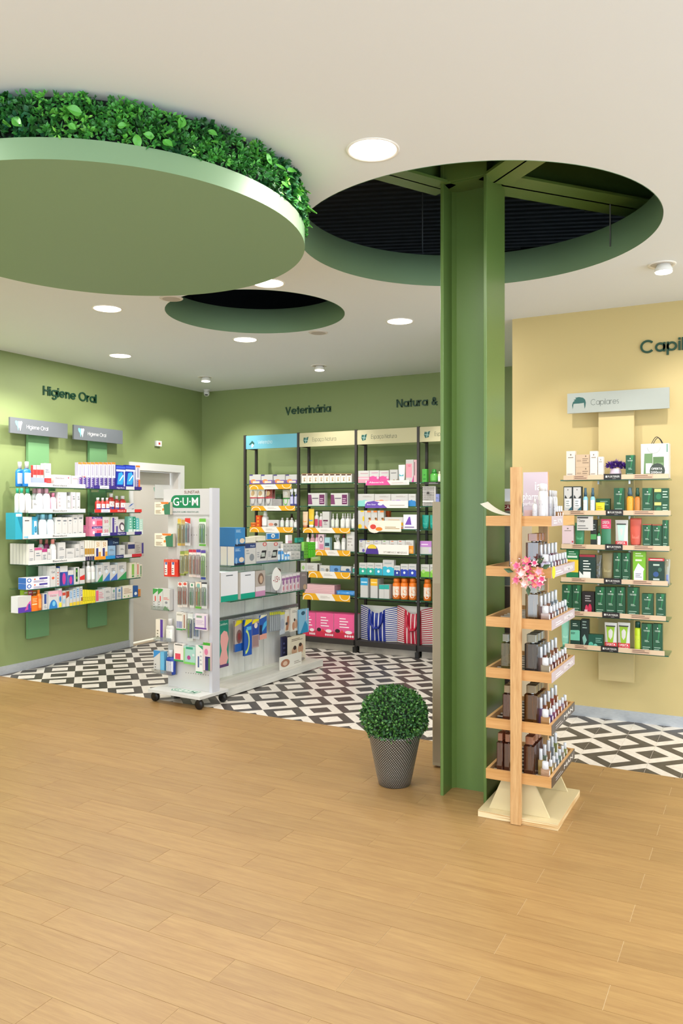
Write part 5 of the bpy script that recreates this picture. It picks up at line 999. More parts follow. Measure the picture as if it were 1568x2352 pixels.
# two striped beach bags on the base
def beach_bag(shelf, x0, x1, yt, c, label, lean=0):
    pl = shelf.pl; u0, _ = pl.hit(*px('B3', x0, 900), .062); u1, z1 = pl.hit(*px('B3', x1, yt), .062); w = u1 - u0; h = z1 - shelf.z
    rt = empty('beach_bag', pl.pt((u0 + u1) / 2, .062, shelf.z + .001), pl.th); tag(rt, label, 'bag', 'striped beach bags'); d = .15
    M1, M2 = mat(c, .3), mat('#ece8e2', .35)
    g1 = w * .25
    f = MB(); nz = 10; cols = 9; cw = (w - 2 * g1)
    def P(t, z):   # front panel sags at the top middle, bulges low
        x = -w / 2 + g1 + cw * t; zz = z * h * (.93 - .13 * sin(pi * t) * z); return (x * (1 - .06 * z) + lean * z, -.012 * sin(pi * z) - .006 * sin(3 * pi * t + 5 * z), zz)
    for k in range(cols):
        m = M1 if k % 2 == 0 else M2
        a, b = (k / cols - (.032 if k % 2 == 0 else -.032)), ((k + 1) / cols + (.032 if k % 2 == 0 else -.032))
        a, b = max(a, 0), min(b, 1)
        v = [P(t, j / nz) for j in range(nz + 1) for t in (a, b)]; f.add(v, [(2 * j, 2 * j + 1, 2 * j + 3, 2 * j + 2) for j in range(nz)], m)
    f.build('striped_front', rt)
    for s_ in (-1, 1):   # gussets with fine horizontal stripes
        g = MB(); ns = 34
        for j in range(ns):
            z0, z1_ = j / ns, (j + 1) / ns
            def Q(t, z): xx = s_ * (w / 2 - g1 + g1 * t); return (xx * (1 - .05 * z * (1 - t)) + lean * z, .0 + .05 * t - .012 * sin(pi * z) * (1 - t), z * h * (.93 + .07 * t))
            q = [Q(0, z0), Q(1, z0), Q(1, z1_), Q(0, z1_)]
            g.add(q, [(0, 1, 2, 3) if s_ > 0 else (3, 2, 1, 0)], M1 if j % 2 else M2)
        g.build('gusset', rt)
    MB().add([(-w / 2, .05, 0), (w / 2, .05, 0), (w / 2, .05, h), (-w / 2, .05, h)], [(3, 2, 1, 0)], M2).add([(-w / 2, .05, 0), (w / 2, .05, 0), (w / 2 - g1, 0, 0), (-w / 2 + g1, 0, 0)], [(0, 1, 2, 3)], M1).build('back_panel', rt)
    for q in (-.018, .006): MB().tube([(-w * .17 + lean, q, h * .78), (-w * .15 + lean, q - .01, h * .5), (-w * .05 + lean, q - .016, h * .36), (w * .07 + lean, q - .016, h * .38), (w * .15 + lean, q - .01, h * .55), (w * .17 + lean, q, h * .8)], .011, M1, 6).build('handle', rt)
beach_bag(RG[2][6], 694, 1048, 658, '#1d2f8c', 'blue and white striped beach bag on the rack base')
beach_bag(RG[2][6], 1050, 1398, 664, '#b81f38', 'red and white striped beach bag right of the blue bag', .0)
s = RG[3][0]
S(s, 'carton', 1184, 1254, 736, 'bright green carton', '#4aa83a', [('e', .3, .7, .5, .6, '#2c7a28'), ('l', .2, .8, .2, .3, '#2c7a28', 1)]); S(s, 'pump', 1283, 1396, 738, 'green pump bottle', '#58b048 #348a34 #6cc058'); S(s, 'bottle', 1405, 1450, 770, 'cream bottle', '#e8e0c0 #efe8d0')
s = RG[3][1]
CH = [('r', .0, 1, 0, 1, '#cfcac6')] + [('r', i / 8 + .01 * (j % 2), i / 8 + .06, j / 12, j / 12 + .04, '#3a3634') for i in range(8) for j in range(12)] + [('r', .4, .6, .6, .72, '#3a3634'), ('r', .1, .9, .2, .27, '#efece8')]
S(s, 'carton', 1190, 1384, 985, 'black and white patterned box', '#8a8684', CH); S(s, 'carton', 1376, 1432, 1095, 'periwinkle blue carton', '#8a94d0')
s = RG[3][2]
for x in (1175, 1284): S(s, 'tube', x, x + 100, 1398, 'teal green tube', '#0f9a8a #0c7c70 #30b0a0')
s = RG[3][3]; S(s, 'carton', 1155, 1322, 1775, 'white and orchid carton', 'w', [('r', 0, 1, .55, 1, '#c080cc'), ('l', .1, .7, .7, .8, '#efdcf2', 1), ('e', .75, 1.0, .1, .5, '#d8c8e4')])
s = RG[3][4]; s.crop = 'B3'
for x in (1297, 1386): S(s, 'carton', x, x + 84, 240, 'white carton, lime base', 'w', [('r', 0, 1, 0, .45, '#7cc43c'), ('e', .1, .5, .3, .6, '#a8d870'), ('l', .1, .8, .7, .8, '#a8b0a0', 1)])
s = RG[3][5]; s.crop = 'B3'; S(s, 'can', 1312, 1386, 385, 'orange and white sunscreen bottle', '#ee7c24 #ee7c24', SUN)

# ================================================================ WALL LETTERING (cut-out letters)
M_LET = mat('#17452f', .45)
def wall_text(t, p0, th, cap, label, depth=.012, wt=.155, sq=1.0):
    rt = empty('wall_lettering', p0, radians(th)); tag(rt, label, 'lettering')
    for ch, x in word_geo(t, wt, .085)[3]:
        v, f, _ = glyph_geo(ch, wt); n = len(v)
        V = [((x + a) * cap * sq, -depth, b * cap) for a, b in v] + [((x + a) * cap * sq, 0, b * cap) for a, b in v]; ed = {}
        for q in f:
            for a, b in zip(q, q[1:] + q[:1]): ed[(a, b)] = 1
        F = list(f) + [(b, a, a + n, b + n) for (a, b) in ed if (b, a) not in ed]
        MB().add(V, F, M_LET).build('letter', rt)
def fit(t, wtot, cap, wt=.155): return wtot / (word_geo(t, wt, .085)[2] * cap)
sv = fit('Veterinária', .596, .086)
wall_text('Higiene Oral', (XL + .0005, 5.419, 2.588), 90, .086, 'dark green cut-out words Higiene Oral on the left green wall', sq=fit('Higiene Oral', .69, .086))
wall_text('Veterinária', (-4.846, YB - .0005, 2.588), 0, .086, 'dark green cut-out word Veterinária on the back green wall', sq=sv)
wall_text('Natura &', (-3.446, YB - .0005, 2.588), 0, .086, 'dark green cut-out words Natura & on back wall, cut by the column', sq=sv)
wall_text('Capilares', (-.732, YY - .0005, 2.588), 0, .086, 'dark green cut-out word Capilares at the right edge of the yellow wall', sq=sv)

# ================================================================ WHITE ISLAND GONDOLA
IP = Plane(-3.731, 5.188, 87.2)
M_WW = wood_mat('whitewashed_board', '#eceae6', '#dcd9d4', 1.6, 2, rough=.5, var=.04); M_WWH = wood_mat('whitewashed_deck', '#e9e6de', '#d4d0c6', 1.6, 0, rough=.5, var=.03)
isl = empty('display_island', IP.o, IP.th); tag(isl, 'low white wood-look display island with glass shelves on the patterned tiles', 'shelving')
MB().box(0, 1.435, 0, .62, .055, .07, M_WWH).build('base_deck', isl)
MB().box(.0, 1.435, -.001, .02, .008, .0545, M_WWH).box(0, .018, .02, .60, .008, .0545, M_WWH).build('base_skirt', isl)
us = [.03] + [IP.hit(*px('K5', x, 1200), .3)[0] for x in (460, 703, 1035)] + [1.43]
for a, b in zip(us[:-1], us[1:]):
    MB().box(a + .002, b - .004, .30, .316, .0705, 1.02, M_WW).build('board', isl)
for u in us[1:-1]: MB().box(u - .006, u + .003, .3055, .309, .0705, 1.02, mat('#8d9094', .4, .6)).build('slotted_rail', isl)
MB().box(.03, 1.43, .317, .335, .0705, 1.02, M_WW).build('rear_panel', isl)
glass_shelf(isl, .10, 1.185, .05, .298, 1.034)
uA = IP.hit(*px('K5', 885, 1022), .05)[0]; uB = IP.hit(*px('K5', 930, 1020), .05)[0]
glass_shelf(isl, .10, uA, .05, .298, .75); glass_shelf(isl, uB, 1.19, .05, .298, .75)
for z in (1.034, .75):
    for u in us[1:-1]: MB().box(u - .004, u + .002, .12, .299, z - .028, z - .0085, M_CHROME).build('shelf_bracket', isl)
zr = IP.hit(*px('K6', 600, 150), .28)[1]
MB().box(.05, 1.42, .272, .29, zr - .012, zr + .012, mat('#9a9da0', .3, .8)).build('hook_rail', isl)
Is = [Shelf(IP, 1.0345, 'island top shelf', 'goods on the island', 'K5'), Shelf(IP, .7505, 'island lower shelf', 'goods on the island', 'K5'), Shelf(IP, .0705, 'island base deck', 'goods on the island', 'K6')]
s = Is[0]
BPB = [('l', .1, .6, .75, .88, '#bcd6ea', 3), ('e', .45, .95, .15, .42, '#e0cdb8'), ('r', 0, 1, 0, .12, '#26324c'), ('e', .08, .3, .08, .42, '#8fb4d8')]
zl = IP.hit(*px('K5', 388, 420), .06)[1] - 1.0345 + .001
S(s, 'carton', 322, 456, 420, 'blue appliance carton', '#3c78b8 #dcd6cd', BPB, off=.06, n=3, d=.07)
S(s, 'carton', 332, 464, 178, 'blue appliance carton stacked on another', '#3f86c0 #3374ac', BPB, off=.06, n=1, d=.2, lift=zl)
S(s, 'carton', 462, 600, 384, 'white and navy device carton', 'w', [('r', 0, 1, .78, 1, '#2c3f74'), ('T', .5, .9, .84, .92, '#c8d4ec', 'Neb'), ('e', .4, .85, .15, .5, '#8a9096'), ('l', .1, .4, .5, .7, '#a0a4a8', 2)], off=.06, d=.1)
MON = [('e', .6, .98, .8, 1.0, '#c8505a'), ('e', .68, .9, .83, .97, '#e8c8b8'), ('g', .35, .95, .22, .6, '#2a2a30', [(0, 0), (.8, .0), (1, 1), (.3, 1)]), ('r', .46, .8, .3, .5, '#b8c0b8'), ('r', 0, 1, 0, .1, '#8a94a8'), ('l', .08, .3, .3, .55, '#9a9ca4', 3)]
for x in (605, 748): S(s, 'carton', x, x + 139, 368, 'white blood pressure monitor carton', 'w #d8d4d0', MON, off=.06, d=.1)
for k, (x, y) in enumerate(((888, 450), (935, 450), (975, 505), (1012, 505))): S(s, 'bottle', x, x + 36, y, 'tiny blue bottle, white cap', '#4a94d0 #e8f0f6 #d8e8f4', off=.06, n=3, d=.024)
S(s, 'carton', 880, 948, 362, 'white slim carton', 'w', off=.17, d=.03)
for k in range(6): S(s, 'carton', 952 + k * 45, 995 + k * 45, 388, 'white slim carton', 'w #e2dcd2', off=.13, d=.03, m=2)
for k in range(2): S(s, 'carton', 1052 + k * 62, 1112 + k * 62, 486, 'small white carton, grey print', 'w #e4e0da', off=.065, d=.04)
S(s, 'carton', 1176, 1218, 480, 'small dark green carton', '#2c5a44', off=.07, d=.03)
for k in range(2): S(s, 'carton', 1222 + k * 26, 1246 + k * 26, 362, 'grass green slim carton', '#6cb83c #8acb5c', [('l', .3, .7, .2, .8, '#2a6a20', 4)], off=.08, d=.03)
for k in range(3): S(s, 'carton', 1278 + k * 31, 1306 + k * 31, 366, 'vivid lime green pack', '#62d42c #52c020', [('l', .3, .7, .5, .9, '#2a8a20', 3)], off=.08, d=.025)
zt = IP.hit(*px('K5', 600, 372), .07)[1] - 1.0345
S(s, 'carton', 468, 600, 305, 'flat cream carton pile on device cartons', '#e6e0cc', [], off=.07, d=.08, lift=zt + .002); S(s, 'carton', 604, 728, 288, 'flat cream carton pile on monitor cartons', '#e6e0cc #d8d0b8', [], off=.07, d=.08, lift=zt + .013)
S(s, 'card', 735, 905, 245, 'blue card with round white seal mark', '#2f86d0', [('r', 0, 1, 0, .12, '#e8a040'), ('r', .0, 1, .9, 1, '#e8eef4'), ('r', .0, .04, .1, 1, '#e8eef4'), ('r', .96, 1, .1, 1, '#e8eef4'), ('e', .35, .65, .3, .85, '#eef2f4'), ('e', .43, .57, .45, .65, '#5a8ab4')], off=.075, lift=zt + .013)
zc = IP.hit(*px('K5', 1040, 384), .13)[1] - 1.0345
S(s, 'carton', 1012, 1068, 275, 'small white and pink carton on top', '#efe9e8', [('r', 0, 1, 0, .3, '#e0a0b0')], off=.135, d=.028, lift=zc + .003); S(s, 'carton', 1130, 1214, 310, 'low teal carton on top', '#1a8a7c', [('l', .2, .8, .3, .6, '#7cc4b8', 2)], off=.135, d=.028, lift=zc + .003)
S(s, 'card', 1310, 1432, 552, 'green grass price card', '#a8c86c', [('l', .1, .9, .5, .9, '#e8f0d8', 3)], off=.048, lift=-.03)
s = Is[1]
TL = [('r', 0, 1, 0, .2, '#0fa388'), ('l', .3, .7, .86, .9, '#5a6068', 1), ('r', .1, .9, .4, .42, '#e8e8ec')]
for k, (x0, x1) in enumerate(((150, 370), (405, 590))): S(s, 'carton', x0, x1, 748, 'large white carton, teal base', '#e8e8ee #e4dcd2', TL, off=.07, n=2, d=.06)
S(s, 'carton', 594, 722, 732, 'grey photo carton, pink base', '#b8aca4', [('r', 0, 1, 0, .2, '#cf8fb8'), ('r', 0, 1, .2, .38, '#e6dde2'), ('e', .25, .85, .45, .9, '#7c6458'), ('e', .4, .75, .5, .8, '#c8a890')], off=.08, d=.06)
VP = [('r', 0, 1, .72, .86, '#a06aa0'), ('e', .2, .6, .45, .75, '#8a4a8c'), ('e', .3, .6, .1, .4, '#c86a7c'), ('l', .1, .9, .02, .08, '#a898a0', 1), ('r', .7, .9, .1, .7, '#d8a8c0')]
for k in range(5): S(s, 'carton', 935 + k * 47, 979 + k * 47, 800 - k * 10, 'lilac and white carton', '#e8dfe2 #dccfd8', VP, off=.06, n=3, d=.06)
zc = IP.hit(*px('K5', 1050, 795), .06)[1]
S(s, 'card', 806, 930, 690, 'round white price disc reading fifteen', '#f3f1ee', [], off=.055, lift=.001)
# make the disc round
disc = [o for o in COL.objects if o.get('label', '').startswith('round white price disc')][0]
w_ = disc.dimensions.x; h_ = disc.dimensions.z; dm = MB(); dm.prismy([(w_ / 2 * cos(2 * pi * i / 28), h_ * .56 + h_ * .44 * sin(2 * pi * i / 28)) for i in range(28)], 0, .002, mat('#f3f1ee', .5)); dm.prismy([(-.003, 0), (.003, 0), (.003, h_ * .2), (-.003, h_ * .2)], .002, .004, M_BLACK); disc.data = dm.mesh('disc'); disc.name = 'price_sign'
print_mb([('T', .14, .62, .44, .66, '#a02838', '-15'), ('T', .66, .82, .5, .62, '#a02838', '%'), ('g', .55, .95, .8, .98, '#5a3c34', [(0, 1), (.5, .5), (1, 0), (.9, .6)])], w_, h_, lambda x, z, e: (x - w_ / 2, -e, z)).build('lettering', disc)
S(s, 'carton', 1172, 1262, 756, 'grey-brown carton', '#8a7e80 #6c6264', [('l', .2, .8, .8, .9, '#c8bcbc', 2), ('e', .4, .9, .0, .3, '#c8a888')], off=.06, d=.1)
# hanging packs on the rail hooks
def hang(desc, x0, x1, y0, y1, c, prints, back, n=1, kind='card', step=.012, cr='K6'):
    u0, zt = IP.hit(*px(cr, x0, y0), back); u1, zb = IP.hit(*px(cr, x1, y1), back); w = u1 - u0; h = zt - zb; um = (u0 + u1) / 2
    MB().tube([(um, .275, zt + .004), (um, back - .03, zt + .004), (um, back - .035, zt + .012)], .0018, M_CHROME, 6).build('hook', isl)
    for k in range(n):
        t = make(kind, w, h, .004 if kind == 'card' else .014, (c,), prints, IP.pt(um, back + k * step, zb), IP.th, desc + (f', {ORD[k + 1]} on its hook' if n > 1 else ''), 'packs hanging on the island')
        if kind == 'card': t.name = 'hanging_pack'
INS = [('g', .5, 1.0, .02, .78, '#e9a8a4', [(.1, 0), (.7, 0), (.95, .2), (.8, .45), (1, .75), (.85, .95), (.5, 1), (.15, .9), (.1, .7), (.25, .45), (.0, .2)]), ('T', .2, .9, .9, .95, '#cfe8e0', 'Comfort'), ('r', 0, 1, 0, .06, '#5c3a6c')]
INS[0] = ('g', .25, 1.0, .02, .78) + INS[0][5:]
hang('green card pack with pink shoe insole', 92, 250, 272, 835, '#1f8c78', INS, .2, 1)
YB_ = lambda c: [('g', 0, 1, .82, 1, '#f0dc20', [(0, 0), (1, .6), (1, 1), (.2, 1)]), ('r', 0, 1, 0, .25, '#1f5cb0'), ('e', .15, .75, .25, .7, c), ('e', .3, .6, .35, .6, '#8a3a38'), ('r', .8, 1, .25, .82, '#2a70c4')]
hang('yellow-topped clear brace pack', 330, 452, 262, 632, '#b8a8a4', YB_('#7a5a58'), .2, 2)
hang('blue pack with lime curved insole', 452, 550, 250, 688, '#1f58b4', [('g', 0, 1, .82, 1, '#f0dc20', [(0, 0), (1, .6), (1, 1), (.2, 1)]), ('a', -.4, .7, .05, .75, '#c8e07c', (270, 440, .25)), ('r', .3, .9, .7, .8, '#58b4e8')], .17, 2)
hang('yellow and navy pack, clear lower half', 553, 640, 245, 590, '#b49a98', [('g', 0, 1, .85, 1, '#f0dc20', [(0, 0), (1, .6), (1, 1), (.2, 1)]), ('r', 0, 1, .45, .85, '#2448a0'), ('e', .3, .8, .68, .88, '#e8d8c8'), ('r', .1, .9, .05, .42, '#a08080')], .17, 1)
hang('navy and sky blue pack, salmon base', 648, 740, 190, 482, '#2a5cb0', [('g', 0, 1, .85, 1, '#efe6c8', [(0, 0), (1, .6), (1, 1), (.2, 1)]), ('r', 0, 1, 0, .22, '#e0a090'), ('g', .2, 1, .25, .75, '#4ab0e4', [(0, 0), (1, .6), (1, 1), (.5, .8)]), ('r', 0, .35, .2, .6, '#14244c')], .17, 1)
for k in range(6): hang('thin grey clear pack, yellow top, ' + ORD[k + 1] + ' of six', 780 + k * 24, 800 + k * 24, 150 - k * 3, 398 - k * 4, '#8a9098', [('r', 0, 1, .85, 1, '#c8c82c'), ('r', .2, .8, .05, .8, '#aab0b6')], .17, 1)
hang('pale grey clear brace pack', 912, 972, 150, 420, '#c0c6d0', [('r', 0, 1, .88, 1, '#d8d44c'), ('e', .1, .9, .2, .7, '#a8b0c0')], .17, 1)
hang('cream pack with photo of a knee', 976, 1046, 120, 382, '#e6ddd0', [('r', 0, 1, .8, .9, '#e8e4dc'), ('g', .1, .9, .05, .7, '#b07a5c', [(0, 0), (.6, 0), (1, 1), (.4, 1)]), ('r', .1, .5, .3, .42, '#3a3a44')], .17, 2)
hang('cream pack with photo of two people', 1048, 1146, 98, 378, '#ece4d8', [('l', .2, .8, .8, .88, '#9a8a80', 2), ('e', .2, .55, .05, .4, '#c89070'), ('e', .45, .9, .1, .5, '#d8a888'), ('e', .4, .6, .42, .55, '#3a2820')], .15, 2)
hang('light blue pack with dark foot picture', 1158, 1282, 118, 396, '#8cc4e4', [('g', .1, .95, .0, .5, '#2a94c8', [(0, 0), (1, 0), (.9, .6), (.6, 1), (.3, .5)]), ('e', .2, .6, .75, .92, '#2f5c74'), ('r', .7, .8, .5, .95, '#e8d0e8')], .12, 2)
s = Is[2]
for k, x in enumerate((940, 1000)): S(s, 'carton', x, x + 58, 462, 'dark blue booklet standing behind the photo one', '#2c2c4c #3a3c60', [('l', .2, .8, .2, .8, '#5a6090', 4)], off=.2, d=.02)
S(s, 'carton', 1040, 1240, 450, 'booklet with photo of a family', '#e4d8c0', [('l', .1, .8, .84, .92, '#6a5a48', 2), ('e', .1, .45, .3, .62, '#d0a484'), ('e', .2, .4, .5, .66, '#3c2a22'), ('e', .5, .85, .3, .7, '#c89878'), ('e', .55, .75, .58, .72, '#3c2a22'), ('e', .2, .9, .0, .3, '#d8ccb8'), ('e', .6, .95, .02, .14, '#9a9088')], off=.12, d=.03)
S(s, 'card', 905, 1190, 690, 'low cardboard display ledge with food photo', '#e9e4da', [('e', .05, .45, .15, .75, '#b0785c'), ('e', .15, .35, .25, .6, '#e0c0a8'), ('l', .65, .95, .2, .4, '#a89c90', 2)], off=.05)

# ================================================================ TOOTHBRUSH TOWER
TP = Plane(-4.2, 4.79, -4)
tw = empty('display_tower', TP.o, TP.th); tag(tw, 'white wheeled toothbrush display tower with green and white header', 'display stand')
MB().prism([(0, 0), (.53, 0), (.53, .33), (0, .33)], .078, .1, mat('#d9d8d6', .35)).build('base_plate', tw)
print_mb([('g', .3, .8, .18, .42, '#3f9474', [(.1, 0), (1, 0), (1, 1), (.1, 1), (0, .5)]), ('g', .315, .79, .205, .395, '#dfe6e0', [(.1, 0), (1, 0), (1, 1), (.1, 1), (0, .5)]), ('T', .35, .77, .235, .365, '#3f9474', 'G·U·M')], .53, .33, lambda x, z, e: (x, z, .1 + e)).build('base_lettering', tw)
for u, b in ((.03, .05), (.5, .03), (.5, .3), (.03, .3)):
    c_ = MB(); c_.lathe([(.0, -.014), (.034, -.014), (.036, -.006), (.036, .006), (.034, .014), (.0, .014)], M_BLACK, 18)
    for i in range(len(c_.v)): x, y, z = c_.v[i]; c_.v[i] = (x, z, y)
    c_.v = [(x * 1.0, y, z + .036) for x, y, z in c_.v]; c_.box(-.014, .014, -.018, .018, .05, .078, M_BLACK); c_.build('caster', tw, (u, b, 0))
pb = .165; uL = TP.hit(386, 1400, pb)[0]; uR = TP.hit(483, 1300, pb)[0]; uH = TP.hit(376, 1150, pb - .006)[0]; ztop = TP.hit(430, 1123, pb)[1]; zh = TP.hit(430, 1182, pb)[1]
# front panel stays uncut; the dark of its peg holes is put on as squares
M_TWR = mat('#d2cfcd', .4)
MB().box(uL, uR, pb, pb + .004, .1005, zh, M_TWR).box(uL, uL + .004, pb + .004, pb + .06, .1005, zh, M_TWR).build('perforated_panel', tw)
MB().box(uR, uR + .028, pb - .012, pb + .075, .1005, ztop + .004, mat('#cdcdd6', .4)).build('side_panel', tw)
MB().box(uL, uR, pb + .061, pb + .065, .1005, zh, M_TWR).build('rear_panel', tw)
hp = MB().box(uH, uR, pb - .008, pb - .004, zh, ztop, mat('#cac7c8', .3)).build('header_panel', tw)
hw, hh = uR - uH, ztop - zh
def gx(x): return (TP.hit(280 + x * .15944, 1150, pb)[0] - uH) / hw
def gz(y): return (TP.hit(430, 1020 + y * .15944, pb)[1] - zh) / hh
ga, gb_, gc, gd = gx(715), gx(1135), gz(920), gz(735)
rr = (gd - gc) * hh / hw / 2
gum = [('r', ga + rr, gb_, gc, gd, '#0f7d50'), ('e', ga, ga + 2 * rr, gc, gd, '#0f7d50'), ('T', gx(748), gx(1108), gz(885), gz(772), '#f2f4f2', 'G·U·M'), ('T', gx(908), gx(1128), gz(712), gz(672), '#8a6e62', 'SUNSTAR'), ('T', gx(745), gx(1120), gz(986), gz(968), '#4c7a68', 'HEALTHY GUMS. HEALTHY LIFE.')]
print_mb(gum, hw, hh, lambda x, z, e: (uH + x, pb - .008 - e, zh + z)).build('lettering', hp)
ho = MB()
for x in range(830, 1180, 37):
    u, z = TP.hit(300 + x * .15306, 1300 + (1600 + (x - 830) * .12) * .15306, pb); ho.prismy([(u - .003, z - .003), (u + .003, z - .003), (u + .003, z + .003), (u - .003, z + .003)], pb - .0006, pb - .0001, mat('#6a6460', .8))
for r_, y0 in enumerate((1310, 1765)):
    for x in (1000, 1040, 1075, 1215): u, z = TP.hit(280 + x * .15944, 1020 + y0 * .15944, pb); ho.prismy([(u - .003, z - .003), (u + .003, z - .003), (u + .003, z + .003), (u - .003, z + .003)], pb - .0006, pb - .0001, mat('#6a6460', .8))
tag(ho.build('peg_hole_dots', tw), kind='stuff')
def peg(desc, cr, x0, x1, y0, y1, kind, cols, prints=None, back=.122, n=1, d=.018, hook=True):
    u0, zt = TP.hit(*px(cr, x0, y0), back); u1, _ = TP.hit(*px(cr, x1, y0), back); _, zb = TP.hit(*px(cr if not isinstance(y1, tuple) else y1[0], (x0 + x1) / 2, y1 if not isinstance(y1, tuple) else y1[1]), back)
    w = u1 - u0; h = zt - zb; um = (u0 + u1) / 2
    if hook: MB().tube([(um, pb, zt + .003), (um, back - .012, zt + .003), (um, back - .016, zt + .01)], .0016, mat('#e4e2e0', .4), 6).build('hook', tw)
    cols = tuple(AL.get(c, c) for c in cols.split())
    for k in range(n): make(kind, w, h, d, cols, prints or [], TP.pt(um, back + k * (d + .001), zb), TP.th, desc + (f', {ORD[k + 1]} on its hook' if n > 1 else ''), 'packs on the toothbrush tower')
TB = lambda c: [('r', 0, 1, .88, 1, c), ('r', 0, 1, 0, .07, c)]
peg('yellow toothbrush pack, top row of white tower', 'K3', 785, 835, 1075, 1465, 'blister', '#d8c868 #d8b030 #e0c050', TB('#e0b850')); peg('olive toothbrush pack, top row of white tower', 'K3', 842, 890, 1090, 1465, 'blister', '#c8b078 #b08a48 #a87c3c', TB('#c8a060'))
peg('red-topped blue toothbrush pack, top row', 'K3', 892, 968, 1068, 1462, 'blister', '#e6e2e4 #58a8c8 #b06888', [('g', 0, 1, .8, 1, '#d83a34', [(0, .4), (1, 0), (1, 1), (0, 1)])]); peg('green toothbrush pack, top row right', 'K3', 1096, 1192, 1075, 1470, 'blister', '#dfe8d8 #6cc04c #58b8b0', TB('#6cb848'))
peg('red pouch with white tube picture, left', 'K3', 606, 702, 1662, ('K4', 165), 'card', '#d83428', [('r', .1, .5, .1, .85, '#ece6e4'), ('r', .2, .45, .7, .85, '#4a5aa0'), ('l', .15, .4, .2, .5, '#8a3a3a', 3), ('r', 0, 1, .85, 1, '#e05a48')], n=2, d=.01); peg('red pouch with white tube picture, right', 'K3', 705, 805, 1662, ('K4', 165), 'card', '#d83428', [('r', .1, .5, .1, .85, '#ece6e4'), ('r', .2, .45, .7, .85, '#4a5aa0'), ('l', .15, .4, .2, .5, '#8a3a3a', 3), ('r', 0, 1, .85, 1, '#e05a48')], n=2, d=.01)
peg('olive clear toothbrush pack, second row left', 'K3', 822, 880, 1545, ('K4', 150), 'blister', '#cfc890 #b8b060 #98a048', TB('#8a9a48'), n=2); peg('amber clear toothbrush pack, second row', 'K3', 884, 940, 1540, ('K4', 120), 'blister', '#d8c078 #c8a848 #e0c880', TB('#a8b060'), n=2)
peg('orange toothbrush pack, second row', 'K3', 946, 1000, 1520, ('K4', 170), 'blister', '#f0e0d8 #ee7a1c #e8581c', [('r', 0, 1, .9, 1, '#c83850')]); peg('red-orange toothbrush pack, second row', 'K3', 1002, 1052, 1520, ('K4', 172), 'blister', '#ecd8d4 #d8482c #d04030', [('r', 0, 1, .9, 1, '#c83850')])
peg('pink toothbrush pack, second row', 'K3', 1055, 1118, 1520, ('K4', 180), 'blister', '#e8d8dc #e89ab0 #eeb0a0', [('r', 0, 1, .9, 1, '#5a48a0')]); peg('lime toothbrush pack, second row right', 'K3', 1122, 1190, 1530, ('K4', 210), 'blister', '#dce8c8 #8cc83c #78b82c', [('r', 0, 1, .9, 1, '#5a48a0'), ('r', 0, 1, 0, .08, '#3a4aa0')])
peg('red toothbrush pack, third row left', 'K4', 690, 758, 240, 620, 'blister', '#ece2dc #c8483c #b0382c', [('e', .15, .85, .86, .98, '#d85a4c')]); peg('red toothbrush pack, third row, nearer the middle', 'K4', 764, 832, 240, 618, 'blister', '#ece2dc #c84038 #d86858', [('e', .15, .85, .86, .98, '#d85a4c')])
peg('slim green toothbrush pack, third row', 'K4', 870, 936, 255, 628, 'blister', '#e4e4dc #3a9468 #a8c8b8', [('e', .3, .7, .86, .97, '#3a8a68')]); peg('orange and green toothbrush pack, third row', 'K4', 956, 1042, 240, 642, 'blister', '#ead8c4 #e08a3c #6cb848', [('e', .2, .8, .78, .95, '#8ab8b0'), ('r', 0, 1, 0, .08, '#6cb848')]); peg('clear toothbrush pack, third row right', 'K4', 1048, 1128, 245, 640, 'blister', '#e0e0de #8a9498 #5aa05c', [('r', 0, 1, .94, 1, '#3a3a44')])
ID = [('r', .1, .9, .82, .92, '#b8b4a8'), ('r', 0, 1, 0, .08, '#3a9a50')] + [('r', .08 + .13 * k, .14 + .13 * k, .12, .5, '#5a68b0') for k in range(7)]
peg('interdental brush pouch, blue brushes', 'K4', 684, 778, 690, 962, 'card', '#e6e2da', ID, n=2); peg('interdental brush pouch, brown brushes', 'K4', 782, 826, 705, 958, 'card', '#e2dcd2', [('r', .3, .7, .1, .9, '#9a6a58'), ('r', 0, 1, 0, .06, '#3a9a50')])
peg('green and navy toothbrush pack, fourth row', 'K4', 836, 916, 712, 1125, 'blister', '#e6e8e4 #a8cc50 #2c3c84', TB('#d8dcd8')); peg('blue toothbrush pack, fourth row', 'K4', 922, 1016, 715, 1100, 'blister', '#d8dce4 #3a5cb0 #4a80b0', TB('#c8ccd4'))
peg('lilac pouch with purple base, fourth row', 'K4', 966, 1136, 712, 962, 'card', '#e4d8e0', [('r', .12, .6, .75, .88, '#8aa08c'), ('r', 0, 1, .06, .16, '#6a3c9c'), ('l', .1, .8, .35, .6, '#c8b0d0', 3), ('r', .85, .95, .15, .9, '#9a78b8')], back=.105)
peg('white and coral pack, fifth row left', 'K4', 648, 790, 1160, 1432, 'card', '#ece4de', [('r', .12, .88, .92, .97, '#3a3a3c'), ('r', .15, .7, .12, .45, '#e04a60'), ('r', .15, .7, .45, .75, '#f2e6e0'), ('r', 0, 1, 0, .1, '#3a9a50')], n=2); peg('green floss pack with pink picture, fifth row', 'K4', 795, 968, 1202, 1475, 'card', '#a8d0c8', [('r', .2, .8, .85, .98, '#3aa07c'), ('e', .3, .6, .25, .5, '#b04a8c'), ('r', 0, 1, 0, .12, '#7cc860'), ('r', 0, .12, .1, .9, '#9ad08c'), ('e', .75, .95, .48, .62, '#d8e0e0')], n=2)
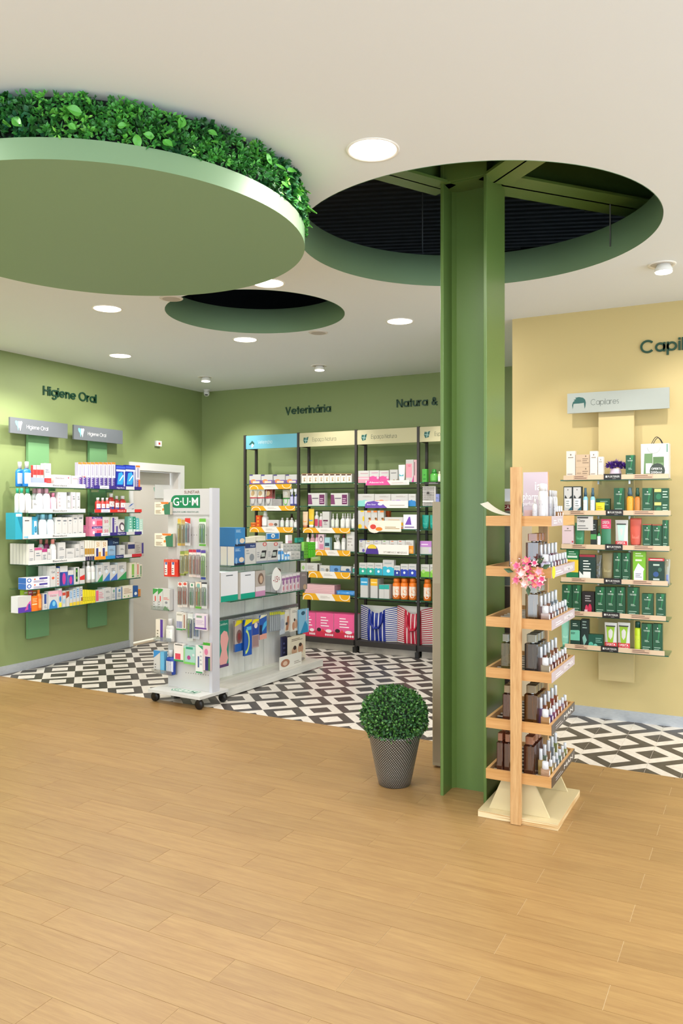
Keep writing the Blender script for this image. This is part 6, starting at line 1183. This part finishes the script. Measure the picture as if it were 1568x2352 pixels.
peg('white floss pick pack, fifth row', 'K4', 974, 1082, 1185, 1606, 'card', '#e6e6e2', [('g', .3, 1, .85, 1, '#3aa070', [(0, 1), (1, 1), (1, 0)]), ('r', .3, .5, .2, .6, '#4a5a94'), ('r', .05, .95, .0, .05, '#3a9a60'), ('l', .6, .9, .3, .8, '#b8b8bc', 4)]); peg('green, pink and navy pack, fifth row right', 'K4', 1086, 1192, 1145, 1568, 'card', '#e0c8cc', [('r', 0, 1, .9, 1, '#4aa838'), ('r', .3, 1, 0, .5, '#2c2a6c'), ('r', .75, 1, 0, .45, '#4a7a3c'), ('e', .2, .7, .55, .78, '#d87aa0')])
# pockets with boxes on the left flank
def pocket(x0, x1, y, cr='K4'):
    a, z = TP.hit(*px(cr, x0, y), .12); b, _ = TP.hit(*px(cr, x1, y), .12)
    MB().box(a, b, .1, .1645, z - .004, z - .001, G_CLEAR).box(a, b, .1, .102, z - .001, z + .03, G_CLEAR).build('clear_pocket', tw); return z
def flank(desc, x0, x1, y0, z, kind, cols, prints=None, cr='K4', d=.038, back=.1195):
    u0, zt = TP.hit(*px(cr, x0, y0), back); u1, _ = TP.hit(*px(cr, x1, y0), back)
    make(kind, u1 - u0, zt - z, d, tuple(AL.get(c, c) for c in cols.split()), prints or [], TP.pt((u0 + u1) / 2, back, z), TP.th, desc, 'packs on the toothbrush tower')
z = pocket(330, 585, 645)
GW = [('g', 0, 1, .7, 1, '#3f9a48', [(0, 0), (1, .7), (1, 1), (0, 1)]), ('r', .4, .6, .4, .65, '#d83a38'), ('l', .15, .35, .1, .4, '#555555', 3)]
flank('green-cornered white gel carton, outermost', 334, 406, 338, z, 'carton', 'w', GW); flank('green-cornered white gel carton, second', 411, 480, 338, z, 'carton', 'w', GW); flank('white carton, red lettering, green foot', 484, 584, 345, z, 'carton', 'w', [('l', .1, .9, .5, .6, '#d8605a', 2), ('t', 0, 1, 0, .2, '#3f9a48', .3), ('e', .3, .7, .3, .42, '#8a8a90')])
z = pocket(370, 630, 1108); flank('cream carton with purple stripe on tower flank', 376, 488, 796, z, 'carton', '#e9dfcf', [('r', .6, .96, 0, 1, '#5a3a98'), ('l', .15, .4, .15, .5, '#8a8068', 3)]); flank('white rinse bottle on tower flank', 506, 624, 790, z, 'flask', 'w #d8d6d6', d=.038, back=.105)
z = pocket(340, 640, 1590); flank('blue-cornered white gel carton', 345, 440, 1262, z, 'carton', 'w', [('g', 0, 1, .65, 1, '#3a8ed0', [(0, 0), (1, .8), (1, 1), (0, 1)]), ('l', .2, .4, .1, .4, '#555555', 3)]); flank('light blue slim carton on tower flank', 446, 500, 1285, z, 'carton', '#6cb8e0'); flank('navy mouthwash bottle, white cap, on tower flank', 506, 636, 1255, z, 'flask', '#1f3f9c #d4d6da #d6d8de', d=.038, back=.105)
OG = [('r', 0, .62, 0, 1, '#efe4d0'), ('g', .5, 1, 0, 1, '#3f7a5c', [(.3, 0), (1, 0), (1, 1), (.15, .75)]), ('g', .4, .9, .85, 1, '#ee7a30', [(.1, 0), (1, 0), (1, 1), (0, 1)]), ('l', .08, .45, .6, .85, '#a08a70', 3), ('e', .5, .62, .3, .5, '#ee8a3c'), ('l', .08, .45, .1, .35, '#a08a70', 3)]
for y0, y1, q in ((835, 1012, 'upper'), (1288, 1470, 'lower')):
    a, z0 = TP.hit(*px('K3', 470, y1), .125); b, _ = TP.hit(*px('K3', 692 if q == 'upper' else 735, y1), .125)
    MB().box(a, b, .12, .1645, z0 - .004, z0 - .001, G_CLEAR).build('clear_pocket', tw)
    make('carton', b - a, TP.hit(*px('K3', 600, y0), .125)[1] - z0, .028, ('#dfd4c0',), OG, TP.pt((a + b) / 2, .125, z0), TP.th, f'cream, orange and green whitening carton, {q} flank pocket', 'packs on the toothbrush tower')

# ================================================================ PERFUME STAND
M_PINE = wood_mat('pine', '#d8ae7a', '#b98850', 3.0, 2, rough=.45, var=.05, knots=True); M_PINEX = wood_mat('pine_x', '#d2a066', '#bd8849', 2.5, 0, rough=.45, var=.05); M_PINEY = wood_mat('pine_y', '#d6aa74', '#c39259', 2.5, 1, rough=.45, var=.05)
M_PLY = mat('#d3c196', .5); M_PLYE = noise_mat('ply_edge', '#c99f66', '#ead4a8', 3, .6, det=1, stretch=(1, 1, 60), lo=.45, hi=.55)
ps = empty('perfume_stand', (-1.02, 4.0, 0)); tag(ps, 'pine perfume stand of six slatted trays beside the green column', 'display stand')
def pp(mb, n): return mb.build(n, ps, (1.02, -4.0, 0))
pp(MB().box(-1.21, -.825, 3.75, 4.262, .001, .029, M_PLYE).box(-1.21, -.825, 3.75, 4.262, .029, .032, M_PLY), 'base_board')
TR = []
for yy, nm in ((3.80, 'front'), (4.20, 'back')):
    x0, _ = Plane(0, yy, 0).hit(1130, 1866)[0], 0; 
    b = MB(); b.prismy([(-1.17, .0325), (-.875, .0325), (-.955, .20), (-1.10, .20)], yy, yy + .012, M_PLY); pp(b, 'support_panel')
pp(MB().add([(-1.10, 3.813, .19), (-.955, 3.813, .19), (-.955, 4.199, .19), (-1.10, 4.199, .19)], [(0, 1, 2, 3)], M_PLY).box(-1.05, -1.035, 3.813, 4.199, .033, .19, M_PLY), 'spine')
pp(MB().bbox(-1.045, -.995, 3.728, 3.7575, .002, 1.697, M_PINE, .002), 'post'); pp(MB().bbox(-1.045, -.995, 4.2825, 4.308, .002, 1.697, M_PINE, .002), 'post')
ZTR = [1.465, 1.222, .977, .730, .485, .238]; TX0, TX1, TY0, TY1 = -1.173, -.857, 3.758, 4.282
trays = []
for i, z in enumerate(ZTR):
    y1 = TY1; pp(MB().box(TX0, TX1, TY0, TY0 + .014, z - .048, z, M_PINEX), 'front_rail'); pp(MB().box(TX0, TX1, y1 - .014, y1, z - .048, z, M_PINEX), 'back_rail')
    pp(MB().box(TX0, TX0 + .014, TY0 + .0145, y1 - .0145, z - .048, z, M_PINEY), 'side_rail'); pp(MB().box(TX1 - .014, TX1, TY0 + .0145, y1 - .0145, z - .048, z, M_PINEY), 'side_rail')
    pp(MB().box(TX0 + .0145, TX1 - .0145, TY0 + .015, y1 - .015, z - .03, z - .026, mat('#453a34', .6)), 'tray_floor')
    for k in range(9): yk = TY0 + .02 + k * (y1 - TY0 - .05) / 8; pp(MB().box(TX0 + .015, TX1 - .015, yk, yk + .014, z - .0255, z - .021, mat('#e6dccb', .5)), 'slat')
    dark = i >= 4; sp = pp(MB().box(TX1 + .0002, TX1 + .002, TY0 + .002, y1 - .001 if i else 4.0, z - .047, z + .0, mat('#4a423e', .3) if dark else mat('#bcaeb9', .3)), 'label_plate')
    yb = (y1 if i else 4.0); L_ = yb - TY0
    t = [('T', .5, .9, .3, .72, '#e8e2da' if dark else '#f6f4f6', 'MAN' if dark else 'WOMAN'), ('l', .15, .45, .25, .6, '#b8b0a8' if dark else '#efe8ee', 2)]
    if i == 1: t += [('e', .0, .13, -.1, 1.15, '#e8e020')]
    m_ = print_mb(t, L_, .047, lambda x, zz, e, z=z: (TX1 + .002 + e, TY0 + x, z - .047 + zz)); m_.build('lettering', ps, (1.02, -4.0, 0))
PP = Plane(TX0, TY0, 0)
FL = [z - .0208 for z in ZTR]
PS = [Shelf(PP, z, f'{p} tray, pine stand', 'perfumes on the pine stand', c) for z, p, c in zip(FL, ph1, ('W1', 'W1', 'W2', 'W2', 'W3', 'W3'))]
def scent(i, cr, x0, x1, yt, c, cap, where, n=1, off=.04, d=.06): S(PS[i], 'perfume', x0, x1, yt, 'large ' + where, f'{c[0]} {c[1]} {cap}', [], crop=cr, off=off, d=d, n=n)
BR = ('#b89a90', '#8a6a60'); TA = ('#cdb898', '#98805c'); GY_ = ('#98989a', '#6c6a6c'); CU = ('#b88a74', '#8c5844'); ROSE = '#c88a68'; CLR = '#b8b8a8'
scent(1, 'W1', 552, 640, 1420, BR, ROSE, 'mauve perfume bottle, copper cap'); scent(1, 'W1', 792, 978, 1420, BR, ROSE, 'mauve perfume bottle, copper cap', n=3)
scent(2, 'W2', 722, 912, 535, TA, CLR, 'golden perfume bottle, square clear cap', n=3)
scent(3, 'W2', 372, 500, 1240, ('#bab48c', '#8a8450'), CLR, 'olive perfume bottle, clear cap'); scent(3, 'W2', 712, 906, 1245, GY_, CLR, 'smoky perfume bottle, square cap', n=3)
scent(4, 'W3', 424, 535, -25, CU, '#c8b088', 'brown perfume bottle, gold cap', n=2); scent(4, 'W3', 712, 892, -25, ('#b88a58', '#8a5c2c'), '#b0a080', 'amber perfume bottle, square cap', n=3)
scent(5, 'W3', 345, 432, 612, CU, ROSE, 'copper perfume bottle, copper cap', n=2); scent(5, 'W3', 440, 530, 628, CU, ROSE, 'copper perfume bottle, copper cap', n=2); scent(5, 'W3', 704, 848, 660, CU, ROSE, 'copper perfume bottle, copper cap', n=3)
VC = [['#d8cce0', '#b8c4c8', '#d0bcd0', '#a86c7c', '#dcc4d4', '#b8c8c4', '#d8ccdc'], ['#d8b4a0', '#a8686c', '#ecd0c4', '#b8c8d8', '#e0b8a4', '#d0a898', '#c4d4e0'], ['#c8bca0', '#e0b8ac', '#985c68', '#e4b094', '#d08870', '#d8b8a0', '#c09484'], ['#e0b070', '#a07cc0', '#d894b8', '#e08c80', '#e8a078', '#d8c4dc', '#d09c7c'], ['#ecc8a4', '#e8cc78', '#ece0c4', '#ccd8e4', '#b4ccb8', '#e0d4c8', '#d4e0a0']]
cnt = 0
for i in range(1, 6):
    z = FL[i]; cols = VC[i - 1]
    for k in range(7):
        y = 3.79 + k * .064; w = .04 if k == 0 else .02; h = .082 if k == 0 else .074
        make('vial', w, h, .022, (cols[k],), [], (TX1 - .018 - w / 2, y, z), 0, f'small clear-capped tester, {ORD[k + 1]} from front, right edge, {ph1[i]} tray', 'testers on the pine stand')
    for k in range(5):
        y = 3.84 + k * .078; make('vial', .022, .125, .022, (cols[(k * 3 + 1) % 7],), [], (TX1 - .072, y, z), 0, f'taller tester bottle, {ORD[k + 1]} from front, inner row, {ph1[i]} tray', 'testers on the pine stand')
s = PS[0]; WHT = '#d6d5d6 #dcdadb #c8c6cb'
S(s, 'bottle', 880, 962, 918, 'white lotion bottle', WHT, crop='W1', off=.03, d=.04); S(s, 'can', 966, 1072, 695, 'tall white lotion can', WHT, crop='W1', off=.03, d=.045, n=2)
S(s, 'bottle', 1090, 1180, 790, 'white shower bottle', WHT, crop='W1', off=.17, d=.045, n=3); S(s, 'bottle', 1186, 1226, 800, 'white shower bottle, slimmer', WHT, crop='W1', off=.17, d=.04, n=2)
for k in range(3): make('vial', .02, .07, .02, ('#c88a30', '#c88a30'), [], (TX1 - .012 - .01, 3.95 + k * .05, FL[0]), 0, f'small amber tester on top tray, {ORD[k + 1]} from front', 'testers on the pine stand')
# curled leaflet and slanted card
lf_ = MB(); v = []
for j in range(9):
    for i in range(2):
        t = j / 8; x = -1.205 + t * .15; z_ = 1.4665 + .055 * (1 - t) ** 2.2 + .002; v.append((x, 3.765 + i * .13 + (1 - t) * .0, z_ + (.012 * (1 - t) if i else 0)))
lf_.add(v, [(2 * j, 2 * j + 2, 2 * j + 3, 2 * j + 1) for j in range(8)], mat('#d9d6c8', .5), True)
o = lf_.build('leaflet'); tag(o, 'curled white leaflet lying on the left of the top pine tray', 'leaflet')
o.data.transform(Matrix.Translation((1.13, -3.83, -1.47))); o.location = (-1.13, 3.83, 1.47)
CP = Plane(-1.03, 3.80, 0)
(u0, z1_), (u1, _) = CP.hit(1197, 1034), CP.hit(1252, 1034); z0_ = ZTR[0]
cs = empty('sign_holder', (-.965, 3.90, 1.4455)); tag(cs, 'tilted clear holder with pale pink perfume card atop pine stand', 'sign')
w_ = .125; h_ = .235
ch = MB().add([(-w_ / 2, -.0, 0), (w_ / 2, -.0, 0), (w_ / 2 - .012, .03, h_), (-w_ / 2 - .008, .03, h_)], [(0, 1, 2, 3)], mat('#cdbcc6', .4)).build('card', cs)
def cf(x, z, e): t = z / h_; return (x - w_ / 2 - .01 * t, -e + .03 * t - .0006, z)
print_mb([('T', .48, .92, .62, .8, '#fbf8fa', 'iap'), ('T', .0, .72, .42, .56, '#fbf8fa', 'pharma'), ('T', .0, .56, .3, .38, '#f8f2f6', 'parfums'), ('r', .05, .5, .02, .2, '#dcb4b0')], w_, h_, cf).build('lettering', ch)
MB().prism([(-w_ / 2 - .01, -.02), (-w_ / 2 - .007, -.02), (-w_ / 2 - .007, .05), (-w_ / 2 - .01, .05)], 0, h_ * 1.08, G_CLEAR, top=[(-w_ / 2 - .03, .0), (-w_ / 2 - .027, .0), (-w_ / 2 - .027, .05), (-w_ / 2 - .03, .05)]).build('clear_flap', cs)
# flowers hung on the post
fb = empty('flower_bunch', (-.955, 3.726, 1.2)); tag(fb, 'bunch of pink artificial flowers clipped to the pine post', 'flowers')
FM = [mat(c, .5) for c in ('#f09aa8', '#f4b8b0', '#e2608c', '#f6d2d0', '#ee9078', '#d84878')]; rf = random.Random(5)
pos = [(-.045, .03), (-.02, -.005), (.0, .055), (.035, .045), (.055, .005), (.02, -.02), (-.05, -.035), (-.01, -.05), (.035, -.055), (.07, -.025), (-.035, .0), (.0, .02), (.055, -.045)]
for k, (x, z) in enumerate(pos):
    f_ = MB(); nr = Vector((x * 4, -1, z * 4 + .25)).normalized(); a = nr.orthogonal().normalized(); b = nr.cross(a); m1 = FM[k % 6]; m2 = FM[(k + 2) % 6]; R_ = rf.uniform(.02, .03)
    for ring, mm, q in ((0, m1, 6), (1, m2, 5)):
        for p in range(q):
            t = 2 * pi * (p + .5 * ring) / q; d = (a * cos(t) + b * sin(t) + nr * (.25 + .5 * ring)).normalized(); leaf(f_, nr * .004 * ring, d, nr, R_ * (1 - .3 * ring), R_ * .62, mm, .12)
    f_.lathe([(.003, 0), (.004, .003), (.001, .006)], mat('#e8c060', .5), 8)
    f_.build('flower', fb, (x, -.022 - rf.uniform(0, .02), z))
sprig = MB()
for k in range(60):
    x, z = rf.uniform(-.075, .07), rf.uniform(-.07, .065); d = Vector((rf.uniform(-1, 1), -.8, rf.uniform(-1, 1))).normalized(); leaf(sprig, Vector((x, -.015, z)), d, d.orthogonal().normalized(), .013, .007, FM[rf.choice((0, 1, 3))])
tag(sprig.build('blossom_sprigs', fb), kind='stuff')
for x, z, d in ((.04, .04, (.7, -.1, .7)), (.03, .05, (.9, -.2, .35)), (-.07, .0, (-.9, -.2, .3)), (.0, -.06, (.1, -.3, -1)), (.06, .02, (.9, .0, .45))):
    l = MB(); dv = Vector(d).normalized(); leaf(l, Vector((0, 0, 0)), dv, Vector((0, -1, 0)), .05, .024, mat('#3c5a38', .45)); l.build('leaf', fb, (x, -.008, z))
MB().tube([(-.0, -.012, -.0), (.0, .0, -.0), (-.05, -.004, -.04)], .004, mat('#4a6a3c', .5), 6).build('stem', fb)

# ================================================================ BOXWOOD POT
pt_ = empty('potted_boxwood', (-1.757, 3.985, 0)); tag(pt_, 'clipped boxwood ball in a tall woven silver and black pot', 'plant')
wm = bpy.data.materials.new('woven_pot'); wm.use_nodes = True; nt = wm.node_tree; N = nt.nodes.new; L = nt.links.new; b = nt.nodes['Principled BSDF']
def mth(op, a, b_=None, c=None):
    n_ = N('ShaderNodeMath'); n_.operation = op
    for i, q in enumerate((a, b_, c)):
        if q is None: continue
        if isinstance(q, (int, float)): n_.inputs[i].default_value = q
        else: L(q, n_.inputs[i])
    return n_.outputs[0]
tc = N('ShaderNodeTexCoord'); sx = N('ShaderNodeSeparateXYZ'); L(tc.outputs['Object'], sx.inputs[0])
ang = mth('MULTIPLY', mth('ARCTAN2', sx.outputs[1], sx.outputs[0]), 56 / (2 * pi)); row = mth('MULTIPLY', sx.outputs[2], 132)
rf_ = mth('FLOOR', row); uu = mth('ADD', ang, mth('MULTIPLY', rf_, .42)); fu = mth('FRACT', uu); fv = mth('FRACT', mth('ADD', row, mth('MULTIPLY', fu, .0)))
m1 = mth('LESS_THAN', mth('ABSOLUTE', mth('SUBTRACT', fu, .5)), .29); m2 = mth('LESS_THAN', mth('ABSOLUTE', mth('SUBTRACT', fv, .5)), .23); mk = mth('MULTIPLY', m1, m2)
mx = N('ShaderNodeMix'); mx.data_type = 'RGBA'; L(mk, mx.inputs[0]); mx.inputs[6].default_value = lin('#231f1a'); mx.inputs[7].default_value = lin('#cdc8be'); L(mx.outputs[2], b.inputs['Base Color'])
b.inputs['Roughness'].default_value = .38; b.inputs['Metallic'].default_value = .25; bp_ = N('ShaderNodeBump'); bp_.inputs['Strength'].default_value = .5; bp_.inputs['Distance'].default_value = .002; L(mk, bp_.inputs['Height']); L(bp_.outputs[0], b.inputs['Normal'])
MB().lathe([(.0, .0015), (.08, .0015), (.087, .004), (.1, .06), (.118, .15), (.134, .23), (.142, .272), (.145, .285), (.138, .285), (.135, .26), (0, .26)], wm, 48, cap=False).build('pot', pt_)
bx = MB(); bc = Vector((0, 0, .372)); rg = random.Random(11); BM = [mat(c, .42) for c in ('#2e5c2a', '#3f702e', '#518838', '#66984a', '#284a26', '#3c6a40')]
for k in range(7200):
    z = 1 - 2 * (k + .5) / 7200; t = k * 2.399963; r = math.sqrt(1 - z * z); out = Vector((r * cos(t), r * sin(t), z))
    lump = 1 + .035 * sin(out.x * 9 + 1) * sin(out.y * 8) + .03 * sin(out.z * 11 + out.x * 5)
    P = bc + Vector((out.x * .176, out.y * .176, out.z * .158)) * lump * rg.uniform(.86, 1.02)
    if P.z < .265 and hypot(P.x, P.y) < .14: continue
    m = BM[rg.choices(range(6), (3, 4, 3, 1.2, 3, 2))[0]]
    d = (out * rg.uniform(.4, 1.2) + Vector((rg.uniform(-1, 1), rg.uniform(-1, 1), rg.uniform(-1, 1))) * .8).normalized(); nr = (out + Vector((rg.uniform(-.8, .8), rg.uniform(-.8, .8), rg.uniform(-.5, .8)))).normalized()
    sd = d.cross(nr).normalized(); Lf = rg.uniform(.011, .018); a_ = P; e1 = P + d * Lf * .5 + sd * Lf * .42; e2 = P + d * Lf; e3 = P + d * Lf * .5 - sd * Lf * .42
    bx.add([a_, e1, e2, e3], [(0, 1, 2, 3)], m)
tag(bx.build('foliage', pt_), kind='stuff')
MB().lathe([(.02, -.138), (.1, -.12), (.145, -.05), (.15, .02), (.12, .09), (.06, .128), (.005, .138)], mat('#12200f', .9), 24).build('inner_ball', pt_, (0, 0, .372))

# ================================================================ KIOSK BEHIND THE COLUMN
ks = empty('service_kiosk', (-1.42, 4.345, 0)); tag(ks, 'tall beige self-service kiosk standing behind the green column', 'kiosk')
M_KB = mat('#b0a189', .45)
def kp(mb, n): return mb.build(n, ks, (1.42, -4.345, 0))
kp(MB().bbox(-1.677, -1.165, 4.345, 4.62, .012, 1.54, M_KB, .004), 'cabinet'); kp(MB().box(-1.65, -1.19, 4.36, 4.6, 0, .012, mat('#7a5a3c', .6)), 'plinth')
kp(MB().box(-1.672, -1.48, 4.3435, 4.3448, .03, 1.068, mat('#a8977f', .45)), 'lower_panel'); kp(MB().box(-1.46, -1.17, 4.3435, 4.3448, 1.075, 1.485, mat('#7d817b', .15)), 'screen'); kp(MB().box(-1.46, -1.17, 4.3435, 4.3448, .2, 1.068, mat('#584b42', .3)), 'dark_panel')
sg = kp(MB().box(-1.31, -1.17, 4.3435, 4.3448, 1.490, 1.522, mat('#7c2a2a', .5)), 'sign_strip'); print_mb([('T', .2, .82, .28, .75, '#e8dcd6', 'AÇÃO')], .14, .032, lambda x, z, e: (-1.31 + x, 4.3435 - e, 1.490 + z)).build('lettering', ks, (1.42, -4.345, 0))
kp(MB().box(-1.30, -1.196, 4.40, 4.402, 1.541, 1.612, mat('#e6e8ee', .4)).box(-1.30, -1.196, 4.38, 4.42, 1.5405, 1.543, mat('#e6e8ee', .4)), 'card_holder')
